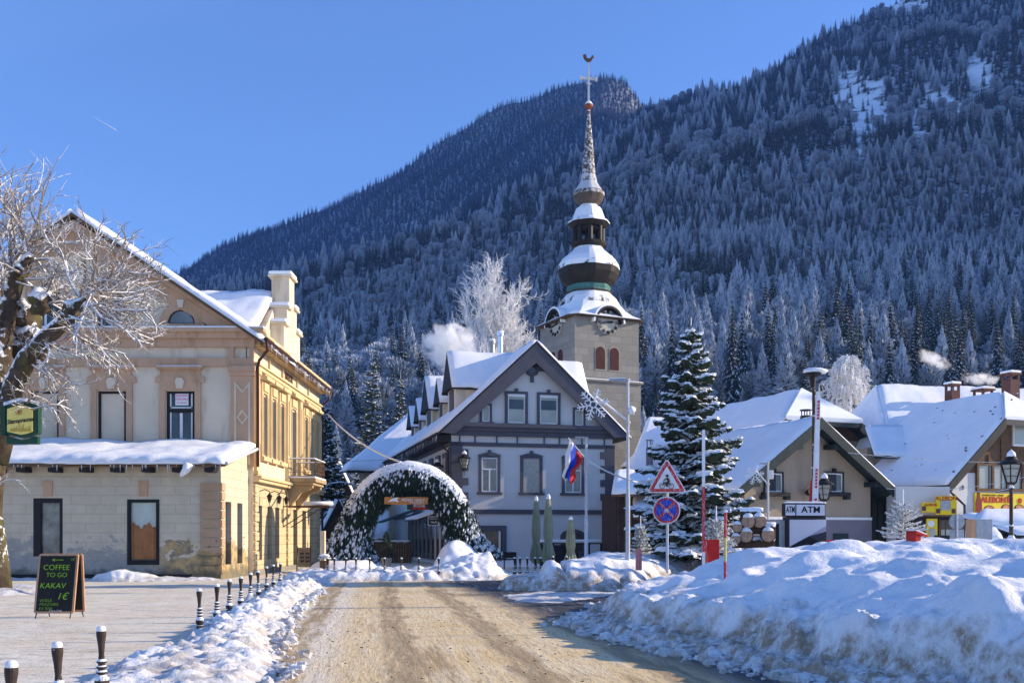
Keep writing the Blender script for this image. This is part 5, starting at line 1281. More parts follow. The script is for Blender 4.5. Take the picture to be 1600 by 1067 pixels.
def chimney(px, ytop, ybot, Y, w, name, label, cap=True):
    c = at(px, ytop, Y); b = at(px, ybot, Y); r = thing(name, (c.x, c.y, b.z), label, 'chimney')
    f = Fr(c.x, c.y, 20)
    MB().box(-w/2, w/2, -w/2, w/2, b.z-1.2, c.z-.42, f).build('shaft', M['brickred'], r)
    if cap:
        m = MB()
        for x in (-w/2+.06, w/2-.06):
            for y in (-w/2+.06, w/2-.06): m.box(x-.06, x+.06, y-.06, y+.06, c.z-.42, c.z-.12, f)
        m.build('cap_posts', M['brickred'], r)
    MB().box(-w*.62, w*.62, -w*.62, w*.62, c.z-.12, c.z-.02, f).build('cap', M['brickred'], r)
    MB().box(-w*.6, w*.6, -w*.6, w*.6, c.z-.02, c.z+.13, f).build('snow', M['snow'], r, bevel=.05)
    return r
chimney(1488, 600, 625, 63, .62, 'brick_chimney', 'leftmost of the three chimneys on the large snowy roof, dark brick with a steaming cap')
chimney(1536, 608, 616, 62, .8, 'low_chimney', 'low wide flat capped chimney at the middle of the snowy roof ridge')
chimney(1579, 583, 606, 61, .7, 'brick_chimney', 'rightmost red brick chimney with a snowy lid on the roof ridge')
# hip roofed house left of the restaurant and chalets beyond
N = thing('hip_roofed_house', at(575, 836, 80), 'low cream house with large hipped snow roof left of the restaurant', 'building')
nA, nB = at(543, 734, 78), at(612, 737, 78)
MB().box(nA.x+.8, nB.x+4, 79, 92, 0, nA.z-.1, I0).build('wall', M['cream'], N)
P_ = [nA, at(680, 737, 78), at(760, 636, 88), at(652, 638, 88)]
r_ = slab(*P_, .2).build('roof', M['soffit'], N); roof_snow(*P_, .25, 40, 20, seed=81).build('snow', M['snow'], r_, smooth=True)
P_ = [at(531, 736, 92), nA, at(652, 638, 88), at(653, 638, 88.1)]
r_ = slab(*P_, .2).build('roof', M['soffit'], N); roof_snow(*P_, .25, 20, 20, seed=82).build('snow', M['snow'], r_, smooth=True)
for i, (x0, x1, xr, y1, yr, Y, lb) in enumerate(((488, 552, 518, 778, 707, 96, 'distant chalet with a snowy roof just right of the balcony'), (500, 556, 524, 836, 782, 74, 'low shed roof under snow behind the left foot of the arch'))):
    f = Fr(*at(x0, 836, Y)[:2], 14); w = (x1-x0)/1600*Y
    simple_house('distant_chalet' if i == 0 else 'snowy_shed', lb, f, w, 9, zz(y1, Y), zz(yr, Y), 'timber', ov=.5, seed=90+i, roofm='dark', barge='dark')
ls_ = thing('snowy_shed', at(585, 850, 70), 'low lean-to shed with a snow covered roof seen through the evergreen arch', 'building')
MB().box(gx(560, 70), gx(606, 70), 70, 73, 0, zz(842, 70), I0).build('wall', M['timber'], ls_)
P_ = [at(555, 842, 69.5), at(608, 842, 69.5), at(608, 800, 74), at(560, 800, 74)]
r_ = slab(*P_, .12).build('roof', M['dark'], ls_); roof_snow(*P_, .25, 20, 10, seed=120).build('snow', M['snow'], r_, smooth=True)
fe = thing('board_fence', at(600, 850, 63), 'dark board fence across the lane seen through the evergreen arch', 'fence')
for k in range(26):
    x = gx(540, 63)+k*.155
    if x < gx(640, 63): MB().box(x, x+.14, 63, 63.03, 0, 1.25+.05*sin(k*2.1), I0).build('board', M['timber'], fe)
MB().box(gx(540, 63), gx(640, 63), 63.03, 63.08, .9, 1.0, I0).build('rail', M['dark'], fe); MB().box(gx(540, 63), gx(640, 63), 62.98, 63.08, 1.30, 1.40, I0).build('snow', M['snow'], fe, bevel=.03)
pl_ = thing('potted_shrub', at(604, 880, 55), 'dark conifer in a pale pot before the shop front, seen through the arch', 'plant'); c = at(604, 880, 55); c.z = 0
MB().lathe([(.22, 0), (.30, .45), (.27, .5)], c, 12).build('pot', M['curtain'], pl_)
m_ = MB(); rd = random.Random(3)
for k in range(500):
    f_ = rd.random(); a = rd.random()*6.28; r_ = .42*(1-f_)**.8*rd.random()**.5; p = c+Vector((cos(a)*r_, sin(a)*r_, .5+1.4*f_)); v = Vector((cos(a), sin(a), -.4))*.16; u = v.orthogonal().normalized()*.03; m_.add([p-u, p+u, p+v], [(0, 1, 2)])
m_.build('foliage', M['needles'], pl_)
# wooden hut between the restaurant and the big spruce
f = Fr(*at(962, 836, 50)[:2], 8); HH = thing('timber_hut', f.p(0, 0, 0), 'small brown timber hut under deep snow between the restaurant and the spruce', 'hut')
MB().box(0, 1.6, 0, 3, 0, zz(768, 48), f).build('wall', bpy.data.materials['dark_brown_boards'], HH)
for k in range(5): MB().box(.1+k*.33, .14+k*.33, -.03, 0, 0, zz(768, 48)-.05, f).build('batten', M['timber'], HH)
for k, (y1, y0, dx) in enumerate(((770, 735, 0), (806, 768, .9))):
    P_ = [f.p(-.5+dx, -1.2+k*-.6, zz(y1, 48)), f.p(2.2, -1.2+k*-.6, zz(y1, 48)), f.p(2.2, 1.0, zz(y0, 48)), f.p(.2+dx, 1.0, zz(y0, 48))]
    r_ = slab(*P_, .15).build('roof', M['timber'], HH); roof_snow(*P_, .32, 20, 10, seed=95+k).build('snow', M['snow'], r_, smooth=True)
# long snowy roof behind the spruce (left of the beige house)
f = Fr(*at(975, 836, 66)[:2], 0)
HE = thing('barn', at(1050, 836, 68), 'long barn with a plain snow covered roof behind the big spruce', 'barn')
MB().box(gx(1000, 66), gx(1150, 66), 66, 74, 0, 3.2, I0).build('wall', M['timber'], HE)
P_ = [at(962, 770, 63), at(1165, 770, 63), at(1165, 640, 72), at(1090, 640, 72)]
P_ = [Vector((gx(958, 63), 63, 3.4)), Vector((gx(1180, 63), 63, 3.4)), Vector((gx(1150, 72), 72, zz(655, 72))), Vector((gx(1012, 72), 72, zz(655, 72)))]
r_ = slab(*P_, .15).build('roof', M['timber'], HE); roof_snow(*P_, .25, 40, 20, seed=99).build('snow', M['snow'], r_, smooth=True)
fl_ = MB(); c = at(1015, 780, 58)
fl_.lathe([(.20, -3), (.20, zz(700, 58)-c.z), (.22, zz(700, 58)-c.z)], c, 12)
for a in range(5): fl_.tube([c+Vector((.17*cos(a*1.26), .17*sin(a*1.26), zz(700, 58)-c.z)), c+Vector((.17*cos(a*1.26), .17*sin(a*1.26), zz(688, 58)-c.z))], .025, 4)
fl_.lathe([(.22, zz(688, 58)-c.z), (.22, zz(687, 58)-c.z)], c, 12)
o_ = fl_.build('round_flue', M['plinth'], loc=(c.x, c.y, 0)); tag(o_, 'grey round flue with slotted top rising left of the big spruce', 'chimney')

# ------------------------------------------------------------------ church tower
TF = Fr(*at(898, 836, 77.5)[:2], 25.6)
sT = lambda px: TF.s_at(px)
TW = sT(998)
T = thing('church_tower', TF.p(0, 0, 0), 'tall stone church tower with clock and snowy onion spire behind the restaurant', 'church')
zT = lambda py: zz(py, 81)
m = MB(); m.box(0, TW, 0, TW, zz(592, 78), zT(507), TF); m.box(-.12, TW+.12, -.12, TW+.12, 0, zz(594, 78), TF); m.build('wall', M['stone'], T)
m = MB(); m.box(-.28, TW+.28, -.28, TW+.28, zz(595, 78), zz(592.5, 78), TF); o_ = m.build('string_course', M['stone'], T)
MB().box(-.26, TW+.26, -.26, TW+.26, zz(592.5, 78), zz(591, 78), TF).build('snow', M['snow'], o_, bevel=.03)
# roof skirt: square turning into an octagon, built ring by ring
cen = TF.p(TW/2, TW/2, 0); h_ = TW/2
def ring(hw, z, oct_, n=32):           # half width across flats; oct_ 0 square .. 1 octagon
    o = []
    for k in range(n):
        a = 2*pi*(k+.5)/n
        c, s = cos(a), sin(a); rs_ = hw/max(abs(c), abs(s))
        b = (a+pi/8) % (pi/4)-pi/8; ro = hw/cos(b)
        r = rs_*(1-oct_)+ro*oct_; aa = a+R(25.6)
        o.append(Vector((cen.x+cos(aa)*r, cen.y+sin(aa)*r, z)))
    return o
def rings(L_, cap=True):
    m = MB(); n = 32; m.add([p for r in L_ for p in r], [(i*n+k, i*n+(k+1) % n, (i+1)*n+(k+1) % n, (i+1)*n+k) for i in range(len(L_)-1) for k in range(n)]+([tuple(range(n-1, -1, -1)), tuple((len(L_)-1)*n+k for k in range(n))] if cap else []))
    return m
pxm = 81/1600
TRS = pm('slates_under_snow', (.060, .045, .032), .6, .35, 2.0, .4, 8, metal=.1, snow=1, snoise=1.1, sth=.22)
rings([ring(h_+.45, zT(508), 0), ring(h_+.55, zT(506), 0), ring(h_+.0, zT(499), .05), ring(h_-.42, zT(490), .2), ring(h_-.72, zT(478), .45), ring(h_-.85, zT(468), .7), ring(h_-1.15, zT(460), .9), ring(35*pxm, zT(457), 1)]).build('roof_skirt', TRS, T)
rings([ring(33*pxm, zT(458), 1), ring(32*pxm, zT(454), 1), ring(33*pxm, zT(450), 1), ring(32*pxm, zT(447), 1)]).build('copper_band', M['copper'], T)
rings([ring(32*pxm, zT(447), 1), ring(40*pxm, zT(440), 1), ring(45*pxm, zT(430), 1), ring(46.5*pxm, zT(421), 1), ring(45*pxm, zT(413), 1), ring(40*pxm, zT(405), 1), ring(31*pxm, zT(397), 1), ring(24*pxm, zT(391), 1), ring(21*pxm, zT(386), 1)]).build('onion_dome', M['towerroof'], T)
rings([ring(21*pxm, zT(387), 1), ring(26*pxm, zT(383), 1), ring(27*pxm, zT(379), 1), ring(22*pxm, zT(378.5), 1)]).build('lantern_base', M['towerroof'], T)
lp = MB()
for k in range(8):
    a = R(25.6)+pi/8+k*pi/4; r = 22*pxm; c = Vector((cen.x+cos(a)*r, cen.y+sin(a)*r, 0))
    lp.tube([c+Vector((0, 0, zT(379))), c+Vector((0, 0, zT(354)))], .19, 6)
    b = a+pi/4; d = Vector((cen.x+cos(b)*r, cen.y+sin(b)*r, 0))
    lp.hull([c+Vector((0, 0, zT(362))), (c*.7+d*.3)+Vector((0, 0, zT(359.5))), (c*.3+d*.7)+Vector((0, 0, zT(359.5))), d+Vector((0, 0, zT(362))), d+Vector((0, 0, zT(354))), c+Vector((0, 0, zT(354)))], (cos(a+pi/8)*-.12, sin(a+pi/8)*-.12, 0))
lp.tube([cen+Vector((0, 0, zT(379))), cen+Vector((0, 0, zT(354)))], .22, 6)
lp.build('lantern_arcade', M['dark'], T)
rings([ring(25*pxm, zT(355), 1), ring(32*pxm, zT(349), 1), ring(31.5*pxm, zT(347), 1), ring(25*pxm, zT(342), 1), ring(22*pxm, zT(333), 1), ring(19*pxm, zT(325), 1), ring(14*pxm, zT(322), 1), ring(13*pxm, zT(319), 1)]).build('lantern_roof', M['towerroof'], T)
rings([ring(13*pxm, zT(320), 1), ring(20*pxm, zT(314), 1), ring(24*pxm, zT(305), 1), ring(23.5*pxm, zT(299), 1), ring(18*pxm, zT(292), 1), ring(13*pxm, zT(284), 1), ring(10.5*pxm, zT(272), 1), ring(8.5*pxm, zT(250), 1), ring(6.3*pxm, zT(220), 1), ring(4*pxm, zT(195), 1), ring(2*pxm, zT(174), 1)]).build('spire', pm('spire_shingles_with_snow', (.09, .07, .055), .6, .35, 1.2, .3, 8, snow=.6, snoise=5, sth=.12), T)
top = MB(); top.lathe([(.10, zT(175)), (.16, zT(172)), (.08, zT(170)), (.1, zT(169)), (.33, zT(165)), (.36, zT(162)), (.2, zT(157)), (.05, zT(155))], (cen.x, cen.y, 0), 14)
top.build('ball', pm('red_copper_ball', (.22, .06, .03), .5, .3, 3, .1, 20, snow=1, snoise=4, sth=.3), T)
cr = MB(); cr.box(-.07, .07, -.07, .07, zT(157), zT(108), Fr(cen.x, cen.y, 12)); cr.box(-.62, .62, -.065, .065, zT(122), zT(119), Fr(cen.x, cen.y, 12))
cr.box(-.20, .20, -.06, .06, zT(129), zT(127.5), Fr(cen.x, cen.y, 12))
for a in (-.62, .62): cr.box(a-.09, a+.09, -.08, .08, zT(123.5), zT(117.5), Fr(cen.x, cen.y, 12))
cr.box(-.04, .04, -.04, .04, zT(108), zT(95), Fr(cen.x, cen.y, 12))
cr.build('cross', M['frsteel'], T)
ck = Fr(cen.x, cen.y, 8); z_ = zT(90)
cock = [(-.42, .10), (-.30, -.10), (-.10, -.24), (.10, -.24), (.26, -.08), (.33, .10), (.44, .12), (.37, .2), (.36, .32), (.26, .30), (.20, .14), (0, .02), (-.16, .08), (-.22, .32), (-.34, .38), (-.46, .28)]
MB().prism([(a, z_+b) for a, b in cock], -.05, .05, ck).build('weathercock', M['timber'], T)
# clocks in arched hoods
def clock(fr, s, z, hood=True):
    c = fr.p(s, -.10, z)
    d_ = MB().disc(c, .92, fr.u+(0,), (0, 0, 1), -.07, 32).build('clock_face', M['curtain'], T)
    k = MB()
    for i in range(12):
        a = pi/2-2*pi*i/12; u = Vector(fr.u+(0,)); r0, r1 = .66, .90; w = .05 if i % 3 else .085
        dv = u*cos(a)+Vector((0, 0, sin(a))); pv = u*-sin(a)+Vector((0, 0, cos(a)))
        for off in ((-.06, .06) if i % 2 else (-.09, 0, .09)):
            k.hull([c+dv*r0+pv*(off-.016), c+dv*r0+pv*(off+.016), c+dv*r1+pv*(off+.016), c+dv*r1+pv*(off-.016)], Vector((fr.v[0], fr.v[1], 0))*-.09)
    k.build('numerals', M['black'], d_)
    hd = MB(); u = Vector(fr.u+(0,)); off = Vector((fr.v[0], fr.v[1], 0))*-.12
    for deg, L_, w in ((5, .50, .085), (191, .80, .05)):     # quarter to three
        a = R(deg); dv = u*cos(a)+Vector((0, 0, sin(a))); pv = u*-sin(a)+Vector((0, 0, cos(a)))
        hd.hull([c-dv*.12-pv*w*.5, c+dv*L_*.6-pv*w, c+dv*L_, c+dv*L_*.6+pv*w, c-dv*.12+pv*w*.5], off)
    hd.build('hands', M['black'], d_)
    hh = MB(); n = 16; ru, ro = 1.08, 1.34
    for i in range(n):
        a0, a1 = pi*i/n, pi*(i+1)/n
        for t0_, t1_, q0_, q1_ in ((-.42, 1.2, ru, ru+.16),):
            hh.prism([(s+cos(a0)*q0_, z+sin(a0)*q0_*1.02-.05), (s+cos(a0)*q1_, z+sin(a0)*q1_*1.02-.05), (s+cos(a1)*q1_, z+sin(a1)*q1_*1.02-.05), (s+cos(a1)*q0_, z+sin(a1)*q0_*1.02-.05)], t0_, t1_, fr)
    ho = hh.build('clock_hood', M['dark'], T)
    hs = MB()
    for i in range(n):
        a0, a1 = pi*i/n, pi*(i+1)/n; q0_, q1_ = ru+.165, ru+.32
        hs.prism([(s+cos(a0)*q0_, z+sin(a0)*q0_*1.02-.05), (s+cos(a0)*q1_, z+sin(a0)*q1_*1.0-.05), (s+cos(a1)*q1_, z+sin(a1)*q1_*1.0-.05), (s+cos(a1)*q0_, z+sin(a1)*q0_*1.02-.05)], -.40, 1.3, fr)
    hs.build('snow', M['snow'], ho)
    MB().prism([(s+cos(pi*i/n)*1.07, z-.05+sin(pi*i/n)*1.07) for i in range(n+1)], -.05, .6, fr).build('hood_back', M['dark'], ho)
clock(TF, TW*.50, zz(503, 78.5)); TL = Fr(*TF.p(0, TW, 0)[:2], 25.6-90)
clock(TL, TW*.5, zz(503, 79))
shut = pm('dark_red_shutter', (.06, .018, .016), .8, .2, 3, .3, 20)
for fr in (TF, TL):
    for dx in (-.62, .62):
        s = TW*.5+dx; a, b = s-.40, s+.40; z0_ = zz(575, 78); z1_ = zz(548, 78)
        pl = [(a, z0_), (b, z0_)]+[(s+.4*cos(k), z1_+.4*sin(k)) for k in np.linspace(0, pi, 9)]
        MB().prism([(s+(x-s)*1.22, z_+(.1 if z_ > z0_+.1 else -.12)) for x, z_ in pl], -.03, 0, fr).build('window_surround', pm('dressed_stone', (.30, .275, .225), .85, .15, 2, .2, 20) if 'dressed_stone' not in bpy.data.materials else bpy.data.materials['dressed_stone'], T)
        MB().prism(pl, -.06, -.03, fr).build('louvred_window', shut if dx > -9 else shut, T)
# ------------------------------------------------------------------ spruces with snow-laden boughs
def big_spruce(name, label, base, h, r, seed, tiers=24, nb=13, snowy=.85, z_lo=.05, tw=11, jit=.5):
    rnd = random.Random(seed)
    t = thing(name, base, label, 'spruce tree'); b0 = Vector(base)
    MB().tube([b0, b0+Vector((0, 0, h*.5)), b0+Vector((0, 0, h*.97))], [h*.02, h*.012, .015], 8).build('trunk', M['bark'], t)
    g = MB(); s = MB()
    for i in range(tiers):
        f = i/tiers; z = h*(z_lo+(1-z_lo)*f**.95)
        n = max(5, int(nb*(1-.5*f))); a0 = rnd.random()*7
        for k in range(n):
            a = a0+2*pi*k/n+rnd.uniform(-.3, .3); f = min(.985, max(0, (i+rnd.uniform(-jit, jit))/tiers)); z = h*(z_lo+(1-z_lo)*f**.95)
            L = (r*(1-f)**.78*rnd.uniform(.62, 1.18)+.10)
            ca, sa = cos(a), sin(a); rise = .10-.42*(1-f)*rnd.uniform(.6, 1.2)
            def P(q, side=0, dz=0):
                x = L*q; y = z+L*(rise*q+.10*q*q*(1.5-f))
                return b0+Vector((x*ca-side*sa, x*sa+side*ca, y+dz))
            g.tube([P(0), P(.5), P(1)], [.03, .02, .008], 4)
            m_ = max(4, int(tw*(.35+.65*L/r)))
            for q_ in range(m_):
                q = .15+.85*(q_+rnd.random()*.6)/m_; wd = L*.42*(1-q)**.7+.07
                for sd_ in (-1, 1):
                    w = wd*rnd.uniform(.6, 1.15)*sd_; q1 = min(1.08, q+.45*abs(w)/L+.03); dr = -abs(w)*rnd.uniform(.15, .55)
                    A_, B_ = P(q), P(q1, w, dr); d = (B_-A_); u = d.cross(Vector((0, 0, 1))).normalized()*.045*(1+L)
                    hh = Vector((0, 0, -.05-.05*rnd.random()))
                    # a bough twig: spiky prism of needles
                    mid = A_+d*.5
                    g.add([A_, mid+u, B_, mid-u, mid+hh*1.6, A_+hh, B_+hh*.6], [(0, 1, 2), (0, 2, 3), (5, 4, 1, 0), (4, 6, 2, 1), (5, 0, 3, 4), (4, 3, 2, 6)])
                    for e in range(3):
                        tt = rnd.random(); p = A_+d*tt; v = Vector((rnd.uniform(-1, 1), rnd.uniform(-1, 1), -rnd.uniform(.2, 1.6)))*.09
                        g.add([p-u*.4, p+u*.4, p+v], [(0, 1, 2)])
                    if rnd.random() < .5: s.add([B_-u*.7-d*.12, B_+u*.7-d*.12, B_+d*.10+Vector((0, 0, -.02))], [(0, 1, 2)])
                    if rnd.random() < snowy:
                        up = Vector((0, 0, .03+.03*rnd.random())); u2 = u*1.15
                        A2, B2 = A_+d*.12, A_+d*rnd.uniform(.75, 1.0); m2 = A2+(B2-A2)*.5
                        s.add([A2, m2+u2, B2, m2-u2, m2+up*1.7], [(0, 1, 4), (1, 2, 4), (2, 3, 4), (3, 0, 4)])
            if rnd.random() < snowy and L > .35:
                n_ = max(1, int(L*1.7))
                for e in range(n_):
                    q = rnd.uniform(.35, .97); c = P(q, rnd.uniform(-.12, .12)*L*(1-q), .05); rr = rnd.uniform(.05, .13)*(.6+.4*L)
                    s.blob(c, rr*1.5, rr*1.2, rr*.5, 6, 3, .3, rnd.random()*9)
    for e in range(5):      # leading shoot
        a = e*1.3; g.tube([b0+Vector((0, 0, h*(.93+.01*e))), b0+Vector((cos(a)*.16, sin(a)*.16, h*(.985+.01*e)))], [.02, .008], 4)
    s.tube([b0+Vector((0, 0, h*.95)), b0+Vector((0, 0, h*1.02))], [.035, .012], 5)
    g.build('crown', M['needles'], t); s.build('snow_load', M['snow'], t)
    return t
big_spruce('spruce', 'tall green spruce loaded with snow behind the two traffic signs', at(1080, 868, 37), zz(503, 37)-zz(868, 37), 2.3, 5, 22, 11, .95, tw=15, jit=.7)
def young_spruce(name, label, base, h, r, seed):
    rnd = random.Random(seed); t = thing(name, base, label, 'fir tree', 'young frosted firs in the snow'); b0 = Vector(base); s = MB(); gn = MB()
    k = MB().tube([b0, b0+Vector((0, 0, h))], [.03, .014], 6).build('trunk', M['frost'], t)
    for i in range(9):
        f = i/9; z = h*(.12+.62*f)
        for q in range(8 if f < .7 else 6):
            a = q*2*pi/8+i*.7+rnd.random()*.4; L = r*(1-f*.72)*rnd.uniform(.75, 1.15)
            p0 = b0+Vector((0, 0, z)); d = Vector((cos(a), sin(a), .10+.5*f+rnd.uniform(-.15, .1)))
            p1 = p0+d*L*.6; p2 = p0+d*L+Vector((0, 0, .06*L))
            s.tube([p0, p1, p2], [.014, .022, .012], 5)
            for e in range(26):
                qq = rnd.random(); p = p0.lerp(p2, qq); v = Vector((rnd.gauss(0, 1), rnd.gauss(0, 1), rnd.gauss(-.5, .8))).normalized()*.075; u = v.orthogonal().normalized()*.012
                (gn if rnd.random() < .6 else s).add([p-u, p+u, p+v], [(0, 1, 2)])
            for e in range(6):
                qq = rnd.uniform(.3, .95); p = p0+d*L*qq; sd_ = rnd.choice((-1, 1)); w = Vector((-sin(a)*sd_, cos(a)*sd_, .15)) + d*.7
                q2 = p+w*L*.28*(1.2-qq); s.tube([p, q2], [.015, .009], 4)
                for e2 in range(7):
                    p_ = p.lerp(q2, rnd.random()); v = Vector((rnd.gauss(0, 1), rnd.gauss(0, 1), rnd.gauss(-.5, .8))).normalized()*.06; u = v.orthogonal().normalized()*.012; (gn if rnd.random() < .6 else s).add([p_-u, p_+u, p_+v], [(0, 1, 2)])
    s.build('crown', M['frost'], t); gn.build('needles', pm('fir_green', (.07, .10, .05), .8, .3, 5, 0), t); return t
young_spruce('young_fir', 'small frosted fir beside the red barrier box and log pile', at(1119, 872, 27), zz(790, 27)-zz(872, 27), .55, 3)
young_spruce('young_fir', 'small frosted fir with a long bare top by the takeaway entrance', at(1411, 850, 30), zz(764, 30)-zz(850, 30), .75, 4)
young_spruce('young_fir', 'tiny frosted sapling between the lamp pole and the traffic signs', at(1001, 872, 33), zz(805, 33)-zz(872, 33), .38, 6)
# tall spruces behind the left lane
for i, (px, yt, yb, Y, r_, lb) in enumerate(((582, 556, 720, 104, 3.4, 'dark spruce dotted with snow above the hip roofed house'), (626, 588, 700, 104, 2.6, 'shorter snow dotted spruce just left of the dormers'), (508, 630, 800, 76, 2.6, 'dark spruce beside the balcony of the corner building'), (520, 690, 790, 96, 2.4, 'partly hidden spruce beyond the balcony above the chalet roof'))):
    b = at(px, yb, Y); b.z = 0; h = zz(yt, Y)
    big_spruce('spruce', lb, b, h, r_, 30+i, 26, 11, .42, tw=7)

# ------------------------------------------------------------------ bare trees thick with rime
GMIN = .0085
def grow(mb, p, d, L, r, lev, rnd, up=.25, kids=(6, 5, 4), spread=.8, kink=.25, segs=5, tw=None, ratio=.48):
    pts = [p.copy()]; rad = [r]; dd = d.normalized(); q = p.copy()
    for i in range(segs):
        dd = (dd+Vector((rnd.gauss(0, kink), rnd.gauss(0, kink), rnd.gauss(0, kink)+up*.25))).normalized()
        q = q+dd*L/segs; pts.append(q.copy()); rad.append(r*(1-.62*(i+1)/segs))
    mb.tube(pts, rad, 5 if lev < 2 else (4 if lev < 3 else 3), lev > 1)
    if lev < len(kids):
        n = kids[lev]
        for k in range(n):
            f = .22+.78*(k+rnd.random()*.8)/n; j = min(segs-1, int(f*segs)); a = pts[j].lerp(pts[j+1], min(1, f*segs-j))
            base = (pts[j+1]-pts[j]).normalized(); rr = Vector((rnd.gauss(0, 1), rnd.gauss(0, 1), rnd.gauss(0, 1))); rr = (rr-base*rr.dot(base)).normalized()
            grow(mb, a, base+rr*spread+Vector((0, 0, up)), L*ratio*rnd.uniform(.6, 1.3), max(r*.46, GMIN), lev+1, rnd, up, kids, spread, kink*1.15, max(3, segs-1), ratio=ratio)
LT = thing('frosted_street_tree', at(-12, 926, 30.2), 'old leaning street tree with rime covered bare branches at the left edge', 'tree')
Yt = 30.2
rnd = random.Random(77)
P3 = lambda px, py, dy=0: at(px, py, Yt+dy)
tk = MB()
tk.tube([P3(-14, 935), P3(-16, 870), P3(-22, 800), P3(-18, 740), P3(-12, 690), P3(-8, 640)], [.62, .50, .44, .44, .50, .52], 14)
tk.tube([P3(-10, 720), P3(8, 660), P3(22, 600, -.2), P3(42, 560, -.4), P3(75, 525, -.7), P3(100, 502, -.9), P3(118, 478, -1.0), P3(140, 466, -1.2)], [.42, .36, .30, .28, .25, .22, .19, .10], 12)
tk.tube([P3(-12, 680), P3(-6, 600, .2), P3(2, 530, .4), P3(12, 480, .5), P3(26, 436, .5), P3(44, 404, .4), P3(50, 396, .4)], [.46, .38, .32, .28, .24, .18, .10], 12)
tk.tube([P3(-14, 640), P3(-40, 560, .4), P3(-60, 470, .8), P3(-70, 400, 1)], [.4, .32, .25, .12], 10)
for q in range(0): pass
LTt = tk.build('trunk', M['bark'], LT, smooth=True)
kn = MB()
for c, r_ in ((P3(62, 470, .3), .30), (P3(30, 425, .4), .22), (P3(112, 486, -1), .26), (P3(46, 540, 1.2), .55), (P3(40, 500, 1.2), .45)): MB().blob(c, r_, r_, r_*1.2, 16, 10, .3, c.x).build('burr', M['bark'], LT, smooth=True)
tw_ = MB()
def shoots(c, n, dx, dz, L, spread=.55, r=.046, kids=(7, 6)):
    for i in range(n):
        d = Vector((dx+rnd.gauss(0, spread), rnd.gauss(0, .55), dz+rnd.gauss(0, spread)))
        grow(tw_, c+Vector((rnd.gauss(0, .12), rnd.gauss(0, .12), rnd.gauss(0, .12))), d, L*rnd.uniform(.65, 1.2), r*rnd.uniform(.7, 1.3), 0, rnd, up=.05, kids=kids, spread=.75, kink=.17, ratio=.40)
shoots(P3(46, 400, .4), 9, .6, .8, 1.9, .75); shoots(P3(28, 430, .4), 8, .9, .45, 2.0, .7); shoots(P3(10, 480, .5), 6, -.2, 1, 2.4); shoots(P3(60, 470, .2), 5, .8, .5, 2.0)
shoots(P3(138, 467, -1.2), 14, 1, .0, 2.1, .55); shoots(P3(118, 480, -1), 9, .8, .7, 2.1, .6); shoots(P3(100, 505, -.9), 5, 1, -.35, 1.9, .4); shoots(P3(140, 470, -1), 5, .5, 1, 2.2, .35)
shoots(P3(75, 530, -.7), 4, .8, -.6, 1.4); shoots(P3(40, 565, -.4), 4, .8, -.3, 1.6, .4); shoots(P3(14, 640, -.2), 3, 1, .05, 2.3, .25); shoots(P3(-60, 440, .8), 14, .25, 1, 3.0, .6); shoots(P3(-20, 470, .6), 8, .2, 1, 3.4, .4)
shoots(P3(10, 420, .5), 6, 0, 1, 3.0, .35)
shoots(P3(150, 480, -1.2), 5, 1, -.35, 1.9, .3)
shoots(P3(-10, 770, -.3), 2, 1, .25, .9, .2, .02, (3, 2))
tw_.build('branches', M['twig'], LT)
def bare_tree(name, label, px, yt, yb, Y, spreadpx, seed, n0=11, kids=(7, 6, 5), mat='twig', up=.3, r0=.35, tl=.35, rr=.13, weep=0, lw=.5):
    rnd_ = random.Random(seed); b = at(px, 836, Y); b.z = 0; h = zz(yt, Y)
    t = thing(name, b, label, 'tree'); k = MB(); k.tube([b, b+Vector((.2, 0, h*tl)), b+Vector((-.1, .2, h*.6)), b+Vector((.1, 0, h*.82))], [r0, r0*.75, r0*.4, r0*.12], 10)
    k.build('trunk', M['bark'], t); m = MB(); w = spreadpx/1600*Y
    for i in range(n0):
        f = i/n0; z = h*(tl+(.80-tl)*f); a = i*2.4; out = (1.0-.62*f)
        d = Vector((cos(a)*out, sin(a)*out, .45+.9*f)); L = (w*.62*(1-.35*f)+h*.06)
        grow(m, b+Vector((0, 0, z)), d, L, rr*(1-.5*f), 0, rnd_, up=up-weep, kids=kids, spread=.8, kink=.2, ratio=lw)
    m.build('branches', M[mat], t); return t
GMIN = .026
bare_tree('frosted_tree', 'large rime covered bare tree behind the restaurant roof and steel flues', 772, 418, 600, 92, 118, 9, 17, (8, 8, 6), r0=.45, tl=.42, rr=.20, mat='frost')
GMIN = .01
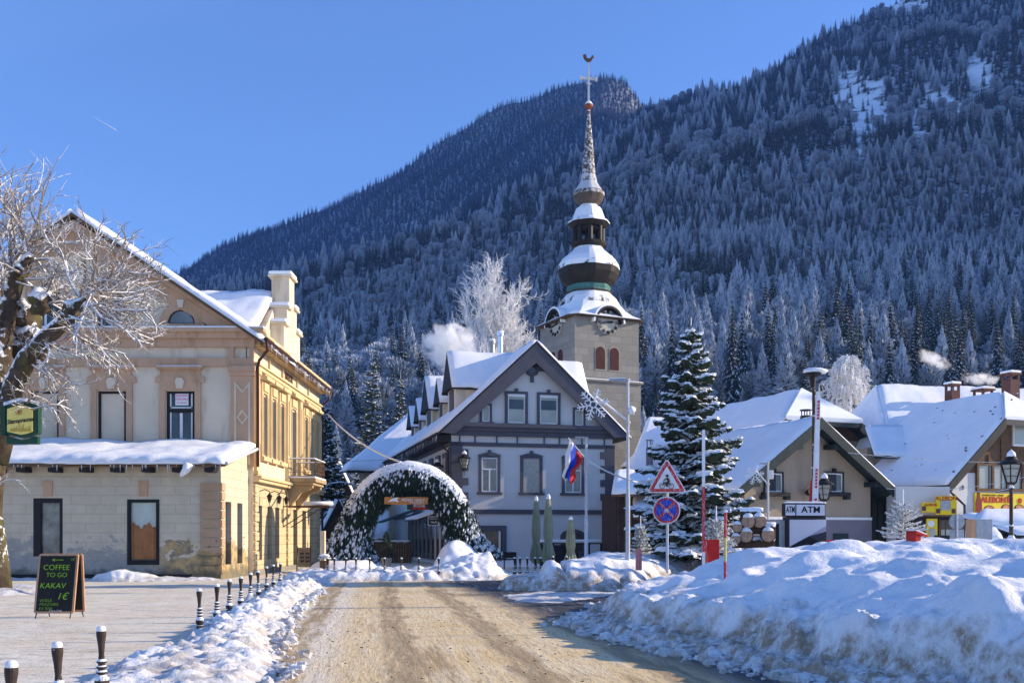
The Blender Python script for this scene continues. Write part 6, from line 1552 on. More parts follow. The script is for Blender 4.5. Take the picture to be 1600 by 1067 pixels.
# birch: fine drooping rime
def birch(name, label, px, yt, Y, wpx, seed):
    rnd_ = random.Random(seed); b = at(px, 836, Y); b.z = 0; h = zz(yt, Y); t = thing(name, b, label, 'tree')
    MB().tube([b, b+Vector((.1, 0, h*.6)), b+Vector((0, 0, h*.95))], [.2, .12, .03], 8).build('trunk', M['frost'], t)
    m = MB(); w = wpx/1600*Y/2
    for i in range(760):
        f = rnd_.random(); a = rnd_.random()*2*pi; prof = sin((f*.86+.12)*pi)**.55
        rr_ = w*prof*sqrt(rnd_.random())*1.05*(1+.25*sin(a*3+f*9)); c = b+Vector((cos(a)*rr_, sin(a)*rr_, h*(.46+.54*f)))
        d = Vector((cos(a)*.35, sin(a)*.35, -.8)); L = rnd_.uniform(.5, 1.1)
        m.tube([c, c+d*L*.5+Vector((cos(a)*.12, sin(a)*.12, .1)), c+d*L], [.03, .035, .02], 3)
        for e in range(8):
            q = c+d*L*rnd_.random(); v = Vector((rnd_.gauss(0, 1), rnd_.gauss(0, 1), rnd_.gauss(-.5, .7)))*.19; m.tube([q, q+v], [.028, .014], 3)
    for i in range(26):
        a = i*2.4; f = i/26; m.tube([b+Vector((0, 0, h*(.3+.5*f))), b+Vector((cos(a)*w*.6*(1-f*.5), sin(a)*w*.6*(1-f*.5), h*(.5+.45*f)))], [.06, .03], 4)
    m.build('branches', M['frost'], t)
birch('frosted_birch', 'white rime covered birch rising behind the timber gable', 1322, 554, 78, 78, 4)

# ------------------------------------------------------------------ evergreen arch
AR = thing('evergreen_arch', at(638, 893, 47.5), 'snowy evergreen arch of spruce boughs over the path beyond the road', 'arch')
Ya = 47.5; rnd = random.Random(8)
PTS = [(547, 890), (547, 862), (552, 832), (562, 802), (580, 775), (606, 755), (637, 748), (668, 754), (694, 772), (712, 800), (722, 832), (730, 862), (742, 890)]
RAD = [1.35, 1.12, .80, .70, .70, .72, .74, .72, .70, .70, .78, 1.10, 1.6]
pa = []; ra = []
for i in range(len(PTS)-1):
    for k in range(6):
        f = k/6; pa.append(P3(0, 0)*0+at(PTS[i][0]+(PTS[i+1][0]-PTS[i][0])*f, PTS[i][1]+(PTS[i+1][1]-PTS[i][1])*f, Ya)); ra.append(RAD[i]*(1-f)+RAD[i+1]*f)
for _ in range(3):
    pa = [pa[0]]+[(pa[i-1]+pa[i]*2+pa[i+1])/4 for i in range(1, len(pa)-1)]+[pa[-1]]
co = MB(); co.tube(pa, [r*.86 for r in ra], 14); co.build('core', M['needles'], AR)
g = MB(); s = MB(); cenA = at(638, 850, Ya)
for i in range(17000):
    k = rnd.random()*(len(pa)-1.01); j = int(k); p = pa[j].lerp(pa[j+1], k-j); r = ra[j]
    tdir = (pa[j+1]-pa[j]).normalized(); ph = rnd.random()*2*pi; yv = Vector((0, 1, 0)); ov = tdir.cross(yv).normalized()
    if ov.dot(p-cenA) < 0: ov = -ov
    n = yv*sin(ph)+ov*cos(ph); c = p+n*r*rnd.uniform(.84, 1.04)
    dwn = Vector((rnd.gauss(0, .25), rnd.gauss(0, .25), -1))
    d = (n*.5+dwn*rnd.uniform(.3, 1)).normalized()*rnd.uniform(.14, .34); u = d.cross(Vector((rnd.gauss(0, 1), rnd.gauss(0, 1), rnd.gauss(0, 1)))).normalized()*.035
    g.add([c-u, c+u, c+d], [(0, 1, 2)])
    top = n.z*.55+.25*(c.x < cenA.x)*0+rnd.gauss(0, .33)+.10+.50*mn.noise(c*1.9)+(.30 if c.z < 2.0 else 0)
    if top > .40 and rnd.random() < .55:
        rr = rnd.uniform(.04, .115); s.add([c+n*.05+Vector((-rr*.55, 0, -rr*.2)), c+n*.07+Vector((0, -rr*.5, -rr*1.7)), c+n*.05+Vector((rr*.6, 0, -rr*.1)), c+n*.05+Vector((rr*.2, rr*.6, rr*.9)), c+n*.09+Vector((0, 0, rr*.2))], [(0, 1, 4), (1, 2, 4), (2, 3, 4), (3, 0, 4)])
g.build('boughs', M['needles'], AR); s.build('snow_flecks', M['snow'], AR)
cap = MB(); n_ = 12; ring_ = []
for j in range(18, len(pa)-18):
    p = pa[j]; tdir = (pa[min(j+1, len(pa)-1)]-pa[j-1]).normalized(); ov = tdir.cross(Vector((0, 1, 0))).normalized()
    if ov.dot(p-cenA) < 0: ov = -ov
    steep = max(.0, ov.z); row = []
    for k in range(n_+1):
        a = -1.0+1.75*k/n_; q = p+(ov*cos(a)+Vector((0, 1, 0))*sin(a))*(ra[j]*(1.0+.04*mn.noise(p*2))+ (.02+.09*steep**.7)*max(0, cos((a+.12)*1.68))**.6); row.append(q+Vector((0, 0, .05*mn.noise(q*3))))
    ring_.append(row)
cap.add([q for r_ in ring_ for q in r_], [(i*(n_+1)+k, (i+1)*(n_+1)+k, (i+1)*(n_+1)+k+1, i*(n_+1)+k+1) for i in range(len(ring_)-1) for k in range(n_)])
cap.build('snow_cap', M['snow'], AR, smooth=True)
ps = thing('plank_sign', at(635, 782, 46.8), 'orange wooden plank sign with white lettering hanging inside the evergreen arch', 'sign')
a = [(600, 787), (624, 788.5), (650, 787), (668, 787.5), (669, 777), (648, 776), (622, 777), (601, 776)]
MB().hull([at(x, y, 46.6) for x, y in a], (0, .06, 0)).build('plank', M['orange'], ps)
MB().hull([at(x, y, 46.57) for x, y in ((606, 784), (612, 779), (620, 776.8), (624, 777.5), (620.5, 779.5), (623, 784.5), (616, 782.5))], (0, .03, 0)).build('hill_mark', M['white'], ps)
text_part('Alpska vasica', .20, at(645, 780.5, 46.57), (1, 0, 0), (0, 0, 1), M['white'], ps, shear=.25)
text_part('Kranjska Gora', .11, at(651, 784.6, 46.57), (1, 0, 0), (0, 0, 1), M['white'], ps, shear=.2)
heap('snow_over_arch_foot', [(-3.7, 43.2), (-2.2, 42.8), (-.6, 43.6), (.1, 45.2), (-.8, 48.5), (-3.2, 49.3), (-3.9, 46)], lambda x, y, d: (1.25*exp(-((x+2.5)/1.15)**2-((y-45.8)/2.2)**2)+.22)*smooth(0, .9, d)+.1*mn.noise(Vector((x*2, y*2, 4)))*smooth(0, .5, d)+.10*chunk((x, y), 3, 3), M['snow'], .1)
heap('snow_under_arch_foot', [(-8.7, 43.5), (-6, 43.2), (-5.3, 45), (-5.6, 48.8), (-9.4, 48.8), (-9.6, 45)], lambda x, y, d: .55*smooth(0, 1.3, d)+.1*chunk((x, y), 3, 3)*smooth(0, .3, d), M['snow'], .12)

# ------------------------------------------------------------------ bollards
def bollard(base):
    t = thing('bollard', base, None, 'bollard'); b = Vector(base)
    prof = [(.068, -.25), (.066, .0), (.052, .225), (.060, .235), (.060, .245), (.034, .25), (.055, .27), (.068, .305), (.066, .335), (.048, .375), (.034, .385), (.034, .392), (.050, .40), (.052, .415), (.034, .43), (.034, .44), (.047, .447), (.047, .465), (.032, .475), (.032, .49), (.044, .498), (.046, .515), (.030, .535), (.025, .58), (.033, .68), (.043, .745), (.045, .775), (.043, .80), (.030, .815)]
    m = MB(); m.lathe(prof, b, 14)
    for k in range(8):
        a = k*pi/4; m.tube([b+Vector((cos(a)*.066, sin(a)*.066, 0)), b+Vector((cos(a)*.051, sin(a)*.051, .22))], .009, 4)
    m.build('post', M['ironsnow'], t, smooth=False)
    MB().lathe([(.040, .80), (.044, .81), (.040, .83), (.028, .842), (.004, .848)], b, 12).build('snow_cap', M['snow'], t, smooth=True)
    return t
nth = ['first', 'second', 'third', 'fourth', 'fifth', 'sixth', 'seventh', 'eighth', 'ninth']
proto_b = None; rnd = random.Random(2)
def put_bollard(x, y, label, group, z=0):
    global proto_b
    if proto_b is None: proto_b = bollard((x, y, z)); o = proto_b
    else: o = copy_tree(proto_b); o.location = (x, y, z)
    o['label'] = label; o['group'] = group; o.rotation_euler = (R(rnd.gauss(0, 1)), R(rnd.gauss(0, 1)), rnd.random()*6)
for px, Y, lb in ((160, 9.7, 'tallest looking foreground bollard, right of the two others cut by the frame'), (95, 8.25, 'middle foreground bollard with a snow cap, cut by the bottom edge'), (15, 7.0, 'bollard top in the bottom left corner of the view')):
    put_bollard(gx(px, Y), Y, lb, 'bollards along the left pavement')
for i, (px, py) in enumerate(((313, 1000.5), (338.5, 986.6), (358, 972), (376, 963), (390.5, 952), (404.6, 945), (416.6, 932.4), (427.4, 926.8), (437.4, 921))):
    Y = 1.7*1600/(py-836); put_bollard(gx(px, Y), Y, f'{nth[i]} bollard counted from the camera in the row edging the left pavement', 'bollards along the left pavement')
for i, px in enumerate((512, 523, 539, 557, 578, 601.5, 626, 654, 686)):
    put_bollard(gx(px, 38.6), 38.6, f'{nth[i]} bollard from the left in the far row before the evergreen arch', 'far bollards before the arch', .02)
for i, px in enumerate((804, 813, 824, 835.5, 845)):
    put_bollard(gx(px, 35.6), 35.6, f'{nth[i]} from the left of five dark bollards behind the cut snow wall', 'five dark bollards beyond the snow wall', .10)
for px, lb in ((863, 'single bollard top standing below the umbrellas right of the five'), (886, 'rightmost bollard top before the small parasol')): put_bollard(gx(px, 40), 40, lb, 'dark bollards by the terrace', .05)

# ------------------------------------------------------------------ chalkboard
CB = thing('chalkboard_stand', at(88, 962, 21.2), 'folding chalkboard with green writing on the icy square', 'sign board')
xb0, xb1 = gx(52, 21), gx(115, 21); zt, zb = zz(865, 21), zz(958, 21)
def board(y0, y1, dx, front):
    B = Vector((0, y0, 0)); n = 6; r_ = .05
    pts = []
    for cx, cz, a0 in ((xb0+r_, zb+r_, 180), (xb1-r_, zb+r_, 270), (xb1-r_, zt-r_, 0), (xb0+r_, zt-r_, 90)):
        for k in range(n): a = R(a0+90*k/(n-1)); pts.append((cx+cos(a)*r_, cz+sin(a)*r_))
    f = lambda x, z, dy=0: Vector((x+dx+(.0), y0+(y1-y0)*(z-zb)/(zt-zb)+dy, z))
    o = MB().hull([f(x, z) for x, z in pts], (0, .045, 0)).build('board_frame', M['wood'], CB, bevel=.008)
    a, b, c, d = xb0+.045, xb1-.045, zb+.045, zt-.045
    MB().hull([f(a, c, -.004), f(b, c, -.004), f(b, d, -.004), f(a, d, -.004)], (0, .003, 0)).build('slate', M['chalkboard'], o)
    return f, o
f, fo = board(21.0, 21.25, 0, True); board(21.44, 21.32, .05, False)
lg = MB()
for x in (xb0+.06, xb1-.06):
    MB().tube([(x, 21.02, zb+.02), (x, 20.96, 0)], .012, 6).build('leg', M['black'], CB); MB().tube([(x+.05, 21.44, zb+.02), (x+.05, 21.50, 0)], .012, 6).build('leg', M['black'], CB)
def chalk(tx, sz, x, z, **k):
    upv = (f(0, z+.1)-f(0, z)).normalized(); text_part(tx, sz, f(x, z, -.010), (1, 0, 0), upv, M['chalk'], CB, 'chalk_writing', th=.003, bold=-.0022, **k)
W_ = xb1-xb0; H_ = zt-zb; X = lambda q: xb0+W_*q; Zq = lambda q: zt-H_*q
chalk('COFFEE', .158, X(.48), Zq(.235)); chalk('TO GO', .135, X(.50), Zq(.36)); chalk('KAKAV', .165, X(.42), Zq(.54), shear=.15); chalk('1€', .20, X(.68), Zq(.72), shear=.3)
chalk('VESELE', .085, X(.28), Zq(.785), shear=.1); chalk('PRAZNIKE', .085, X(.37), Zq(.85), shear=.1); chalk('EX BAR', .085, X(.30), Zq(.92), shear=.1); chalk('1€', .09, X(.86), Zq(.10), shear=.3)
text_part('Coca-Cola', .062, f(X(.54), Zq(.955), -.010), (1, 0, 0), (0, 0, 1), M['white'], CB, 'lettering', th=.003, shear=.4)
ar = MB(); z_ = Zq(.105)
for p, q in (((.36, 0), (.64, 0)), ((.36, 0), (.42, .02)), ((.36, 0), (.42, -.02))): ar.tube([f(X(p[0]), z_+p[1]*2, -.010), f(X(q[0]), z_+q[1]*1.3, -.010)], .006, 4)
ar.build('chalk_arrow', M['chalk'], CB)
# ------------------------------------------------------------------ beer sign hung on the tree
BS = thing('pub_sign', at(32, 660, 29.2), 'green framed yellow brewery sign hanging on the street tree', 'sign')
def shape(pts, Y, th, name, mat, par, **k): return MB().hull([at(x, y, Y) for x, y in pts], (0, th, 0)).build(name, M[mat], par, **k)
o_ = shape([(7, 637), (7, 633), (14, 631), (24, 627.5), (34, 626), (44, 627.5), (54, 631), (60, 633), (60, 677), (53, 678), (44, 682), (34, 684), (24, 682), (14, 679), (7, 677)], 29.2, .22, 'case', 'sgreen', BS, bevel=.01)
shape([(11, 639), (22, 635), (33, 632), (44, 635), (51, 639), (51, 674), (43, 677), (33, 679), (23, 677), (11, 674)], 29.17, .02, 'face', 'beer', o_)
shape([(2, 634), (8, 634), (8, 680), (2, 680)], 29.15, .3, 'side_mount', 'sgreen', BS)
shape([(10, 680), (22, 684), (34, 687), (46, 685), (52, 682), (59, 682), (59, 693.5), (10, 693.5)], 29.2, .16, 'lower_panel', 'sgreen', BS)
sn_ = MB()
for a, b in zip([(7, 632.4), (14, 630.5), (24, 627), (34, 625.5), (44, 627), (54, 630.5)], [(14, 630.5), (24, 627), (34, 625.5), (44, 627), (54, 630.5), (60, 632.4)]): sn_.tube([at(*a, 29.3), at(*b, 29.3)], .075, 6)
sn_.build('snow_cap', M['snow'], BS, smooth=True)
text_part('Staropramen', .165, at(32, 657, 29.14), (1, 0, .13), (-.13, 0, 1), M['green'], BS, th=.01, shear=.35, sx=.92, bold=.003)
text_part('S', .14, at(29, 643, 29.14), (1, 0, 0), (0, 0, 1), M['red'], BS, bold=.006)
e = MB(); c = at(29, 643, 29.14); n = 16
for k in range(n): e.tube([c+Vector((.085*cos(2*pi*k/n), 0, .085*sin(2*pi*k/n))), c+Vector((.085*cos(2*pi*(k+1)/n), 0, .085*sin(2*pi*(k+1)/n)))], .006, 4)
e.build('emblem_ring', M['timber'], BS)
e = MB(); x = 15
hs = [4, 6, 4, 7, 5, 9, 4, 11, 5, 8, 12, 5, 7, 4, 6, 9, 4]
for i, q in enumerate(hs): 
    xx = 15+i*2; e.hull([at(xx, 674, 29.155), at(xx+2, 674, 29.155), at(xx+1.6, 674-q*.8, 29.155), at(xx+.6, 674-q, 29.155)], (0, .012, 0))
e.build('skyline_picture', pm('gold_ink', (.55, .38, .08), .5, .1, 5, 0), BS)
# ------------------------------------------------------------------ closed parasols and terrace
def parasol(px, yt, yb, Y, w, label, tie=.6):
    b = at(px, yb, Y); b.z = .1; h = zz(yt, Y)-b.z
    t = thing('closed_parasol', b, label, 'parasol', 'closed parasols on the terrace'); rnd_ = random.Random(px)
    MB().tube([b, b+Vector((0, 0, h*.98))], .03, 8).build('pole', M['timber'], t)
    m = MB(); n = 20; vs = []; prof = [(.04, 1.0), (.07, .96), (.11, .90), (.16, .78), (.19, .62), (.20, .47), (.15, .36), (.21, .28), (.27, .19), (.24, .10), (.12, .11)]
    for r_, q in prof:
        for k in range(n):
            a = 2*pi*k/n; f_ = (1+.34*cos(k*pi)*(1-q*.6)+.12*sin(k*2.7))*w; jag = .05*sin(k*1.9)*(1-q); vs.append(b+Vector((cos(a)*r_*f_, sin(a)*r_*f_, h*(q+jag))))
    m.add(vs, [(i*n+k, i*n+(k+1) % n, (i+1)*n+(k+1) % n, (i+1)*n+k) for i in range(len(prof)-1) for k in range(n)]+[tuple(range(n))])
    m.build('canopy', M['parasol'], t); MB().lathe([(.10*w, h*.945), (.11*w, h*.97), (.06, h*1.0), (.01, h*1.015)], b, 10).build('snow_cap', M['snow'], t)
parasol(838, 776, 868, 50, .85, 'leftmost closed olive parasol before the pale house'); parasol(857, 773, 870, 49, .92, 'middle and tallest closed parasol standing close to the left one'); parasol(892, 807, 876, 46, .85, 'shortest closed parasol standing apart on the right')
tc = thing('terrace_counter', at(895, 868, 53), 'black framed terrace counter with snow on its top', 'counter')
f_ = Fr(*at(845, 868, 53)[:2], 8); wT = (943-845)/1600*53; zt = zz(848, 53)
MB().box(0, wT, 0, .6, zt-.06, zt, f_).build('top', M['black'], tc)
for x in np.linspace(0, wT-.08, 6): MB().box(x, x+.08, .05, .13, 0, zt-.06, f_).build('leg', M['black'], tc)
MB().box(0, wT, .06, .10, .3, .36, f_).build('rail', M['black'], tc); MB().box(.02, wT-.02, .02, .58, zt, zt+.18, f_).build('snow', M['snow'], tc, bevel=.06)
MB().box(wT*.0, wT*.55, .3, .34, .1, zt-.1, f_).build('back_panel', M['panel'], tc)
bn = thing('terrace_bench', at(800, 868, 52), 'dark bench half buried in snow by the shop window', 'bench')
MB().box(gx(786, 52), gx(807, 52), 52, 52.4, .45, .5, I0).build('seat', M['dark'], bn); MB().box(gx(786, 52), gx(807, 52), 52.4, 52.44, .55, .85, I0).build('backrest', M['dark'], bn)
for px in (787, 805.5): MB().box(gx(px, 52), gx(px, 52)+.06, 52, 52.4, 0, .45, I0).build('leg', M['dark'], bn)

# ------------------------------------------------------------------ poles, flag, snowflakes
def snowflake(c, r, parent, arm_to=None, tilt=12):
    m = MB(); c = Vector(c)
    for k in range(6):
        a = R(tilt+60*k); d = Vector((cos(a), .0, sin(a))); m.tube([c+d*r*.14, c+d*r], r*.050, 5)
        for q, l in ((.35, .28), (.58, .30), (.80, .22)):
            for s_ in (-1, 1):
                b = a+s_*R(58); m.tube([c+d*r*q, c+d*r*q+Vector((cos(b), 0, sin(b)))*r*l], r*.045, 4)
        a2 = R(tilt+60*(k+1)); m.tube([c+d*r*.22, c+Vector((cos(a2), 0, sin(a2)))*r*.22], r*.045, 4)
    o = m.build('snowflake', M['frost'], parent)
    if arm_to: MB().tube([c+Vector((r*.1, .05, r*.55)), arm_to], r*.05+.012, 6).build('arm', M['frost'], parent)
    return o
def pole(px, yt, yb, Y, r, name, label, cat='lamp post', mat='frsteel', joint=.42):
    b = at(px, yb, Y); h = zz(yt, Y)-b.z; b.z -= .6; h += .6
    t = thing(name, b, label, cat)
    m = MB(); m.lathe([(r*1.35, 0), (r*1.35, h*joint), (r*1.0, h*joint+.08), (r*.85, h-.05), (r*1.5, h-.04), (r*1.5, h)], b, 10); m.build('post', M[mat], t)
    for q in (.78, .50): MB().lathe([(r*1.6, h*q), (r*1.6, h*q+.06)], b, 8).build('clamp', M['frsteel'], t)
    return t
t = pole(981, 592, 878, 32.5, .052, 'lamp_post', 'tall frosted lamp post carrying a white snowflake left of the big spruce')
MB().hull([at(951, 594.5, 32.4), at(979, 596, 32.4), at(979, 593, 32.4), at(953, 591.5, 32.4)], (0, .22, 0)).build('lamp_head', M['steel'], t)
MB().box(gx(953, 32.4), gx(978, 32.4), 32.42, 32.6, zz(591.5, 32.4), zz(590, 32.4), I0).build('snow', M['snow'], t)
MB().blob(at(987, 641, 32.4), .12, .12, .12, 8, 6, .3, 3).build('icy_lump', M['snow'], t, smooth=True)
snowflake(at(927, 632, 32.2), .52, t, at(978, 655, 32.5)); 
t = pole(916, 683, 880, 35.5, .048, 'lamp_post', 'shorter frosted lamp post holding the tricolour flag before the pale house')
MB().hull([at(899, 684, 35.4), at(914, 684.5, 35.4), at(914, 682, 35.4), at(899, 681.5, 35.4)], (0, .18, 0)).build('lamp_head', M['steel'], t)
fg = thing('tricolour_flag', at(905, 700, 35.2), 'white blue and red flag hanging limp from a slanting staff on the lamp post', 'flag')
st_ = at(914, 716, 35.4); en = at(888, 684, 34.6); MB().tube([st_, en], .022, 6).build('flagstaff', M['frsteel'], fg)
# three stripes hanging from the staff: each column drops under its own weight
nC, nR = 26, 22; cols = []
for c_ in range(nC+1):
    u = c_/nC; a = en.lerp(st_, .04+.72*u)
    bx, by = (879+u*16, 744+u*12) ; bt = at(bx+1.5*sin(u*9), by+3*sin(u*11), 34.9)
    cols.append([a.lerp(bt, r_/nR)+Vector((.03*sin(r_*.5+u*5)+.10*u*sin(pi*min(1, r_/nR*1.6)), .10*sin(u*11+r_*.22)*min(1, r_/5), 0)) for r_ in range(nR+1)])
def stripe_of(c_, r_):
    u = c_/nC; v = r_/nR
    q = u+.10*v*sin(u*5)              # bands run from the staff down towards the fly
    return 0 if q < .31 else (1 if q < .64 else 2)
for k, (mm, nm) in enumerate((('signwhite', 'white_stripe'), ('blue', 'blue_stripe'), ('red', 'red_stripe'))):
    m = MB(); vs = [p for c_ in cols for p in c_]; fs = []
    for c_ in range(nC):
        for r_ in range(nR):
            if stripe_of(c_+.5, r_+.5) == k: fs.append((c_*(nR+1)+r_, c_*(nR+1)+r_+1, (c_+1)*(nR+1)+r_+1, (c_+1)*(nR+1)+r_))
    us = sorted({v for f2 in fs for v in f2}); mp = {v: i for i, v in enumerate(us)}
    m.add([vs[v] for v in us], [tuple(mp[v] for v in f2) for f2 in fs]); o = m.build(nm, M[mm], fg, smooth=True)
    so_ = o.modifiers.new('thickness', 'SOLIDIFY'); so_.thickness = .012
t = pole(1200, 722, 860, 44, .05, 'lamp_post', 'thin lamp post with a small snowflake and white box before the beige house')
snowflake(at(1179, 742, 43.8), .42, t, at(1199, 755, 44)); MB().box(gx(1200.5, 43.8), gx(1208, 43.8), 43.7, 43.95, zz(748, 43.8), zz(734.5, 43.8), I0).build('white_box', M['signwhite'], t, bevel=.02)
MB().tube([at(1187, 724, 44), at(1201, 724, 44)], .03, 6).build('lamp_arm', M['steel'], t)
t = pole(1271.5, 588, 850, 37, .07, 'lamp_post', 'tallest dark mottled lamp post with a snow covered disc head behind the kiosk', mat='bark', joint=.3)
c = at(1270, 586, 37); MB().lathe([(.08, -.45), (.12, -.05), (.31, 0), (.31, .07), (.1, .11)], c, 16).build('lamp_head', M['dark'], t)
MB().blob(c+Vector((.10, 0, .14)), .46, .32, .12, 14, 6, .15, 4).build('snow', M['snow'], t, smooth=True)
lantern('street_lantern', at(1288, 783, 35), zz(739, 35)-zz(783, 35), None, 'black street lantern beside the cash machine kiosk', 'black street lanterns', post=zz(783, 35)-.3)
lantern('street_lantern', at(1580, 757, 24.5), zz(703, 24.5)-zz(757, 24.5), None, 'black street lantern on an iced post at the right edge before the takeaway sign', 'black street lanterns', post=zz(757, 24.5)-.6)
# ------------------------------------------------------------------ traffic signs
TS = thing('traffic_sign_post', at(1042, 890, 25), 'grey post carrying a cyclist warning triangle above a no stopping disc', 'traffic sign')
MB().tube([at(1042.5, 895, 25), at(1042.5, 728, 25)], .035, 10).build('post', M['frsteel'], TS)
def rtri(cx, cy, r, rr, y, th, name, mat, par):
    pts = []
    for k in range(3):
        a = R(90+120*k); c = (cx+(r-2*rr)*cos(a), cy-(r-2*rr)*sin(a))
        for j in range(5): b = a-R(60)+R(120)*j/4; pts.append(at(c[0]+rr*cos(b), c[1]-rr*sin(b), y))
    return MB().hull(pts, (0, th, 0)).build(name, mat, par)
rtri(1042, 751.5, 36.5, 3.2, 24.90, .03, 'triangle_rim', M['frost'], TS); rtri(1042, 751.5, 33.5, 2.6, 24.885, .02, 'triangle_border', M['signred'], TS); tri = rtri(1042, 751.5, 23.5, 1.0, 24.872, .02, 'triangle_face', M['signwhite'], TS)
cy = MB(); Yc = 24.86
def cir(cx, cy_, r, w=.9):
    n = 18
    for k in range(n): cy.tube([at(cx+r*cos(2*pi*k/n), cy_+r*sin(2*pi*k/n), Yc), at(cx+r*cos(2*pi*(k+1)/n), cy_+r*sin(2*pi*(k+1)/n), Yc)], .0075, 4)
cir(1034.6, 759, 3.9); cir(1049, 759, 3.9)
def ln(p, q, r=.008): cy.tube([at(*p, Yc), at(*q, Yc)], r, 5)
ln((1034.6, 759), (1037.5, 753.5)); ln((1037.5, 753.5), (1045, 753)); ln((1045, 753), (1049, 759)); ln((1037.5, 753.5), (1042, 760)); ln((1042, 760), (1045.5, 753)); ln((1036, 752), (1038, 753.5))
ln((1045.5, 752.5), (1043, 746.5), .032); ln((1043, 746.5), (1037, 750.5), .012); ln((1045, 753), (1040.5, 755.5), .022); ln((1040.5, 755.5), (1043, 760.5), .016)
cy.disc(at(1042.5, 743, Yc), .034, (1, 0, 0), (0, 0, 1), .01, 12); cy.build('cyclist_pictogram', M['black'], TS)
def dsc(cx, cy_, rpx, Y, th, name, mat): return MB().disc(at(cx, cy_, Y), rpx/1600*Y, (1, 0, 0), (0, 0, 1), -th, 36).build(name, mat, TS)
dsc(1041.5, 797, 21.5, 24.93, .03, 'disc_rim', M['frost']); dsc(1041.5, 797, 19.8, 24.90, .015, 'disc_border', M['signred']); dsc(1041.5, 797, 16.5, 24.885, .012, 'disc_face', M['signblue'])
cr = MB(); c = at(1041.5, 797, 24.87); r_ = .27
for s_ in (1, -1): 
    d = Vector((cos(R(45*s_)), 0, sin(R(45*s_)))); n_ = Vector((-d.z, 0, d.x))*.032; off = Vector((0, -.006 if s_ > 0 else -.010, 0))
    cr.hull([c-d*r_-n_+off, c+d*r_-n_+off, c+d*r_+n_+off, c-d*r_+n_+off], (0, .008, 0))
cr.build('red_cross_bars', M['signred'], TS); MB().disc(c+Vector((0, -.014, 0)), .045, (1, 0, 0), (0, 0, 1), -.006, 14).build('centre_mark', M['signwhite'], TS)
text_part('G', .07, c+Vector((0, -.024, 0)), (1, 0, 0), (0, 0, 1), M['black'], TS, th=.003)
# ------------------------------------------------------------------ barrier with raised arm
BR = thing('parking_barrier', at(1112, 880, 25.5), 'red barrier cabinet with its red and white arm raised straight up', 'barrier')
MB().box(gx(1105, 25.5), gx(1123, 25.5), 25.4, 25.75, .3, zz(842.5, 25.5), I0).build('cabinet', M['red'], BR, bevel=.015)
for y0, y1, m_ in ((760, 671, 'frost'), (862, 760, 'signred'), (885, 862, 'frost')): MB().box(gx(1098.2, 25.2), gx(1102.4, 25.2), 25.25, 25.32, zz(y0, 25.2), zz(y1, 25.2), I0).build('arm', M[m_], BR)
MB().box(gx(1101, 25.2), gx(1106, 25.2), 25.32, 25.5, zz(864, 25.4), zz(845, 25.4), I0).build('hinge', M['signred'], BR)
SPo = thing('snow_pole', at(1133, 902, 18), 'thin snow marker pole in red, yellow and red standing in the snow bank', 'marker pole')
for y0, y1, m_ in ((918, 877, 'signred'), (877, 840, 'yellow'), (840, 800, 'signred')): MB().tube([at(1133, y0, 18), at(1133+(877-y1)*.012, y1, 18)], .026, 8).build('band', M[m_] if m_ != 'yellow' else pm('faded_yellow', (.62, .52, .16), .6, .15, 20, 0), SPo)
MB().blob(at(1134, 799, 18), .035, .035, .03, 8, 5, .1, 1).build('snow_cap', M['snow'], SPo)
rp = MB(); rp.lathe([(.09, -.4), (.09, .18), (.07, .2)], at(998, 868, 28.5)-Vector((0, 0, 0)), 12); o = rp.build('marker_stub', pm('frosted_pink', (.62, .22, .22), .6, .2, 14, 0), loc=at(998, 872, 28.5)); tag(o, 'short frosted pink post stub poking out of the snow left of the signs', 'marker post')
# ------------------------------------------------------------------ pile of logs
lb = 0
def log(c, d, L, r, label, seed):
    c = Vector(c); d = Vector(d).normalized(); t = thing('log', c, label, 'log', 'logs in the snowy crossed pile')
    m = MB(); pts = [c-d*L/2+d*L*k/6 for k in range(7)]; rnd_ = random.Random(seed); m.tube(pts, [r*rnd_.uniform(.94, 1.05) for _ in pts], 14, True); m.build('bark', M['logbark'], t, smooth=True)
    for s_ in (-1, 1):
        u = d.orthogonal().normalized(); MB().disc(c+d*(L/2-.003)*s_, r*.86, u, u.cross(d) if s_ < 0 else d.cross(u), .01, 16).build('sawn_end', M['logend'], t)
    s = MB(); hor = d.cross(Vector((0, 0, 1))).normalized(); n1, n2 = 8, 6; vs = []
    for i in range(n1+1):
        p = c+d*(L*(i/n1-.5)*1.03)
        for k in range(n2+1):
            a = pi*(.22+.56*k/n2); e = sin(pi*k/n2)**.6*(.35+.65*sin(pi*max(.06, min(.94, i/n1)))**.4); q = r-.01+.06*e*(1+.4*mn.noise(p*3)); vs.append(p+hor*cos(a)*q+Vector((0, 0, sin(a)*q)))
    w = n2+1; s.add(vs, [(i*w+k, i*w+k+1, (i+1)*w+k+1, (i+1)*w+k) for i in range(n1) for k in range(n2)]+[tuple(range(n2, -1, -1)), tuple(n1*w+k for k in range(w))]); s.build('snow', M['snow'], t, smooth=True)
Yl = 28.5; k_ = 1600/Yl
la = (.22, 1, 0); lc = (1, -.22, 0)
for px, py, r_, lbl in ((1169, 815, .205, 'left log end of the upper front pair in the pile'), (1186, 814, .205, 'right log end of the upper front pair in the pile'), (1165.5, 837, .205, 'left log end of the lower front pair in the pile'), (1200, 836, .205, 'right log end of the lower front pair in the pile')):
    c = at(px, py, Yl); log(c+Vector(la).normalized()*.75, la, 1.7, r_, lbl, px)
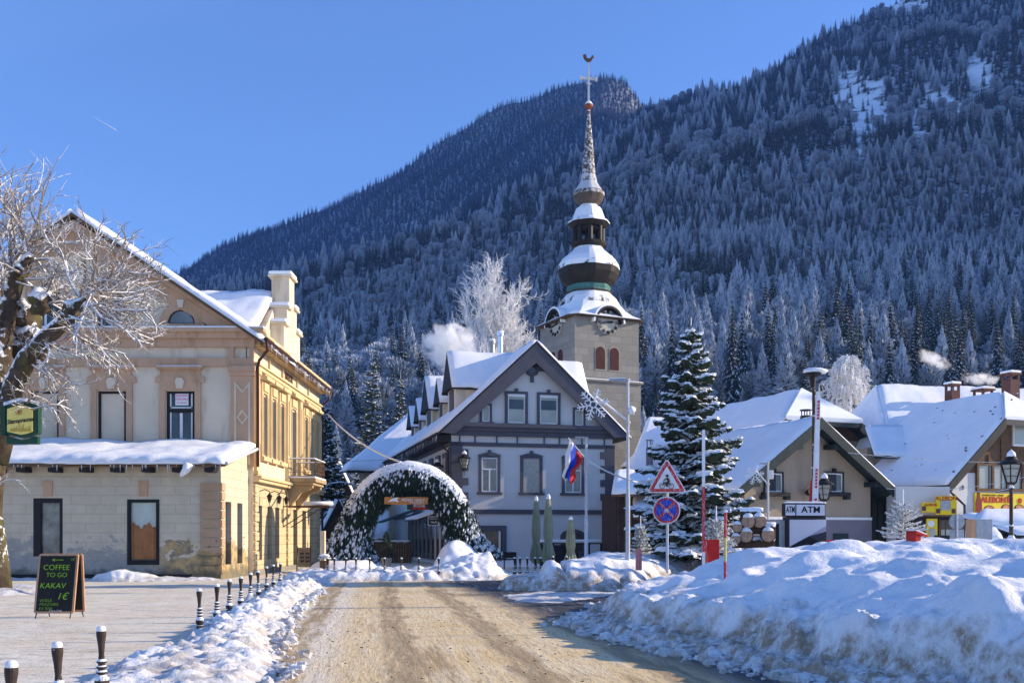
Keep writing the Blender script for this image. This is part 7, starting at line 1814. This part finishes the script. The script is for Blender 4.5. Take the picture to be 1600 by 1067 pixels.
for px, py, lbl, L in ((1177, 803, 'topmost log lying crosswise on the pile', .62), (1182, 826, 'crosswise middle log between the two front pairs', 1.12), (1180, 848, 'lowest crosswise log resting in the snow', 1.15)):
    c = at(px, py, Yl)+Vector((0, .22, 0)); log(c, lc, L, .15, lbl, px)
for px, py, lbl in ((1152, 824, 'short log jutting out at the left middle of the pile'), (1150, 842, 'short log jutting out at the left bottom of the pile')): log(at(px, py, Yl+.5), la, 1.2, .15, lbl, px)
# ------------------------------------------------------------------ cash machine kiosk
KF = Fr(*at(1234, 836, 31)[:2], 9); sK = lambda px: KF.s_at(px); zK = lambda py: KF.z_at(py, .5)
K = thing('cash_machine_kiosk', KF.p(.5, 0, 0), 'cash machine kiosk with a white lettered header and black and white panel', 'kiosk')
MB().box(sK(1233), sK(1291), 0, .5, 0, zK(807), KF).build('body', M['panel'], K, bevel=.02)
MB().box(sK(1209), sK(1232), .25, 1.0, 0, zK(812), KF).build('side_wing', M['steel'], K)
MB().box(sK(1213), sK(1222), .22, .25, .2, zK(818), KF).build('side_recess', M['black'], K)
hd = MB().box(sK(1223.5), sK(1287), -.12, .10, zK(807), zK(786.5), KF).build('header', M['black'], K, bevel=.01)
lw = pm('acrylic_white', (.62, .60, .64), .4, .03, 3, 0)
MB().box(sK(1241.5), sK(1285.6), -.135, -.12, zK(805.2), zK(788.2), KF).build('header_panel', lw, hd); MB().box(sK(1224.6), sK(1239.6), -.135, -.12, zK(805.2), zK(788.2), KF).build('header_panel', lw, hd)
text_part('ATM', .27, KF.p(sK(1263.8), -.142, zK(796.6)), KF.u+(0,), up, M['black'], K, sx=1.1, bold=.004); text_part('ATM', .27, KF.p(sK(1232.2), -.142, zK(796.6)), KF.u+(0,), up, M['black'], K, sx=.50, bold=.002)
a, b, c_, d_ = sK(1233.5), sK(1290.5), .9, zK(811.5)
MB().box(a, b, -.02, 0, c_, d_, KF).build('front_panel', lw, K, bevel=.01)
z1k, z2k, z3k = zK(853.5), zK(830), zK(822)
MB().prism([(a, .5), (b, .5), (b, z2k), (sK(1262), zK(838)), (a, z1k)], -.03, -.02, KF).build('black_wedge', M['black'], K)
MB().prism([(sK(1262), zK(838)), (b, z2k), (b, zK(821.5)), ], -.028, -.02, KF).build('grey_wedge', pm('lilac_grey', (.34, .32, .38), .4, .03, 3, 0), K)
MB().prism([(sK(1263), zK(838.4)), (b, z2k), (b, zK(850))], -.034, -.03, KF).build('violet_wedge', M['panel'], K)
for q, ch in enumerate('ATM'):
    x = sK(1253.5+q*7.6); MB().box(x-.065, x+.065, -.036, -.03, zK(862), zK(855.2), KF).build('letter_tile', lw, K); text_part(ch, .13, KF.p(x, -.042, zK(858.6)), KF.u+(0,), up, M['black'], K, bold=.006)
MB().box(sK(1226), sK(1285), -.08, .08, zK(786.5), zK(783.5), KF).build('snow', M['snow'], K, bevel=.03)
BM = thing('raised_boom', at(1272, 783, 32.5), 'tall white raised boom with faded red marks behind the cash machine kiosk', 'barrier')
MB().hull([at(1268, 850, 32.5), at(1277, 850, 32.5), at(1282.3, 612, 32.5), at(1276.6, 611, 32.5)], (0, .12, 0)).build('arm', M['frost'], BM)
for y0, y1 in ((625, 657), (732, 762), (778, 784)):
    f0_ = lambda y: 1272.3+(850-y)*.0302
    m = MB()
    for yy in np.arange(y0, y1-2, 5.2): m.hull([at(f0_(yy)-1.6, yy+4, 32.47), at(f0_(yy)+1.9, yy+4, 32.47), at(f0_(yy)+2.1, yy, 32.47), at(f0_(yy)-1.0, yy+.8, 32.47)], (0, .02, 0))
    m.build('red_mark', M['signred'], BM)
vb = thing('violet_banner', at(1207, 835, 33), 'violet banner behind the log pile left of the kiosk', 'banner'); MB().box(gx(1196, 33), gx(1211, 33), 33, 33.05, .8, zz(812, 33), I0).build('cloth', M['purple'], vb)
for px in (1196, 1211): MB().tube([at(px, 850, 33), at(px, 811, 33)], .02, 5).build('pole', M['steel'], vb)
rb = thing('red_bin', at(1298, 850, 33), 'small red box with a yellow lower edge right of the kiosk', 'box'); MB().box(gx(1293, 33), gx(1302, 33), 33, 33.2, .9, zz(843, 33), I0).build('box', M['red'], rb); MB().box(gx(1293, 33)-.01, gx(1302, 33)+.01, 32.98, 33.0, .9, zz(849, 33), I0).build('yellow_edge', M['yellow'], rb)
# ------------------------------------------------------------------ things before the takeaway
rx = thing('red_payment_box', at(1438, 848, 22), 'red slanted payment box with a snowy lid sticking out of the snow', 'box')
fq = Fr(*at(1431, 836, 22)[:2], 20)
MB().prism([(0, .8), (.13, .8), (.13, zz(835, 22)), (0, zz(830, 22))], 0, .3, fq).build('frame', M['red'], rx)
MB().prism([(0, zz(833, 22)), (.30, zz(837, 22)-.02), (.30, zz(837, 22)+.02), (0, zz(829, 22))], -.02, .3, fq).build('lid', M['red'], rx)
MB().prism([(0.02, zz(829, 22)+.002), (.30, zz(837, 22)+.022), (.30, zz(837, 22)+.05), (.02, zz(829, 22)+.03)], -.0, .28, fq).build('snow', M['snow'], rx)
MB().box(.14, .24, .02, .25, .8, zz(838, 22), fq).build('post', M['signwhite'], rx); MB().box(.02, .11, -.012, 0, 1.42, 1.50, fq).build('label_plate', M['signwhite'], rx)
rs_ = thing('round_sign_back', at(1495, 850, 30), 'grey back of a round traffic sign over a square plate', 'traffic sign')
MB().disc(at(1495.5, 814.5, 30), 12/1600*30, (1, 0, 0), (0, 0, 1), -.03, 30).build('disc', M['steel'], rs_); MB().tube([at(1495.5, 870, 29.96), at(1495.5, 803, 29.96)], .03, 8).build('post', M['frsteel'], rs_)
MB().box(gx(1484, 30), gx(1506, 30), 29.98, 30.01, zz(843, 30), zz(827, 30), I0).build('plate', M['steel'], rs_)
cbx = thing('steel_cabinet', at(1534, 850, 28), 'brushed steel cabinet with a left edge coloured as if sunlit standing in the snow', 'cabinet')
fq = Fr(*at(1524, 836, 28)[:2], 6); w = .50
MB().box(-.0, w, 0, .35, .6, zz(811, 28), fq).build('body', M['steel'], cbx, bevel=.01); MB().box(.02, w-.02, -.012, 0, zz(845, 28), zz(813, 28), fq).build('door', M['steel'], cbx)
MB().box(-.11, -.002, -.02, .3, .6, zz(811, 28), fq).build('painted_sun_edge', M['wood'], cbx)  # warm colour stands in for sunlight on the cabinet's left edge
kf = Fr(*at(1506, 836, 33)[:2], 4); KI = thing('snowy_stall', kf.p(0, 0, 0), 'low green market stall with stepped snow covered roofs before the takeaway', 'kiosk')
zs = lambda py: zz(py, 33)
MB().box(.1, 3.4, .2, 2.2, 0, zs(836), kf).build('wall', M['green'], KI)
for x in (.15, .55): MB().box(x, x+.12, .14, .2, .3, zs(834), kf).build('post', M['yellow'], KI)
MB().box(1.2, 2.0, .12, .2, .7, zs(832), kf).build('window', M['glass'], KI); MB().box(2.0, 2.25, .1, .2, .4, zs(828), kf).build('curtain_panel', M['curtain'], KI)
P_ = [kf.p(-.15, -.2, zs(838)), kf.p(.6, -.2, zs(826)), kf.p(.6, 1.8, zs(824)), kf.p(-.15, 1.8, zs(838))]
for P_, sd_ in (([kf.p(1.55, -.35, zs(835)), kf.p(3.8, -.35, zs(839)), kf.p(3.6, 1.6, zs(803)), kf.p(.75, 1.6, zs(806))], 5),
                ([kf.p(-.15, -.35, zs(842)), kf.p(1.1, -.35, zs(842)), kf.p(1.5, 1.0, zs(816)), kf.p(.6, 1.0, zs(816))], 6)):
    r_ = slab(*P_, .08).build('roof', M['green'], KI); roof_snow(*P_, .16, 16, 10, seed=sd_, edge=.2, rag=.05).build('snow', M['snow'], r_, smooth=True)
P_ = [kf.p(.55, .4, zs(819)), kf.p(3.6, .3, zs(819)), kf.p(3.6, 1.9, zs(799)), kf.p(1.6, 1.9, zs(799))]
r_ = slab(*P_, .1).build('roof', M['green'], KI); roof_snow(*P_, .2, 16, 10, seed=8, edge=.25, rag=.05).build('snow', M['snow'], r_, smooth=True)
# litter bin by the far bollards
bi = thing('litter_bin', at(507, 905, 40), 'round dark litter bin with a snowy lid beside the far bollards', 'bin'); c = at(507, 905, 40)
MB().lathe([(.19, 0), (.19, .72), (.2, .74)], c, 14).build('body', M['timber'], bi); MB().lathe([(.26, .80), (.26, .86), (.1, .9)], c, 14).build('lid', M['curtain'], bi); MB().blob(c+Vector((0, 0, .93)), .22, .22, .07, 10, 5, .1, 2).build('snow', M['snow'], bi)
for a in (0, 2.1, 4.2): MB().tube([c+Vector((cos(a)*.17, sin(a)*.17, .7)), c+Vector((cos(a)*.17, sin(a)*.17, .82))], .015, 4).build('lid_support', M['timber'], bi)
wp = MB(); wp.box(gx(500, 44), gx(507, 44), 44, 44.3, 0, zz(829, 44), I0); o = wp.build('gate_pillar', M['cream'], loc=at(503, 836, 44)*1); tag(o, 'narrow rendered gate pillar between the corner building and the arch', 'pillar')
# ------------------------------------------------------------------ cables
def cable(name, label, a, b, sag, r, mat, n=24):
    a, b = Vector(a), Vector(b); c = (a+b)/2
    o = MB().tube([a.lerp(b, k/n)-Vector((0, 0, sag*4*(k/n)*(1-k/n))) for k in range(n+1)], r, 5).build(name, M[mat], loc=a); tag(o, label, 'cable')
cable('frosted_cable', 'thick frosted cable sagging from the corner building to the top of the arch', at(513, 648, 57), at(628, 722, 47.5), .35, .045, 'frost')
cable('frosted_cable', 'thick frosted cable running from the flag lamp post towards the big spruce', at(918, 719, 35.5), at(1014, 756, 40), .15, .03, 'frost')
cable('overhead_wire', 'thin wire crossing before the big snowy takeaway roof', at(1325, 707, 44), at(1600, 722, 44), .12, .012, 'frsteel')
cable('overhead_wire', 'lower pair wire swinging up to the takeaway wall', at(1385, 763, 44), at(1640, 734, 44), .35, .012, 'frsteel')
cable('overhead_wire', 'faint wire over the chalet roofs left of the arch', at(512, 720, 60), at(640, 716, 60), .05, .015, 'steel')
# ------------------------------------------------------------------ steam from the chimneys and the contrail
def steam(name, label, c, r, dens, seed, sc=1.0, rot=0):
    mb = MB(); mb.blob((0, 0, 0), 1, 1, 1, 20, 12, 0, 0); me_o = mb.build(name, bpy.data.materials.new(name), loc=(0, 0, 0)); me_o.location = c; me_o.scale = r; me_o.rotation_euler = (0, R(rot), 0)
    m = me_o.data.materials[0]; m.use_nodes = True; nt = m.node_tree; nt.nodes.remove(nt.nodes['Principled BSDF'])
    v = nd(nt, 'ShaderNodeVolumePrincipled'); v.inputs['Color'].default_value = (1, .995, .98, 1); v.inputs['Anisotropy'].default_value = .3
    tc_ = nd(nt, 'ShaderNodeTexCoord').outputs['Object']; ln_ = nd(nt, 'ShaderNodeVectorMath', operation='LENGTH'); nt.links.new(tc_, ln_.inputs[0])
    n = noise_n(nt, 1.1/sc, 5, .62, mapping(nt, wpos(nt), (1, 1, 1)), .6)
    e = mathn(nt, 'SUBTRACT', mathn(nt, 'ADD', n, .12), mathn(nt, 'MULTIPLY', mathn(nt, 'POWER', ln_.outputs['Value'], 2), .38))
    nt.links.new(mathn(nt, 'MULTIPLY', ramp(nt, e, [(.40, 0), (.62, 1)]), dens), v.inputs['Density']); nt.links.new(v.outputs[0], nt.nodes['Material Output'].inputs['Volume'])
    tag(me_o, label, 'steam', 'steam plumes over the chimneys'); return me_o
steam('steam_plume', 'bright white steam cloud drifting left from the restaurant flues', at(703, 543, 62), (2.1, 1.3, 1.8), 4.0, 1, .8, 20)
steam('steam_plume', 'thin yellowish steam wisp above the leftmost brick chimney', at(1458, 562, 63), (1.6, .7, .55), 1.6, 2, .6, 25)
steam('steam_plume', 'thin steam wisp above the low flat chimney', at(1533, 592, 62), (1.6, .7, .5), 1.6, 3, .6, 0)
ct = MB(); a, b = at(142, 181, 6000), at(183, 205, 6000); d = (b-a)
ct.tube([a, a+d*.3, a+d*.6, a+d*.9, a+d], [.3, 1.2, 2.4, 3.2, .6], 6)
cm, nt, bs = newmat('ice_trail'); bs.inputs['Base Color'].default_value = (.9, .9, .9, 1); bs.inputs['Roughness'].default_value = 1
o = ct.build('contrail', cm, loc=a); tag(o, 'short white contrail in the blue sky at upper left', 'contrail')
# ------------------------------------------------------------------ cold blue air
hb_ = MB().box(-1600, 3400, -320, 2900, -1.6, 2400, I0)
hm = bpy.data.materials.new('winter_air'); hm.use_nodes = True; nt = hm.node_tree; nt.nodes.remove(nt.nodes['Principled BSDF'])
v = nd(nt, 'ShaderNodeVolumePrincipled'); v.inputs['Color'].default_value = (.26, .50, 1, 1); v.inputs['Density'].default_value = .00012; v.inputs['Anisotropy'].default_value = 0
nt.links.new(v.outputs[0], nt.nodes['Material Output'].inputs['Volume'])
hz_ = hb_.build('haze', hm); hz_['kind'] = 'stuff'; hz_['label'] = 'thin blue winter haze in front of the mountain'; hz_['category'] = 'haze'
